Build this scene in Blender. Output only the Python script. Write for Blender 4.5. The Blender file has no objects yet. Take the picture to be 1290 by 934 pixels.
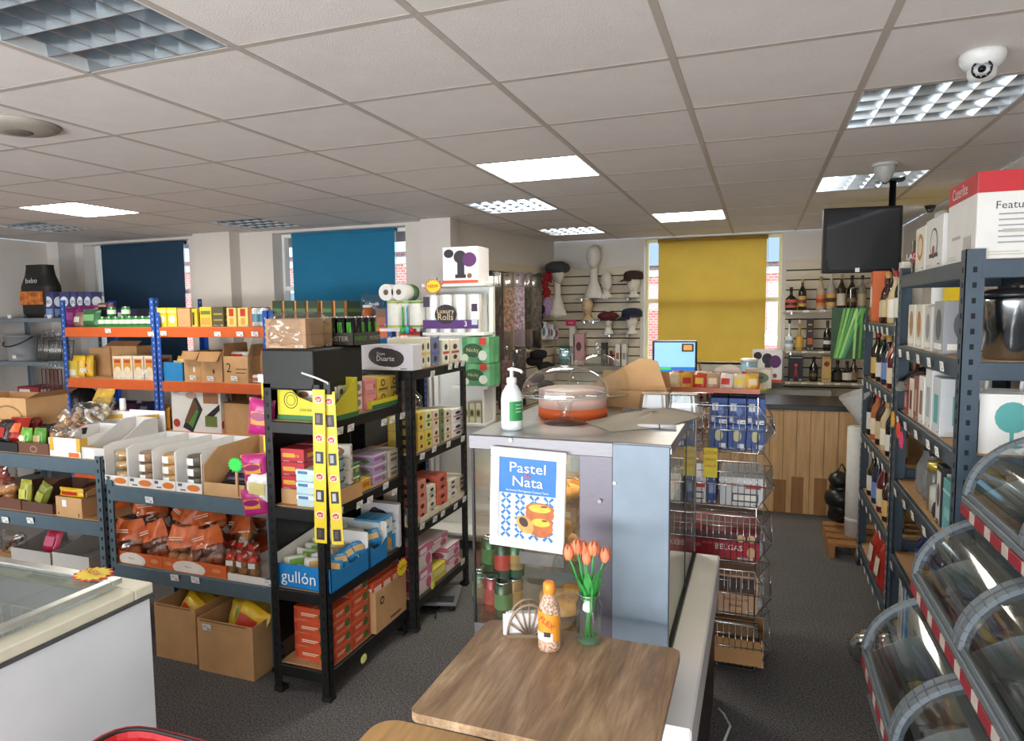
import bpy, math, random
from mathutils import Vector, Matrix
random.seed(7)
SC = bpy.context.scene
COL = SC.collection
PI = math.pi
# ---------------------------------------------------------------- camera
F, YAW, PITCH, ROLL, CX, CY, CH = 871.87, -.3665, -.0855, -.0113, 621.75, 467.93, 1.65
_cy, _sy, _cp, _sp = math.cos(YAW), math.sin(YAW), math.cos(PITCH), math.sin(PITCH)
FW = Vector((_sy*_cp, _cy*_cp, _sp)); _r = Vector((_cy, -_sy, 0)); _u = _r.cross(FW)
RR = math.cos(ROLL)*_r + math.sin(ROLL)*_u; UU = -math.sin(ROLL)*_r + math.cos(ROLL)*_u
CAMP = Vector((0, 0, CH))
cd = bpy.data.cameras.new('camera'); cam = bpy.data.objects.new('camera', cd); COL.objects.link(cam)
M = Matrix((RR, UU, -FW)).transposed().to_4x4(); M.translation = CAMP
cam.matrix_world = M
cd.sensor_width = 36; cd.lens = F/1290*36; cd.shift_x = (645-CX)/1290; cd.shift_y = (CY-467)/1290
cd.clip_start = .02; cd.clip_end = 200
SC.camera = cam
# ---------------------------------------------------------------- world, light, exposure
vs = SC.view_settings
vs.view_transform = 'Standard'; vs.look = 'None'; vs.gamma = 1; vs.use_curve_mapping = False
vs.exposure = -0.17
w = bpy.data.worlds.new('overcast_sky'); SC.world = w; w.use_nodes = True
wn = w.node_tree; bg = wn.nodes['Background']
bg.inputs[0].default_value = (.78, .89, 1.0, 1); bg.inputs[1].default_value = 5.0
def area(name, loc, rot, sx, sy, power, col):
    l = bpy.data.lights.new(name, 'AREA'); l.shape = 'RECTANGLE'; l.size = sx; l.size_y = sy
    l.energy = power; l.color = col
    o = bpy.data.objects.new(name, l); COL.objects.link(o); o.location = loc; o.rotation_euler = rot
    return o
# daylight falling in through the glazed shop front behind the photographer, plus an added upward lamp to brighten the ceiling
area('shop_front_daylight', (-2.0, -2.52, 1.35), (PI/2, 0, 0), 5.6, 1.9, 105, (.90, .96, 1.0))
area('ceiling_fill_light', (-2.0, -2.45, .75), (PI/2+.75, 0, 0), 5.6, .7, 250, (1.0, .95, .9))
# ---------------------------------------------------------------- pixel to place helpers
def ray(x, y): return FW + RR*((x-CX)/F) - UU*((y-CY)/F)
def hz(x, y, z=0): d = ray(x, y); return CAMP + d*((z-CH)/d.z)
def hy(x, y, Y): d = ray(x, y); return CAMP + d*(Y/d.y)
def hx(x, y, X): d = ray(x, y); return CAMP + d*(X/d.x)
# ---------------------------------------------------------------- materials
MATS = {}
def lin(c):
    c = c/255
    return c/12.92 if c <= .04045 else ((c+.055)/1.055)**2.4
def rgb(c): return (lin(c[0]), lin(c[1]), lin(c[2]), 1)
def hexc(h): return (int(h[0:2], 16), int(h[2:4], 16), int(h[4:6], 16))
def pm(col, rough=.55, metal=0, var=.06, scale=18, bump=0, bscale=60, spec=.5, name=None, stretch=None, trans=0, alpha=1, emit=0):
    """procedural principled material: base colour with a soft noise variation, optional fine relief"""
    if isinstance(col, str): col = hexc(col)
    key = (col, rough, metal, var, scale, bump, bscale, spec, stretch, trans, alpha, emit)
    if key in MATS: return MATS[key]
    m = bpy.data.materials.new(name or 'paint_%02x%02x%02x' % tuple(col)); m.use_nodes = True
    nt = m.node_tree; p = nt.nodes['Principled BSDF']
    p.inputs['Roughness'].default_value = rough; p.inputs['Metallic'].default_value = metal
    p.inputs['Specular IOR Level'].default_value = spec
    if trans: p.inputs['Transmission Weight'].default_value = trans
    if alpha < 1: p.inputs['Alpha'].default_value = alpha
    tc = nt.nodes.new('ShaderNodeTexCoord'); src = tc.outputs['Object']
    if stretch:
        mp = nt.nodes.new('ShaderNodeMapping'); mp.inputs['Scale'].default_value = stretch
        nt.links.new(src, mp.inputs[0]); src = mp.outputs[0]
    n = nt.nodes.new('ShaderNodeTexNoise'); n.inputs['Scale'].default_value = scale; n.inputs['Detail'].default_value = 3
    nt.links.new(src, n.inputs['Vector'])
    cr = nt.nodes.new('ShaderNodeValToRGB')
    b = rgb(col)
    cr.color_ramp.elements[0].position = .3; cr.color_ramp.elements[1].position = .7
    cr.color_ramp.elements[0].color = tuple(max(0, x*(1-var)) for x in b[:3])+(1,)
    cr.color_ramp.elements[1].color = tuple(min(1, x*(1+var)) for x in b[:3])+(1,)
    nt.links.new(n.outputs[0], cr.inputs[0]); nt.links.new(cr.outputs[0], p.inputs['Base Color'])
    if emit:
        nt.links.new(cr.outputs[0], p.inputs['Emission Color']); p.inputs['Emission Strength'].default_value = emit
    if bump:
        n2 = nt.nodes.new('ShaderNodeTexNoise'); n2.inputs['Scale'].default_value = bscale; n2.inputs['Detail'].default_value = 4
        nt.links.new(src, n2.inputs['Vector'])
        bn = nt.nodes.new('ShaderNodeBump'); bn.inputs['Strength'].default_value = bump; bn.inputs['Distance'].default_value = .01
        nt.links.new(n2.outputs[0], bn.inputs['Height']); nt.links.new(bn.outputs[0], p.inputs['Normal'])
    MATS[key] = m
    return m
def glassy(name, tint=(1, 1, 1), refl=.12, rough=.02, tintmix=1.0):
    """thin clear sheet: see-through with a fresnel mirror coat"""
    m = bpy.data.materials.new(name); m.use_nodes = True; nt = m.node_tree; nt.nodes.clear()
    o = nt.nodes.new('ShaderNodeOutputMaterial'); t = nt.nodes.new('ShaderNodeBsdfTransparent'); g = nt.nodes.new('ShaderNodeBsdfGlossy')
    t.inputs[0].default_value = tint+(1,); g.inputs['Roughness'].default_value = rough
    lw = nt.nodes.new('ShaderNodeLayerWeight'); lw.inputs[0].default_value = .5
    pw = nt.nodes.new('ShaderNodeMath'); pw.operation = 'POWER'; pw.inputs[1].default_value = 3; nt.links.new(lw.outputs['Facing'], pw.inputs[0])
    ad = nt.nodes.new('ShaderNodeMath'); ad.operation = 'MULTIPLY_ADD'; ad.inputs[1].default_value = .7; ad.inputs[2].default_value = refl*.6; ad.use_clamp = True
    nt.links.new(pw.outputs[0], ad.inputs[0])
    mx = nt.nodes.new('ShaderNodeMixShader'); nt.links.new(ad.outputs[0], mx.inputs[0])
    nt.links.new(t.outputs[0], mx.inputs[1]); nt.links.new(g.outputs[0], mx.inputs[2]); nt.links.new(mx.outputs[0], o.inputs[0])
    return m
# ---------------------------------------------------------------- mesh builder
class MB:
    def __init__(s, mat=None):
        s.v = []; s.f = []; s.m = []; s.s = []; s.mats = []; s.cur = 0
        if mat: s.mat(mat)
    def mat(s, m):
        if isinstance(m, (str, tuple)): m = pm(m)
        if m not in s.mats: s.mats.append(m)
        s.cur = s.mats.index(m); return s
    def face(s, idx, smooth=False): s.f.append(idx); s.m.append(s.cur); s.s.append(smooth)
    def add(s, vs, fs, smooth=False):
        b = len(s.v); s.v += [tuple(v) for v in vs]
        for f in fs: s.face([b+i for i in f], smooth)
    def box(s, x0, x1, y0, y1, z0, z1, bev=0):
        if bev <= 0:
            vs = [(x, y, z) for z in (z0, z1) for y in (y0, y1) for x in (x0, x1)]
            s.add(vs, [(0, 2, 3, 1), (4, 5, 7, 6), (0, 1, 5, 4), (2, 6, 7, 3), (0, 4, 6, 2), (1, 3, 7, 5)]); return s
        b = min(bev, (x1-x0)*.45, (y1-y0)*.45, (z1-z0)*.45); c = ((x0+x1)/2, (y0+y1)/2, (z0+z1)/2); h = ((x1-x0)/2, (y1-y0)/2, (z1-z0)/2)
        vs = []; ix = {}
        for sx in (-1, 1):
            for sy in (-1, 1):
                for sz in (-1, 1):
                    sg = (sx, sy, sz)
                    for a in range(3):
                        ix[(sg, a)] = len(vs)
                        vs.append(tuple(c[k]+sg[k]*(h[k] if k == a else h[k]-b) for k in range(3)))
        fs = []
        def orient(f):
            p = [Vector(vs[i]) for i in f]; n = (p[1]-p[0]).cross(p[2]-p[0]); m = sum(p, Vector())/len(p)-Vector(c)
            return f if n.dot(m) > 0 else f[::-1]
        for a in range(3):
            b1, b2 = (a+1) % 3, (a+2) % 3
            for sa in (-1, 1):
                f = []
                for q in ((-1, -1), (1, -1), (1, 1), (-1, 1)):
                    sg = [0, 0, 0]; sg[a] = sa; sg[b1] = q[0]; sg[b2] = q[1]; f.append(ix[(tuple(sg), a)])
                fs.append(orient(f))
            for q in ((-1, -1), (1, -1), (1, 1), (-1, 1)):
                f = []
                for sa, ax in ((-1, b1), (1, b1), (1, b2), (-1, b2)):
                    sg = [0, 0, 0]; sg[a] = sa; sg[b1] = q[0]; sg[b2] = q[1]; f.append(ix[(tuple(sg), ax)])
                fs.append(orient(f))
        for sx in (-1, 1):
            for sy in (-1, 1):
                for sz in (-1, 1): fs.append(orient([ix[((sx, sy, sz), a)] for a in range(3)]))
        s.add(vs, fs); return s
    def prism(s, pts, z0, z1, axis='z'):
        n = len(pts)
        def P(a, b, c): return (a, b, c) if axis == 'z' else ((a, c, b) if axis == 'y' else (c, a, b))
        vs = [P(a, b, z0) for a, b in pts]+[P(a, b, z1) for a, b in pts]
        s.add(vs, [list(range(n))[::-1], list(range(n, 2*n))]+[(i, (i+1) % n, n+(i+1) % n, n+i) for i in range(n)]); return s
    def lathe(s, prof, seg=20, c=(0, 0, 0), smooth=True, sx=1, sy=1, cap=True):
        b = len(s.v); n = len(prof)
        for r, z in prof:
            for k in range(seg):
                a = 2*PI*k/seg; s.v.append((c[0]+r*sx*math.cos(a), c[1]+r*sy*math.sin(a), c[2]+z))
        for i in range(n-1):
            for k in range(seg):
                k2 = (k+1) % seg; s.face([b+i*seg+k, b+i*seg+k2, b+(i+1)*seg+k2, b+(i+1)*seg+k], smooth)
        if cap:
            if prof[0][0] > 1e-5: s.face([b+k for k in range(seg)][::-1])
            if prof[-1][0] > 1e-5: s.face([b+(n-1)*seg+k for k in range(seg)])
        return s
    def tube(s, pts, r, seg=6, smooth=True, closed=False):
        pts = [Vector(p) for p in pts]; n = len(pts); b = len(s.v)
        rs = r if isinstance(r, (list, tuple)) else [r]*n
        ref = None
        for i, p in enumerate(pts):
            t = (pts[(i+1) % n]-pts[i-1]) if closed else (pts[min(i+1, n-1)]-pts[max(i-1, 0)])
            if t.length < 1e-9: t = Vector((0, 0, 1))
            t.normalize()
            if ref is None: ref = Vector((0, 0, 1)) if abs(t.z) < .9 else Vector((1, 0, 0))
            x = t.cross(ref); x.normalize(); y = x.cross(t); ref = y
            for k in range(seg):
                a = 2*PI*k/seg; s.v.append(tuple(p+(x*math.cos(a)+y*math.sin(a))*rs[i]))
        for i in range(n if closed else n-1):
            for k in range(seg):
                k2 = (k+1) % seg; j = (i+1) % n
                s.face([b+i*seg+k, b+j*seg+k, b+j*seg+k2, b+i*seg+k2], smooth)
        if not closed:
            s.face([b+k for k in range(seg)]); s.face([b+(n-1)*seg+k for k in range(seg)][::-1])
        return s
    def grid(s, nu, nv, fn, smooth=True, wrap=False):
        b = len(s.v)
        for j in range(nv+1):
            for i in range(nu+(0 if wrap else 1)): s.v.append(tuple(fn(i/nu, j/nv)))
        w = nu if wrap else nu+1
        for j in range(nv):
            for i in range(nu):
                i2 = (i+1) % w if wrap else i+1
                s.face([b+j*w+i, b+j*w+i2, b+(j+1)*w+i2, b+(j+1)*w+i], smooth)
        return s
    def poly(s, pts): s.add(pts, [list(range(len(pts)))]); return s
    def xf(s, mtx, start=0):
        for i in range(start, len(s.v)): s.v[i] = tuple(mtx @ Vector(s.v[i]))
        return s
    def mesh(s, name):
        me = bpy.data.meshes.new(name); me.from_pydata(s.v, [], s.f)
        for m in s.mats: me.materials.append(m)
        me.polygons.foreach_set('material_index', s.m); me.polygons.foreach_set('use_smooth', s.s); me.update()
        return me
    def build(s, name, parent=None): return mk(name, s.mesh(name), parent)
def mk(name, me, parent=None):
    o = bpy.data.objects.new(name, me); COL.objects.link(o)
    if parent: o.parent = parent
    return o
def tag(o, label=None, cat=None, group=None, kind=None):
    if label: o['label'] = label
    if cat: o['category'] = cat
    if group: o['group'] = group
    if kind: o['kind'] = kind
    return o
def empty(name, loc=(0, 0, 0), rz=0, label=None, cat=None, group=None):
    o = bpy.data.objects.new(name, None); COL.objects.link(o); o.location = loc; o.rotation_euler = (0, 0, rz); o.empty_display_size = .05
    return tag(o, label, cat, group)
def struct(name, mb, parent=None):
    o = mb.build(name, parent)
    if not parent: o['kind'] = 'structure'
    return o
def put(o, loc, rz=0, rot=None):
    o.location = loc; o.rotation_euler = rot if rot else (0, 0, rz); return o
def dup(o, loc=None, rz=None, label=None, group=None, parent=None):
    c = o.copy(); COL.objects.link(c); c.parent = parent
    if loc is not None: c.location = loc
    if rz is not None: c.rotation_euler = (0, 0, rz)
    if label: c['label'] = label
    if group: c['group'] = group
    for ch in list(o.children): dup(ch, parent=c)
    return c
_txt = {}
def text_mesh(t, size, mat, depth=0):
    key = (t, size, mat.name)
    if key in _txt: return _txt[key]
    cu = bpy.data.curves.new('t', 'FONT'); cu.body = t; cu.size = size; cu.align_x = 'CENTER'; cu.align_y = 'CENTER'; cu.resolution_u = 2; cu.extrude = depth
    o = bpy.data.objects.new('t', cu); me = bpy.data.meshes.new_from_object(o); bpy.data.objects.remove(o)
    me.materials.clear(); me.materials.append(mat); _txt[key] = me
    return me
def text(t, size, mat, parent, loc, rot=(PI/2, 0, 0), name='lettering', sx=1):
    if isinstance(mat, (str, tuple)): mat = pm(mat)
    o = mk(name, text_mesh(t, size, mat), parent); o.location = loc; o.rotation_euler = rot; o.scale = (sx, 1, 1)
    return o
ORD = ['first', 'second', 'third', 'fourth', 'fifth', 'sixth', 'seventh', 'eighth', 'ninth', 'tenth', 'eleventh', 'twelfth', 'thirteenth', 'fourteenth', 'fifteenth', 'sixteenth', 'seventeenth', 'eighteenth', 'nineteenth', 'twentieth']
# ================================================================ ROOM
ZC = 2.445; XL = -7.15; XR = 1.3; YF = -2.6; YB1 = 5.5; YB2 = 7.8
GX0, GY0 = -.8731, 1.7291
PEG0 = Vector((-2.52, 5.5, 0)); PEG1 = Vector((-2.23, 7.8, 0))
wallm = pm('d2cbc4', .75, var=.03, scale=3, bump=.05, bscale=120, name='painted_wall')
trimw = pm('e6e6e2', .4, var=.03, name='white_gloss_paint')
# carpet
def carpet():
    m = bpy.data.materials.new('charcoal_loop_carpet'); m.use_nodes = True; nt = m.node_tree; p = nt.nodes['Principled BSDF']
    tc = nt.nodes.new('ShaderNodeTexCoord')
    n = nt.nodes.new('ShaderNodeTexNoise'); n.inputs['Scale'].default_value = 130; n.inputs['Detail'].default_value = 4; n.inputs['Roughness'].default_value = .8
    n2 = nt.nodes.new('ShaderNodeTexNoise'); n2.inputs['Scale'].default_value = 2.2; n2.inputs['Detail'].default_value = 3
    for q in (n, n2): nt.links.new(tc.outputs['Object'], q.inputs['Vector'])
    cr = nt.nodes.new('ShaderNodeValToRGB'); e = cr.color_ramp.elements
    e[0].position = .36; e[0].color = rgb((44, 43, 45)); e[1].position = .64; e[1].color = rgb((152, 149, 148))
    nt.links.new(n.outputs[0], cr.inputs[0])
    mx = nt.nodes.new('ShaderNodeMix'); mx.data_type = 'RGBA'; mx.blend_type = 'MULTIPLY'; mx.inputs[0].default_value = .35
    nt.links.new(cr.outputs[0], mx.inputs[6]); nt.links.new(n2.outputs[0], mx.inputs[7]); nt.links.new(mx.outputs[2], p.inputs['Base Color'])
    p.inputs['Roughness'].default_value = .95; p.inputs['Specular IOR Level'].default_value = .1
    b = nt.nodes.new('ShaderNodeBump'); b.inputs['Strength'].default_value = .8; b.inputs['Distance'].default_value = .006
    nt.links.new(n.outputs[0], b.inputs['Height']); nt.links.new(b.outputs[0], p.inputs['Normal'])
    return m
struct('floor', MB(carpet()).box(XL-.2, XR+.2, YF-.2, YB2+.2, -.1, 0))
# ---- walls
def wall_y(name, y, x0, x1, holes, th=.25, m=wallm):
    """wall facing -Y with rectangular holes (x0,x1,z0,z1)"""
    mb = MB(m); xs = sorted({x0, x1} | {h[0] for h in holes} | {h[1] for h in holes})
    for a, b in zip(xs, xs[1:]):
        hs = [h for h in holes if h[0] <= a+1e-6 and h[1] >= b-1e-6]
        if not hs: mb.box(a, b, y, y+th, 0, ZC)
        else:
            h = hs[0]
            if h[2] > 0: mb.box(a, b, y, y+th, 0, h[2])
            if h[3] < ZC: mb.box(a, b, y, y+th, h[3], ZC)
    return struct(name, mb)
W1 = (-6.86, -5.39, .95, 2.42); W2 = (-4.36, -2.93, .95, 2.42); W3 = (-1.20, .21, 1.08, 2.43)
wall_y('wall_back_left', YB1, XL, -2.5, [W1, W2])
wall_y('wall_back', YB2, -2.45, XR+.2, [W3])
WR = (5.32, 6.55, 1.2, 2.40)
mb = MB(wallm)
mb.box(XR, XR+.25, YF, WR[0], 0, ZC).box(XR, XR+.25, WR[1], YB2, 0, ZC).box(XR, XR+.25, WR[0], WR[1], 0, WR[2]).box(XR, XR+.25, WR[0], WR[1], WR[3], ZC)
struct('wall_right', mb)
struct('wall_left', MB(wallm).box(XL-.2, XL, YF, YB1, 0, ZC))
# shop front behind the photographer: piers, sill and header round a wide glazed opening
mb = MB(wallm); mb.box(XL, -4.9, YF-.2, YF, 0, ZC).box(.9, XR, YF-.2, YF, 0, ZC).box(-4.9, .9, YF-.2, YF, 0, .35).box(-4.9, .9, YF-.2, YF, 2.33, ZC)
struct('wall_front', mb)
d = (PEG1-PEG0).normalized(); n = Vector((-d.y, d.x, 0))*.2
mb = MB(wallm).prism([(PEG0.x, PEG0.y), (PEG1.x, PEG1.y), (PEG1.x+n.x, PEG1.y+n.y), (PEG0.x+n.x, PEG0.y+n.y)], 0, ZC)
struct('wall_slat', mb)
# pillars on the left back wall
struct('trim_1', MB(wallm).box(-5.2, -4.75, YB1-.14, YB1, 0, ZC))
struct('trim_2', MB(wallm).box(-2.72, -2.44, YB1-.12, YB1+.02, 0, ZC))
struct('trim_3', MB(wallm).box(XL, -6.98, YB1-.2, YB1, 0, ZC))
# ---- windows
glass_win = glassy('window_glass', (.96, .99, 1.0), .08)
def window(name, y, h, frame, cols, rail):
    x0, x1, z0, z1 = h; yy = y+.14; t = .028
    mb = MB(frame)
    mb.box(x0, x0+t, yy, yy+.06, z0, z1).box(x1-t, x1, yy, yy+.06, z0, z1).box(x0+t, x1-t, yy, yy+.06, z0, z0+t).box(x0+t, x1-t, yy, yy+.06, z1-t, z1)
    f = struct(name, mb)
    for c in cols: MB(frame).box(c-.02, c+.02, yy+.005, yy+.055, z0+t, z1-t).build('mullion', f)
    MB(frame).box(x0+t, x1-t, yy+.002, yy+.058, rail-.022, rail+.022).build('transom', f)
    MB(frame).box(x0, x1, y+.0, y+.135, z0-.02, z0+.012).build('window_sill', f)
    xs = [x0+t]+list(cols)+[x1-t]
    for a, b in zip(xs, xs[1:]):
        for (c0, c1) in ((z0+t, rail-.022), (rail+.022, z1-t)):
            MB(glass_win).box(a, b, yy+.026, yy+.032, c0, c1).build('pane', f)
    return f
window('window_1', YB1, W1, trimw, [-6.1], 1.9)
window('window_2', YB1, W2, trimw, [-3.65], 1.9)
creamw = pm('e9dfae', .5, var=.03, name='cream_window_paint')
window('window_3', YB2, W3, creamw, [], 1.75)
# side window on the right wall
mb = MB(creamw); a, b, z0, z1 = WR
mb.box(XR+.1, XR+.16, a, a+.05, z0, z1).box(XR+.1, XR+.16, b-.05, b, z0, z1).box(XR+.1, XR+.16, a+.05, b-.05, z0, z0+.05).box(XR+.1, XR+.16, a+.05, b-.05, z1-.05, z1)
f = struct('window_4', mb); MB(glass_win).box(XR+.126, XR+.132, a+.05, b-.05, z0+.05, z1-.05).build('pane', f)
# shop front glazing
mb = MB(pm('3a3d40', .4))
for x in (-4.9, -3.45, -2.0, -.55, .85): mb.box(x, x+.05, YF-.12, YF-.06, .35, 2.33)
f = struct('window_5', mb)
for x in (-4.9, -3.45, -2.0, -.55): MB(glass_win).box(x+.05, x+1.45, YF-.095, YF-.088, .35, 2.33).build('pane', f)
# roller blinds: cloth, top tube, bottom bar, pull cord
def blind(label, x0, x1, y, z0, z1, col, axis='y', trl=.0):
    e = empty('roller_blind', (0, 0, 0), 0, label, 'blind')
    m = pm(col, .85, var=.05, scale=5, bump=.12, bscale=300, name='blind_cloth')
    if trl:
        m = m.copy(); nt = m.node_tree; p = nt.nodes['Principled BSDF']; o = nt.nodes['Material Output']
        t = nt.nodes.new('ShaderNodeBsdfTranslucent'); mx = nt.nodes.new('ShaderNodeMixShader'); mx.inputs[0].default_value = trl
        nt.links.new(p.inputs['Base Color'].links[0].from_socket, t.inputs[0])
        nt.links.new(p.outputs[0], mx.inputs[1]); nt.links.new(t.outputs[0], mx.inputs[2]); nt.links.new(mx.outputs[0], o.inputs[0])
    P = (lambda a, b, c: (a, b, c)) if axis == 'y' else (lambda a, b, c: (b, a, c))
    def bx(mb, a0, a1, b0, b1, c0, c1):
        p, q = P(a0, b0, c0), P(a1, b1, c1); mb.box(min(p[0], q[0]), max(p[0], q[0]), min(p[1], q[1]), max(p[1], q[1]), c0, c1)
    mb = MB(m); mb.grid(10, 14, lambda u, v: P(x0+(x1-x0)*u, y+.004*math.sin(v*5+u*3), z0+(z1-z0)*v)); mb.build('cloth', e)
    mb = MB(trimw); bx(mb, x0, x1, y-.008, y+.008, z0-.025, z0); mb.build('bottom_bar', e)
    mb = MB(m); mb.tube([P(x0-.01, y+.018, z1-.02), P(x1+.01, y+.018, z1-.02)], .022, 10); mb.build('roller_tube', e)
    mb = MB(pm('f0f0ec', .5)); mb.tube([P(x1+.012, y, z1-.03), P(x1+.012, y, z1-1.0)], .003, 5); mb.build('pull_cord', e)
    return e
blind('dark navy roller blind on the leftmost window', -6.70, -5.55, YB1+.09, 1.0, 2.42, '1c3a52', trl=.08)
blind('teal blue roller blind between the white pillars', -4.20, -3.09, YB1+.09, 1.0, 2.42, '1b7298', trl=.15)
blind('mustard yellow roller blind on the window behind the till', -1.055, .06, YB2+.09, 1.07, 2.425, 'b8953c', trl=.42)
blind('mustard yellow roller blind on the right wall above the boxes', 5.40, 6.40, XR+.06, 1.2, 2.4, 'b58f1e', 'x', trl=.4)
# ---- outside: brick building across the yard, seen past the blinds
def brick_mat():
    m = bpy.data.materials.new('red_brickwork'); m.use_nodes = True; nt = m.node_tree; p = nt.nodes['Principled BSDF']
    tc = nt.nodes.new('ShaderNodeTexCoord'); mp = nt.nodes.new('ShaderNodeMapping'); mp.inputs['Rotation'].default_value = (PI/2, 0, 0)
    b = nt.nodes.new('ShaderNodeTexBrick'); b.inputs['Scale'].default_value = 4.4
    b.inputs['Color1'].default_value = rgb((196, 104, 94)); b.inputs['Color2'].default_value = rgb((214, 130, 118)); b.inputs['Mortar'].default_value = rgb((205, 190, 180)); b.inputs['Mortar Size'].default_value = .03
    nt.links.new(tc.outputs['Object'], mp.inputs[0]); nt.links.new(mp.outputs[0], b.inputs[0]); nt.links.new(b.outputs[0], p.inputs['Base Color'])
    p.inputs['Roughness'].default_value = .9
    return m
bk = brick_mat()
def house(label, x0, x1, y, zt, slate):
    e = empty('brick_building', ((x0+x1)/2, y, 0), 0, label, 'building')
    w = (x1-x0)/2
    MB(bk).box(-w, w, 0, 4, 0, zt).build('brick_wall', e)
    MB(pm(slate, .8, stretch=(1, 1, 8))).prism([(-.3, zt), (4.3, zt), (2, zt+1.6)], -w-.1, w+.1, 'x').build('roof', e)
    MB(pm('d8dde0', .6)).box(-w, w, -.06, 0, zt-.22, zt-.08).build('gutter', e)
    k = 0; x = -w+2.2
    while x < w-1:
        f = MB(trimw).box(x-.5, x+.5, -.05, .02, 1.0, 2.2).build('window', e); MB(pm('6b7c88', .1)).box(x-.42, x+.42, -.06, -.04, 1.08, 2.12).build('pane', f); x += 2.6
    return e
house('red brick building glimpsed beside the yellow blind', -5.5, 4, 15.5, 2.6, '6f7b86')
house('red brick building glimpsed beside the blue blinds', -22, -6.2, 13, 2.9, '9aa6b0')
struct('trim_4', MB(pm('9a9690', .9, scale=2)).box(-40, 25, 8.2, 40, -.3, -.02))
# ---- ceiling: slab above, T-bar grid, mineral tiles
tilem = pm('ddd6d2', .9, var=.03, scale=7, bump=.25, bscale=260, name='mineral_ceiling_tile')
barm = pm('b3aaa2', .5, var=.04, name='painted_ceiling_grid')
ceil = struct('ceiling', MB(pm('55524f', .9)).box(XL-.2, XR+.25, YF-.2, YB2+.2, ZC+.12, ZC+.2))
FIX = {(-2, -1): 'L', (2, 2): 'L', (2, 5): 'L', (-2, 5): 'L', (-2, 8): 'L', (-6, 5): 'L', (-9, 4): 'L', (-1, 3): 'P', (0, 7): 'P', (-7, 3): 'P',
       (-4, -4): 'P', (0, -3): 'P', (-8, -2): 'P'}  # unseen lit panels added behind the camera for more light
tile_me = {}
ncol = (-11, 4); nrow = (-8, 11)
for i in range(*ncol):
    for j in range(*nrow):
        x0, x1 = GX0+.6*i, GX0+.6*i+.6; y0, y1 = GY0+.6*j, GY0+.6*j+.6
        x0, x1 = max(x0, XL), min(x1, XR); y1 = min(y1, YB2); y0 = max(y0, YF)
        if x1-x0 < .02 or y1-y0 < .02 or (i, j) in FIX or j < -2: continue
        if x1 < -2.6 and y0 > YB1: continue
        key = (round(x1-x0, 3), round(y1-y0, 3))
        if key not in tile_me:
            hw, hd = key[0]/2-.011, key[1]/2-.011
            tile_me[key] = MB(tilem).box(-hw, hw, -hd, hd, .0004, .02, .0012).mesh('ceiling_tile')
        put(mk('ceiling_tile', tile_me[key], ceil), ((x0+x1)/2, (y0+y1)/2, ZC))
MB(tilem).box(XL, XR, YF, GY0-1.2, ZC+.003, ZC+.02).build('ceiling_field', ceil)
for i in range(ncol[0]+1, ncol[1]):
    x = GX0+.6*i
    if XL < x < XR: MB(barm).box(x-.012, x+.012, YF, YB2 if x > -2.5 else YB1, ZC-.001, ZC+.03).build('ceiling_bar', ceil)
for j in range(nrow[0]+1, nrow[1]):
    y = GY0+.6*j
    if YF < y < YB2: MB(barm).box(XL if y < YB1 else -2.5, XR, y-.012, y+.012, ZC-.0005, ZC+.029).build('ceiling_bar', ceil)
# light fittings
louv = pm('b2bac0', .16, .9, var=.02, name='polished_louvre'); tubm = pm('e8e6dc', .4)
panel_em = bpy.data.materials.new('lit_led_diffuser'); panel_em.use_nodes = True
nt = panel_em.node_tree; p = nt.nodes['Principled BSDF']; p.inputs['Base Color'].default_value = (.9, .9, .85, 1)
p.inputs['Emission Color'].default_value = (1.0, .95, .82, 1); p.inputs['Emission Strength'].default_value = 27
PLAB = {(-1, 3): 'lit square ceiling panel near the middle of the ceiling', (0, 7): 'lit square ceiling panel nearest the yellow blind', (-7, 3): 'lit square ceiling panel at far left above the racks',
        (-4, -4): 'lit square ceiling panel added unseen behind the photographer over the freezer aisle', (0, -3): 'lit square ceiling panel added unseen behind the photographer near the right wall', (-8, -2): 'lit square ceiling panel added unseen behind the photographer at far left'}
LLAB = {(-2, -1): 'large louvred ceiling light in the top left corner', (2, 2): 'louvred ceiling light beside the white dome camera', (2, 5): 'louvred ceiling light behind the grey ceiling sensor', (-2, 5): 'louvred ceiling light just beyond the middle lit panel',
        (-2, 8): 'louvred ceiling light nearest the hat display', (-6, 5): 'louvred ceiling light in front of the teal blind', (-9, 4): 'louvred ceiling light in front of the navy blind'}
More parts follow.
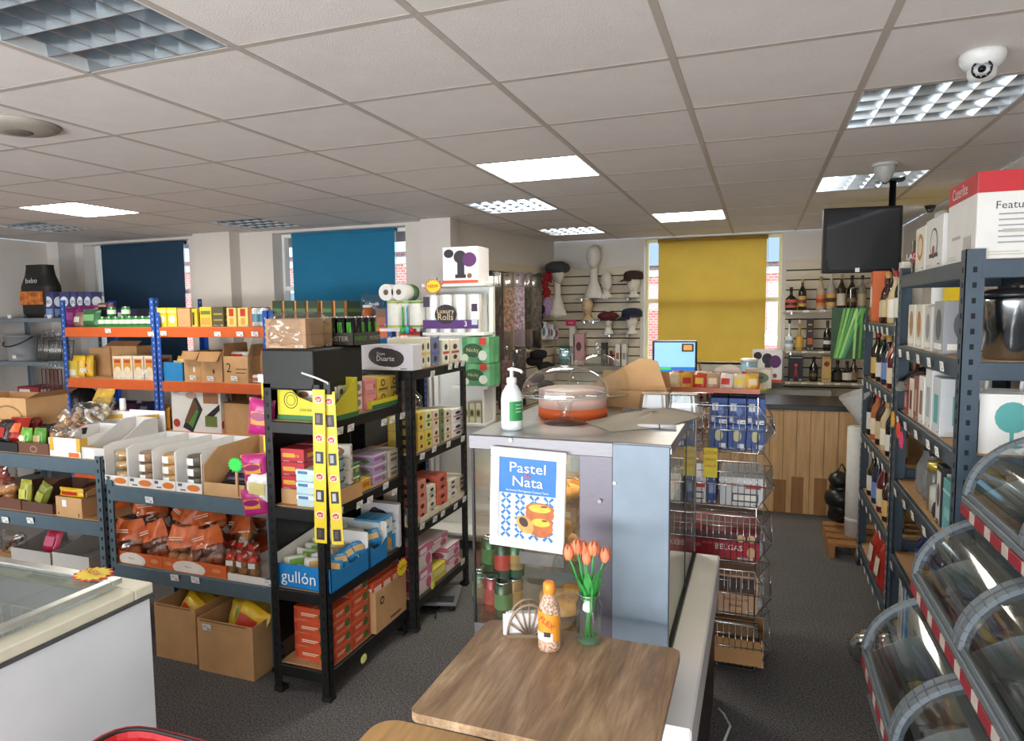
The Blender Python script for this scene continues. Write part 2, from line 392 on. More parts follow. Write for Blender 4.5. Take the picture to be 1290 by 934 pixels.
for (i, j), k in FIX.items():
    cx, cy = GX0+.6*i+.3, GY0+.6*j+.3
    if k == 'P':
        e = empty('ceiling_panel_light', (cx, cy, ZC), 0, PLAB[(i, j)], 'ceiling light', 'lit ceiling panels')
        h = .288
        mb = MB(trimw); mb.box(-h, h, -h, -h+.012, 0, .03).box(-h, h, h-.012, h, 0, .03).box(-h, -h+.012, -h+.012, h-.012, 0, .03).box(h-.012, h, -h+.012, h-.012, 0, .03); mb.build('frame', e)
        MB(panel_em).box(-h+.012, h-.012, -h+.012, h-.012, .004, .012).build('diffuser', e)
    else:
        e = empty('louvre_ceiling_light', (cx, cy, ZC), 0, LLAB[(i, j)], 'ceiling light', 'louvred ceiling lights')
        h = .288
        mb = MB(pm('dfe2e4', .3)); mb.box(-h, h, -h, h, .1, .105)
        mb.box(-h, h, -h, -h+.008, 0, .1).box(-h, h, h-.008, h, 0, .1).box(-h, -h+.008, -h, h, 0, .1).box(h-.008, h, -h, h, 0, .1); mb.build('housing', e)
        for q in range(4):
            yy = -h+(q+.5)*2*h/4
            MB(tubm).tube([(-h+.03, yy, .075), (h-.03, yy, .075)], .013, 8).build('tube', e)
        for q in range(5):      # long parabolic blades between the tubes
            yy = -h+.006+q*(2*h-.012)/4
            t = .012
            MB(louv).prism([(yy-.002, .0), (yy+.002, .0), (yy+t, .055), (yy-t, .055)] if 0 < q < 4 else ([(yy, .0), (yy+.003, 0), (yy+t, .055), (yy, .055)] if q == 0 else [(yy-.003, 0), (yy, 0), (yy, .055), (yy-t, .055)]), -h+.008, h-.008, 'x').build('blade', e)
        for q in range(1, 6):
            xx = -h+q*2*h/6
            mb = MB(louv)
            mb.prism([(xx-.0015, .002), (xx+.0015, .002), (xx+.011, .05), (xx-.011, .05)], -h+.01, h-.01, 'y'); mb.build('cross_blade', e)
# air vent far left
e = empty('ceiling_vent', (*hz(22, 157, ZC).xy, ZC), 0, 'round grey ceiling vent at the left edge', 'vent')
MB(pm('a39b90', .6)).lathe([(.0, -.03), (.06, -.03), (.13, -.022), (.155, -.006), (.155, 0)], 28).build('rim', e)
MB(pm('6e675f', .7)).lathe([(.0, -.034), (.05, -.034), (.055, -.03)], 24).build('diffuser_disc', e)
# ================================================================ KIT OF SHAPES
CARD = pm('c89c6c', .8, var=.08, scale=9, name='brown_cardboard'); CARDI = pm('b08558', .85, var=.08, scale=9, name='cardboard_inside')
WHITE = pm('eceae6', .55, var=.02, name='white_card'); BLACKP = pm('141516', .45, var=.1, name='black_powder_coat')
STEEL = pm('a9abad', .3, 1, var=.06, scale=40, stretch=(1, 1, 12), name='brushed_steel')
CHROME = pm('c8cacc', .18, 1, var=.03, name='chrome_wire')
GALV = pm('7a8690', .4, .35, var=.1, scale=10, name='galvanised_paint')
SLATE = pm('566873', .45, .1, var=.08, scale=14, name='slate_blue_rack_paint')
CHIP = pm('c0976a', .8, var=.12, scale=60, name='chipboard')
TAGM = pm('eeeeea', .5, var=.02, name='price_paper'); TAGI = pm('8a8c90', .6, name='price_ink')
FILM = glassy('clear_plastic_film', (.97, .97, .97), .16, .15)
GLASS = glassy('clear_glass', (.95, .98, .97), .12, .02)
def F3(face, w, d, h):
    """map face-normalised (u,v) to a point on a carton face, pushed out a hair"""
    e = .0008
    if face == 'f': return lambda u, v: (-w/2+w*u, -d/2-e, h*v)
    if face == 'r': return lambda u, v: (w/2+e, -d/2+d*u, h*v)
    if face == 'l': return lambda u, v: (-w/2-e, d/2-d*u, h*v)
    if face == 'b': return lambda u, v: (w/2-w*u, d/2+e, h*v)
    return lambda u, v: (-w/2+w*u, -d/2+d*v, h+e)
def prints_mesh(w, d, h, prints, faces='fr'):
    mb = MB(); lift = 0
    for fc in faces:
        for k, p in enumerate(prints):
            if p[0] == 't': continue
            P = F3(fc, w+k*.0006, d+k*.0006, h)
            if p[0] == 'r': mb.mat(p[5]).poly([P(p[1], p[3]), P(p[2], p[3]), P(p[2], p[4]), P(p[1], p[4])])
            elif p[0] == 'e': mb.mat(p[5]).poly([P(p[1]+p[3]*math.cos(2*PI*q/16), p[2]+p[4]*math.sin(2*PI*q/16)) for q in range(16)])
            elif p[0] == 'p': mb.mat(p[2]).poly([P(*q) for q in p[1]])
    return mb
def carton(name, w, d, h, body, prints=(), faces='fr', bev=.002, top=None):
    """closed carton: bevelled body, lid seam, printed design, lettering"""
    mb = MB(body if not isinstance(body, str) else pm(body, .5, var=.03)); mb.box(-w/2, w/2, -d/2, d/2, 0, h, bev)
    o = mb.build(name)
    if prints:
        if len(prints) < 7 and h > .05: prints = list(prints)+[('r', .1, .1+.1*(2+len(name) % 4), .045, .06, 'c4beb4'), ('r', .1, .34, .075, .09, 'c4beb4'), ('r', .74, .92, .04, .1, 'e8e6e2'), ('r', .77, .89, .055, .085, '3c3c40')]
        pmesh = prints_mesh(w, d, h, prints, faces)
        if pmesh.f: pmesh.build('printed_design', o)
        for p in prints:
            if p[0] == 't': text(p[1], p[4]*h, p[5], o, (-w/2+w*p[2], -d/2-.004, h*p[3]), sx=(p[6] if len(p) > 6 else 1))
    mb = MB(top or pm('dcd8d0', .6))
    mb.box(-w/2+.002, w/2-.002, -.0015, .0015, h-.001, h+.0008); mb.build('lid_seam', o)
    return o
def tray(name, w, d, hb, hf, col, inside=None, prints=(), lip=None, th=.003):
    """display tray: floor, tall back, sloping sides, low front"""
    m = pm(col, .55, var=.03) if isinstance(col, str) else col
    mb = MB(m); mb.box(-w/2, w/2, -d/2, d/2, 0, th); mb.box(-w/2, w/2, d/2-th, d/2, th, hb)
    for sx in (-1, 1):
        x0 = sx*(w/2-th) if sx > 0 else -w/2; x1 = x0+th
        mb.prism([(-d/2+th, th), (d/2-th, th), (d/2-th, hb), (d/2-.25*d, hb), (-d/2+.2*d, hf*1.02), (-d/2+th, hf)], x0, x1, 'x')
    o = mb.build(name)
    MB(m).box(-w/2, w/2, -d/2, -d/2+th, th, hf).build('front_lip', o)
    if prints:
        q = prints_mesh(w, d, hf, prints, 'fr')
        if q.f: q.build('printed_design', o)
        for p in prints:
            if p[0] == 't': text(p[1], p[4]*hf, p[5], o, (-w/2+w*p[2], -d/2-.004, hf*p[3]), sx=(p[6] if len(p) > 6 else 1))
    return o
def cardboard_box(name, w, d, h, flaps='fblr', prints=(), th=.004, col=None, ang=None):
    """open carton of corrugated card with its top flaps bent outwards"""
    m = col or CARD
    mb = MB(m); mb.box(-w/2, w/2, -d/2, d/2, 0, th); mb.box(-w/2, w/2, d/2-th, d/2, th, h).box(-w/2, w/2, -d/2, -d/2+th, th, h)
    mb.box(-w/2, -w/2+th, -d/2+th, d/2-th, th, h).box(w/2-th, w/2, -d/2+th, d/2-th, th, h)
    o = mb.build(name)
    for k in flaps:
        a = (ang or {}).get(k, random.uniform(-.5, 1.0)); L = min(w, d)*.42; c, s = math.cos(a), math.sin(a)
        if k == 'f': pts = [(-w/2, -d/2, h), (w/2, -d/2, h), (w/2-.01, -d/2-L*s, h+L*c), (-w/2+.01, -d/2-L*s, h+L*c)]; nv = (0, -th, 0)
        if k == 'b': pts = [(w/2, d/2, h), (-w/2, d/2, h), (-w/2+.01, d/2+L*s, h+L*c), (w/2-.01, d/2+L*s, h+L*c)]; nv = (0, th, 0)
        if k == 'l': pts = [(-w/2, d/2, h), (-w/2, -d/2, h), (-w/2-L*s, -d/2+.01, h+L*c), (-w/2-L*s, d/2-.01, h+L*c)]; nv = (-th, 0, 0)
        if k == 'r': pts = [(w/2, -d/2, h), (w/2, d/2, h), (w/2+L*s, d/2-.01, h+L*c), (w/2+L*s, -d/2+.01, h+L*c)]; nv = (th, 0, 0)
        q = [tuple(Vector(p)+Vector(nv)) for p in pts]
        f = MB(CARDI if col is None else m); f.add(pts+q, [(0, 1, 2, 3), (7, 6, 5, 4), (0, 4, 5, 1), (1, 5, 6, 2), (2, 6, 7, 3), (3, 7, 4, 0)]); f.build('flap', o)
    if prints:
        q = prints_mesh(w, d, h, prints, 'f')
        if q.f: q.build('printed_design', o)
        for p in prints:
            if p[0] == 't': text(p[1], p[4]*h, p[5], o, (-w/2+w*p[2], -d/2-.004, h*p[3]), sx=(p[6] if len(p) > 6 else 1))
    return o
def pillow(mb, w, h, t, seed=0, nu=12, nv=12, wr=.12):
    rnd = random.Random(seed); ph = [rnd.uniform(0, 6.3) for _ in range(6)]
    def fn(side):
        def g(u, v):
            a, b = 2*u-1, 2*v-1
            bl = max(0, 1-abs(a)**3)**.6*max(0, 1-abs(b)**4)**.6
            wob = 1+wr*math.sin(9*a+ph[0]+3*b)*math.cos(7*b+ph[1])+wr*.7*math.sin(17*b+ph[2]+5*a)
            x = a*w/2*(1-.06*bl+.02*math.sin(6*b+ph[3])); z = b*h/2*(1-.03*math.cos(a*3+ph[4]))
            return (x, side*t/2*bl*wob, z)
        return g
    mb.grid(nu, nv, fn(-1)); s = len(mb.v); mb.grid(nu, nv, lambda u, v: fn(1)(1-u, v))
    return mb
def packet(name, w, h, t, col, band=None, seed=0, logo=None, rough=.3, pv=.1, ps=20):
    """pillow packet standing on its lower seam, with crimped end seals and printed panel"""
    mb = MB(pm(col, rough, var=.12, scale=14)); pillow(mb, w, h, t, seed); mb.xf(Matrix.Translation((0, 0, h/2))); o = mb.build(name)
    s = MB(pm(band or col, .3, var=.1)); 
    for z in (0, h-.012):
        s.grid(12, 1, lambda u, v: (-w/2+w*u, .0025*(1 if int(u*12) % 2 else -1), z+.012*v))
    s.build('crimped_seal', o)
    if band or logo:
        q = MB(pm(band or logo, .3, var=pv, scale=ps))
        e = .003
        def g(u, v):
            a, b = (2*u-1)*.62, (2*v-1)*.36
            bl = max(0, 1-abs(a)**3)**.6*max(0, 1-abs(b)**4)**.6
            return (a*w/2, -t/2*bl*1.12-e, h/2+b*h/2)
        q.grid(8, 6, g)
        if logo:
            q.mat(pm(logo, .3))
            q.poly([(.3*w*math.cos(2*PI*k/14), -t/2*1.16-.004, h*.55+.12*h*math.sin(2*PI*k/14)) for k in range(14)])
        q.build('printed_panel', o)
    return o
def can(name, r, h, col, band=None, top='c9cbcd'):
    mb = MB(pm(col, .25, .3, var=.05)); mb.lathe([(r*.82, 0), (r, r*.18), (r, h-r*.3), (r*.84, h-.004)], 18); o = mb.build(name)
    MB(pm(top, .25, 1)).lathe([(r*.84, h-.005), (r*.86, h), (r*.78, h), (r*.76, h-.003), (0, h-.003)], 18, cap=False).build('can_lid', o)
    if band: MB(pm(band, .35)).lathe([(r+.0008, h*.25), (r+.0008, h*.68)], 18, cap=False).build('printed_band', o)
    return o
def bottle(name, r, h, glass, label=None, cap='1a1a1a', neck=.34, shoulder=.55, sx=1, sy=1, label2=None, capc=None):
    """bottle of revolution: body, shoulder, neck, cap and paper label"""
    mb = MB(pm(glass, .08, var=.05, spec=.7) if isinstance(glass, str) else glass); rn = r*neck
    mb.lathe([(r*.9, 0), (r, .012), (r, h*shoulder), (r*.92, h*(shoulder+.06)), (rn*1.25, h*(shoulder+.2)), (rn, h*(shoulder+.27)), (rn, h*.93)], 18, sx=sx, sy=sy); o = mb.build(name)
    MB(pm(cap, .35)).lathe([(rn*1.12, h*.88), (rn*1.15, h*.885), (rn*1.15, h*.995), (rn*1.05, h), (0, h)], 14, sx=sx, sy=sy).build('cap', o)
    if label:
        mb = MB(pm(label, .6, var=.05)); e = 1.012
        mb.lathe([(r*e, h*.12), (r*e, h*.46)], 18, sx=sx, sy=sy, cap=False)
        if label2: mb.mat(pm(label2, .5)); mb.lathe([(r*e*1.01, h*.22), (r*e*1.01, h*.34)], 18, sx=sx, sy=sy, cap=False)
        mb.build('paper_label', o)
    return o
def lump(mb, c, r, seed=0, sx=1, sy=1, sz=.7, seg=12, rg=7):
    rnd = random.Random(seed); a, b = rnd.uniform(0, 6), rnd.uniform(0, 6)
    def g(u, v):
        th, ph = 2*PI*u, PI*(v-.5); k = 1+.07*math.sin(3*th+a)*math.cos(ph)+.05*math.sin(5*ph+b)
        return (c[0]+r*sx*k*math.cos(ph)*math.cos(th), c[1]+r*sy*k*math.cos(ph)*math.sin(th), c[2]+r*sz*k*math.sin(ph))
    mb.grid(seg, rg, g, wrap=True); return mb
def tagcard(parent, loc, rz=0, w=.05, h=.032, tilt=.12, name='price_tag'):
    """little shelf-edge price card with ink lines; front is local -Y"""
    mb = MB(TAGM); mb.box(-w/2, w/2, -.001, 0, -h/2, h/2); mb.mat(TAGI)
    mb.box(-w*.38, w*.05, -.0016, -.001, h*.2, h*.26).box(-w*.38, w*.2, -.0016, -.001, h*.02, h*.06).box(w*.02, w*.36, -.0016, -.001, -h*.32, -h*.16)
    key = ('tag', round(w, 3), round(h, 3))
    if key not in _txt: _txt[key] = mb.mesh('price_tag')
    o = mk(name, _txt[key], parent); o.location = loc; o.rotation_euler = (tilt, random.uniform(-.06, .06), rz); return o
def burst(name, label, loc, rz, r, col, edge, txt, cat='price sign', tilt=0):
    """starburst price card"""
    pts = []
    for k in range(28):
        rr = r*(1 if k % 2 else .8); pts.append((rr*1.25*math.cos(2*PI*k/28), rr*math.sin(2*PI*k/28)))
    o = MB(pm(edge, .5)).prism(pts, -.002, 0, 'y').build(name)
    MB(pm(col, .5)).prism([(a*.86, b*.86) for a, b in pts], -.0035, -.0021, 'y').build('printed_face', o)
    if txt: text(txt, r*.6, 'c01818', o, (0, -.006, 0))
    put(o, loc, rot=(tilt, 0, rz)); return tag(o, label, cat)
def rack(name, label, x0, x1, y0, y1, zt, levels, pc, bc, front='y', board=CHIP, bh=.06, pw=.04, slots=True, sides=True, group=None, tags=(), slot_col='15181a', foot=True, backs=True):
    """bolt-together racking: four angle posts with keyhole slots, beams, boards"""
    e = empty(name, ((x0+x1)/2, (y0+y1)/2, 0), 0, label, 'shelving', group)
    X, Y = (x1-x0)/2, (y1-y0)/2; t = .003
    for sx in (-1, 1):
        for sy in (-1, 1):
            mb = MB(pc)
            a0, a1 = (-X, -X+pw) if sx < 0 else (X-pw, X); b0, b1 = (-Y, -Y+pw) if sy < 0 else (Y-pw, Y)
            if sy < 0: mb.box(a0, a1, b0, b0+t, 0, zt)
            else: mb.box(a0, a1, b1-t, b1, 0, zt)
            if sx < 0: mb.box(a0, a0+t, b0, b1, 0, zt)
            else: mb.box(a1-t, a1, b0, b1, 0, zt)
            p = mb.build('post', e)
            if slots:
                mb = MB(pm(slot_col, .8)); z = .06
                while z < zt-.03:
                    xc = (a0+a1)/2; yc = (b0+b1)/2; ye = b0 if sy < 0 else b1; xe = a0 if sx < 0 else a1
                    mb.box(xc-.006, xc+.006, ye-.0008, ye+.0008, z, z+.018); mb.box(xe-.0008, xe+.0008, yc-.006, yc+.006, z, z+.018); z += .05
                tag(mb.build('slot_row', p), kind='stuff')
            if foot: MB(pm('1b1b1c', .6)).box(a0-.003, a1+.003, b0-.003, b1+.003, 0, .022).build('foot', p)
    for z in levels:
        for sy in (-1, 1):
            if sy > 0 and not backs: continue
            b0, b1 = (-Y+t, -Y+.018) if sy < 0 else (Y-.018, Y-t)
            mb = MB(bc); mb.box(-X+pw*.8, X-pw*.8, b0-.004, b1, z-bh, z, .003); mb.build('beam', e)
        if sides:
            for sx in (-1, 1):
                a0, a1 = (-X+t, -X+.018) if sx < 0 else (X-.018, X-t)
                mb = MB(bc); mb.box(a0-.002, a1+.002, -Y+pw*.8, Y-pw*.8, z-bh, z, .003); mb.build('beam', e)
        MB(board).box(-X+.02, X-.02, -Y+.02, Y-.02, z-.014, z+.002).build('shelf_board', e)
    return e
def shelf_tags(rk, pts, front):
    """price tags along a beam; pts are world points; front is 'y' or 'x' or '-x'"""
    for p in pts:
        l = Vector(p)-rk.location
        tagcard(rk, l, {'y': 0, 'x': PI/2, '-x': -PI/2}[front])
RUN = {}
def cY(o, px0, px1, Y, z, depth, label, cat, group=None, rz=0, py=None, dx=0):
    """stand an already sized thing so that it spans pixels px0..px1 at front plane Y"""
    a = hy((px0+px1)/2, py or 500, Y); put(o, (a.x+dx, Y+depth/2, z), rz); return tag(o, label, cat, group)
def spanY(px0, px1, pyt, Y, z):
    """width and height of something on plane Y between two columns and below row pyt"""
    a = hy(px0, pyt, Y); b = hy(px1, pyt, Y); return b.x-a.x, a.z-z, (a.x+b.x)/2
def boxY(name, label, cat, px0, px1, pyt, Y, z, d, body, prints=(), group=None, faces='fr'):
    w, h, xc = spanY(px0, px1, pyt, Y, z); o = carton(name, w-.002, d, max(h, .02), body, prints, faces)
    put(o, (xc, Y+d/2, z)); return tag(o, label, cat, group)
def spanX(px0, px1, pyt, X, z):
    a = hx(px0, pyt, X); b = hx(px1, pyt, X); return abs(b.y-a.y), (a.z+b.z)/2-z, (a.y+b.y)/2
def boxX(name, label, cat, px0, px1, pyt, X, z, d, body, prints=(), group=None, side=1, faces='fl'):
    """carton whose printed front looks along +X (side=1) or -X (side=-1)"""
    w, h, yc = spanX(px0, px1, pyt, X, z); o = carton(name, w-.002, d, max(h, .02), body, prints, faces)
    put(o, (X-side*d/2, yc, z), side*PI/2); return tag(o, label, cat, group)
# ================================================================ LEFT SIDE: FREEZER, GREY RACKS, BLUE AND ORANGE RACKS
# ---- chest freezer with sliding glass lids
FX, FY, FZ = -1.68, 1.50, .87
fr = empty('chest_freezer', (FX-.75, FY-.35, 0), 0, 'white chest freezer with sliding glass lids at lower left', 'freezer')
fw = pm('dde4ea', .35, var=.05, scale=3, bump=.03, bscale=30, name='white_enamel')
def fb(mb, x0, x1, y0, y1, z0, z1, b=.004): return mb.box(x0+.75, x1+.75, y0+.35, y1+.35, z0, z1, b)
# local: x -1.5..0, y -.72..0
mb = MB(fw); fb(mb, -.03, 0, -.72, 0, .05, FZ-.045, .006); fb(mb, -1.5, -1.47, -.72, 0, .05, FZ-.045); fb(mb, -1.47, -.03, -.03, 0, .05, FZ-.045); fb(mb, -1.47, -.03, -.72, -.69, .05, FZ-.045); fb(mb, -1.47, -.03, -.69, -.03, .05, .2)
fr_body = mb.build('body', fr)
for a in ((-1.51, .006, -.728, -.66), (-1.51, .006, -.06, .006), (-1.51, -1.44, -.66, -.06), (-.066, .006, -.66, -.06)):
    mb = MB(pm('d9d7c2', .35, var=.04, name='cream_rim')); fb(mb, *a, FZ-.045, FZ-.012); mb.build('rim', fr)
mb = MB(pm('4c5052', .5)); fb(mb, .0, .0075, -.725, .004, FZ-.056, FZ-.045, .001); fb(mb, -1.51, 0, .0, .0075, FZ-.056, FZ-.045, .001); mb.build('gasket', fr)
for k, (a, b) in enumerate(((-1.45, -.70), (-.78, -.05))):
    mb = MB(pm('b9bcb8', .3, .6)); z = FZ-.012+.012*k
    fb(mb, a, b, -.67, -.635, z, z+.016, .002); fb(mb, a, b, -.085, -.05, z, z+.016, .002); fb(mb, a, a+.03, -.635, -.085, z, z+.016, .002); fb(mb, b-.03, b, -.635, -.085, z, z+.016, .002)
    l = mb.build('sliding_lid', fr)
    mb = MB(GLASS); fb(mb, a+.03, b-.03, -.635, -.085, z+.006, z+.01, 0); mb.build('lid_glass', l)
for x in (-.06, -1.44):
    for y in (-.08, -.64): mb = MB(pm('222222', .6)); mb.tube([(x+.75, y+.32, .025), (x+.75, y+.38, .025)], .025, 10); mb.build('castor', fr)
# wire baskets inside the freezer
def wire_bin(name, w, d, h, m, nx=8, ny=6, r=.0025, parent=None):
    mb = MB(m)
    for z in (h, h*.5): mb.tube([(-w/2, -d/2, z), (w/2, -d/2, z), (w/2, d/2, z), (-w/2, d/2, z)], r*1.5, 5, closed=True)
    for i in range(nx+1):
        x = -w/2+w*i/nx; mb.tube([(x, -d/2, h), (x, -d/2, r), (x, d/2, r), (x, d/2, h)], r, 4)
    for j in range(ny+1):
        y = -d/2+d*j/ny; mb.tube([(-w/2, y, h), (-w/2, y, r), (w/2, y, r), (w/2, y, h)], r, 4)
    return mb.build(name, parent)
for k, x in enumerate((FX-.42, FX-.86)):
    o = wire_bin('wire_basket', .38, .52, .3, pm('e4e4de', .4)); put(o, (x, FY-.36, .46)); tag(o, ['white wire basket hanging inside the freezer, nearest the aisle', 'white wire basket inside the freezer, further from the aisle'][k], 'basket', 'freezer baskets')
    for q in range(2):
        b = carton('frozen_food_box', .3, .2, .14, ['8a6a4c', '9c8468'][q], [('r', .1, .9, .3, .7, 'c9b79a')]); put(b, (x, FY-.25-.22*q, .475)); tag(b, 'brown frozen food box in the %s freezer basket, %s' % (['nearer', 'further'][k], ['rear one', 'front one'][q]), 'box', 'boxes in the freezer')
burst('starburst_price_card', 'yellow starburst price card stuck on the freezer glass', (0, 0, 0), 0, .055, 'e8d02c', 'c9322c', 'NEW')
o = bpy.data.objects['starburst_price_card']; put(o, (*hz(118, 729, FZ+.005).xy, FZ+.017), rot=(-PI/2, 0, -.3))
# ---- red shopping baskets in the foreground
def shop_basket(label, loc, rz):
    e = empty('shopping_basket', loc, rz, label, 'basket', 'red shopping baskets')
    red = pm('c3131c', .35, var=.05)
    def ring(w, d, z, n=24):
        p = []
        for k in range(n):
            a = 2*PI*k/n; c, s = math.cos(a), math.sin(a)
            p.append((w*math.copysign(abs(c)**.45, c), d*math.copysign(abs(s)**.45, s), z))
        return p
    mb = MB(red)
    R = [ring(.15, .10, 0), ring(.19, .135, .2), ring(.20, .145, .215), ring(.215, .155, .215), ring(.215, .155, .20)]
    b = len(mb.v)
    for r in R: mb.v += r
    for i in range(4):
        for k in range(24): mb.face([b+i*24+k, b+i*24+(k+1) % 24, b+(i+1)*24+(k+1) % 24, b+(i+1)*24+k], False)
    mb.face([b+k for k in range(24)][::-1]); mb.build('shell', e)
    mb = MB(pm('1c1c1e', .5)); mb.tube([(.2*math.cos(2*PI*k/24) if 0 else p[0]*.93, p[1]*.93, .215) for k, p in enumerate(R[3])], .005, 6, closed=True); mb.build('handle', e)
    return e
p = hz(170, 945, .60); shop_basket('red plastic shopping basket beside the freezer, in the foreground', (-1.255, 1.06, .425), 0)
bs = empty('basket_stand', (-1.255, 1.06, 0), 0, 'black wire stand under the red shopping basket', 'stand')
for sx in (-.13, .13):
    for sy in (-.08, .08): MB(BLACKP).tube([(sx*1.2, sy*1.2, 0), (sx, sy, .422)], .008, 6).build('leg', bs)
MB(BLACKP).tube([(-.13, -.08, .417), (.13, -.08, .417), (.13, .08, .417), (-.13, .08, .417)], .006, 6, closed=True).build('top_ring', bs)
# ---- low grey racks
GY = 2.5
rA = rack('grey_rack', 'low slate grey rack nearest the freezer, left of the bread shelf', -4.12, -3.09, GY, GY+.46, .945, [.92, .60, .30], SLATE, SLATE, bh=.075, sides=True, group='slate racks on the left')
rB = rack('grey_rack', 'low slate grey rack holding the orange bread bags', -3.06, -2.03, GY, GY+.46, .83, [.80, .40], SLATE, SLATE, bh=.075, group='slate racks on the left')
shelf_tags(rA, [hy(7, 655, GY-.008)+Vector((0, -.002, 0)), hy(38, 656, GY-.01)], 'y')
shelf_tags(rB, [hy(x, y, GY-.008) for x, y in ((188, 630), (220, 728), (246, 731), (338, 735))], 'y')
# big printed carton and clutter on top of the left rack
w, h, xc = spanY(-40, 60, 477, 2.86, .922)
o = cardboard_box('cardboard_box', .52, .26, .26, 'r', [('e', .7, .5, .26, .34, '8d6c48'), ('e', .7, .5, .235, .3, 'c49868'), ('t', 'Dalimar', .7, .45, .2, '3a332e')], ang={'r': 1.2}); put(o, (hy(10, 500, 2.78).x-.04, 2.86, .922)); tag(o, 'large brown carton printed with a dark oval, at left edge', 'box')
# black lid
mb = MB(pm('17181a', .5)); mb.prism([(-.22, 0), (.2, .05), (.22, .1), (.0, .12), (-.15, .09)], -.012, .012, 'y'); mb.box(-.2, -.1, -.02, .02, -.004, .01)
o = mb.build('tray_lid'); a = hy(72, 534, 2.72); put(o, (a.x, 2.72, .925+.012)); tag(o, 'curved black plastic lid leaning behind the snack bags', 'lid')
ri = random.Random(4)
# row of snack trays on left rack top: dark crisps tray, brown tray of green bags, pretzel tray, grey tray
def tray_y(label, px0, px1, zb, Y, d, hb, hf, col, prints=(), name='display_tray', group='snack trays'):
    a, b = hy(px0, 575, Y), hy(px1, 575, Y); o = tray(name, b.x-a.x-.004, d, hb, hf, col, prints=prints); put(o, ((a.x+b.x)/2, Y+d/2, zb)); tag(o, label, 'tray', group); return o, a.x, b.x
tray_y('black cardboard tray of red crisps at the left edge', -14, 23, .922, GY+.02, .3, .1, .05, '24262a')
tray_y('dark brown cardboard tray of green crisps', 24, 62, .922, GY+.02, .3, .1, .06, '6b4636', [('e', .5, .45, .12, .3, 'a58a74'), ('e', .5, .45, .09, .2, '6b4636')])
tray_y('white and yellow tray of pretzel bags', 63, 102, .922, GY+.02, .3, .13, .1, 'e9e6e0', [('r', 0, .14, .3, 1, 'd9a93a'), ('r', .88, 1, .3, 1, 'd9a93a'), ('r', .62, .95, .02, .25, 'e0702c')])
tray_y('tall pale grey display tray beside the pretzel bags', 103, 132, .922, GY+.02, .34, .17, .06, 'cfcbc6', [('r', .1, .55, .1, .9, 'f1efec')])
def pk(label, px, py, Y, zb, w, h, t, col, band=None, logo=None, seed=0, tilt=0, rz=0, name='crisp_packet', cat='snack packet', group='snack packets', roll=0):
    o = packet(name, w, h, t, col, band, seed, logo); a = hy(px, py, Y); put(o, (a.x, Y, zb), rot=(tilt, roll, rz)); return tag(o, label, cat, group)
pk('black and red crisp packet at the far left edge', 3, 545, 2.6, .93, .1, .15, .06, '2a1b1d', 'b02a24', None, 1, -.25)
pk('red crisp packet lying over the black tray', 16, 540, 2.62, .95, .12, .15, .06, 'a52a20', 'd8642c', None, 2, -.5, .3)
pk('dark red crisp packet behind the black tray', 30, 535, 2.72, .95, .12, .14, .06, '7d2320', 'c4402c', None, 3, -.6, -.4)
pk('bright green crisp packet in the brown tray, left one', 33, 560, 2.56, .93, .075, .12, .05, '6cae3c', 'a8d46a', 'e8efd0', 4, -.12)
pk('bright green crisp packet in the brown tray, right one', 50, 560, 2.58, .93, .075, .12, .05, '5c9a3a', 'b3a26a', None, 5, -.12, .1)
def clear_bag(label, px, py, Y, zb, w, h, t, bits, seed, n=10, group='clear snack bags', name='pretzel_bag', extra=None, tilt=0, rz=0, cat='snack bag', br=.016, zs=None):
    """clear bag with a crinkled film and countless bits of snack inside"""
    o = MB(FILM); pillow(o, w, h, t, seed, 10, 10, .2); o.xf(Matrix.Translation((0, 0, h/2))); o = o.build(name)
    r = random.Random(seed); mb = MB(pm(bits, .6, var=.3, scale=40))
    for k in range(n): lump(mb, (r.uniform(-.36, .36)*w, r.uniform(-.2, .2)*t, h*(.08+.62*r.random())), br*r.uniform(.8, 1.25), k, sz=.8, seg=8, rg=5)
    mb.build('snack_filling', o)
    if extra: MB(pm(extra, .5)).box(-w*.3, w*.3, -t*.56, -t*.55, h*.3, h*.6).build('paper_label', o)
    a = hy(px, py, Y); put(o, (a.x, Y, zb), rot=(tilt, 0, rz)); return tag(o, label, cat, group)
clear_bag('clear pretzel bag in the yellow and white tray, left one', 74, 560, 2.57, .93, .1, .14, .06, 'b98a5a', 11, 16, extra='e9eaf0')
clear_bag('clear pretzel bag in the yellow and white tray, right one', 92, 560, 2.58, .93, .1, .14, .06, 'b07a4c', 12, 16, extra='e9eaf0')
clear_bag('clear bag of ring pretzels piled above the yellow tray', 80, 540, 2.66, 1.02, .15, .14, .07, 'b9895c', 13, 18, tilt=-.5)
clear_bag('glossy clear snack bag on top of the pile by the grey tray', 100, 520, 2.74, 1.06, .17, .14, .08, 'c8b59a', 14, 14, tilt=-.8, rz=.3)
clear_bag('glossy clear snack bag behind the tall grey tray', 118, 512, 2.82, 1.06, .16, .15, .08, 'c9b89c', 15, 14, tilt=-.6, rz=-.2)
o = packet('biscuit_packet', .09, .05, .04, 'c99a3e'); a = hy(117, 570, 2.56); put(o, (a.x, 2.56, .93)); tag(o, 'small tan biscuit packet in the tall grey tray', 'snack packet')
pk('yellow snack packet at the back of the clear bag pile', 126, 502, 2.9, 1.14, .14, .1, .05, 'caa13a', None, None, 8, -.5)
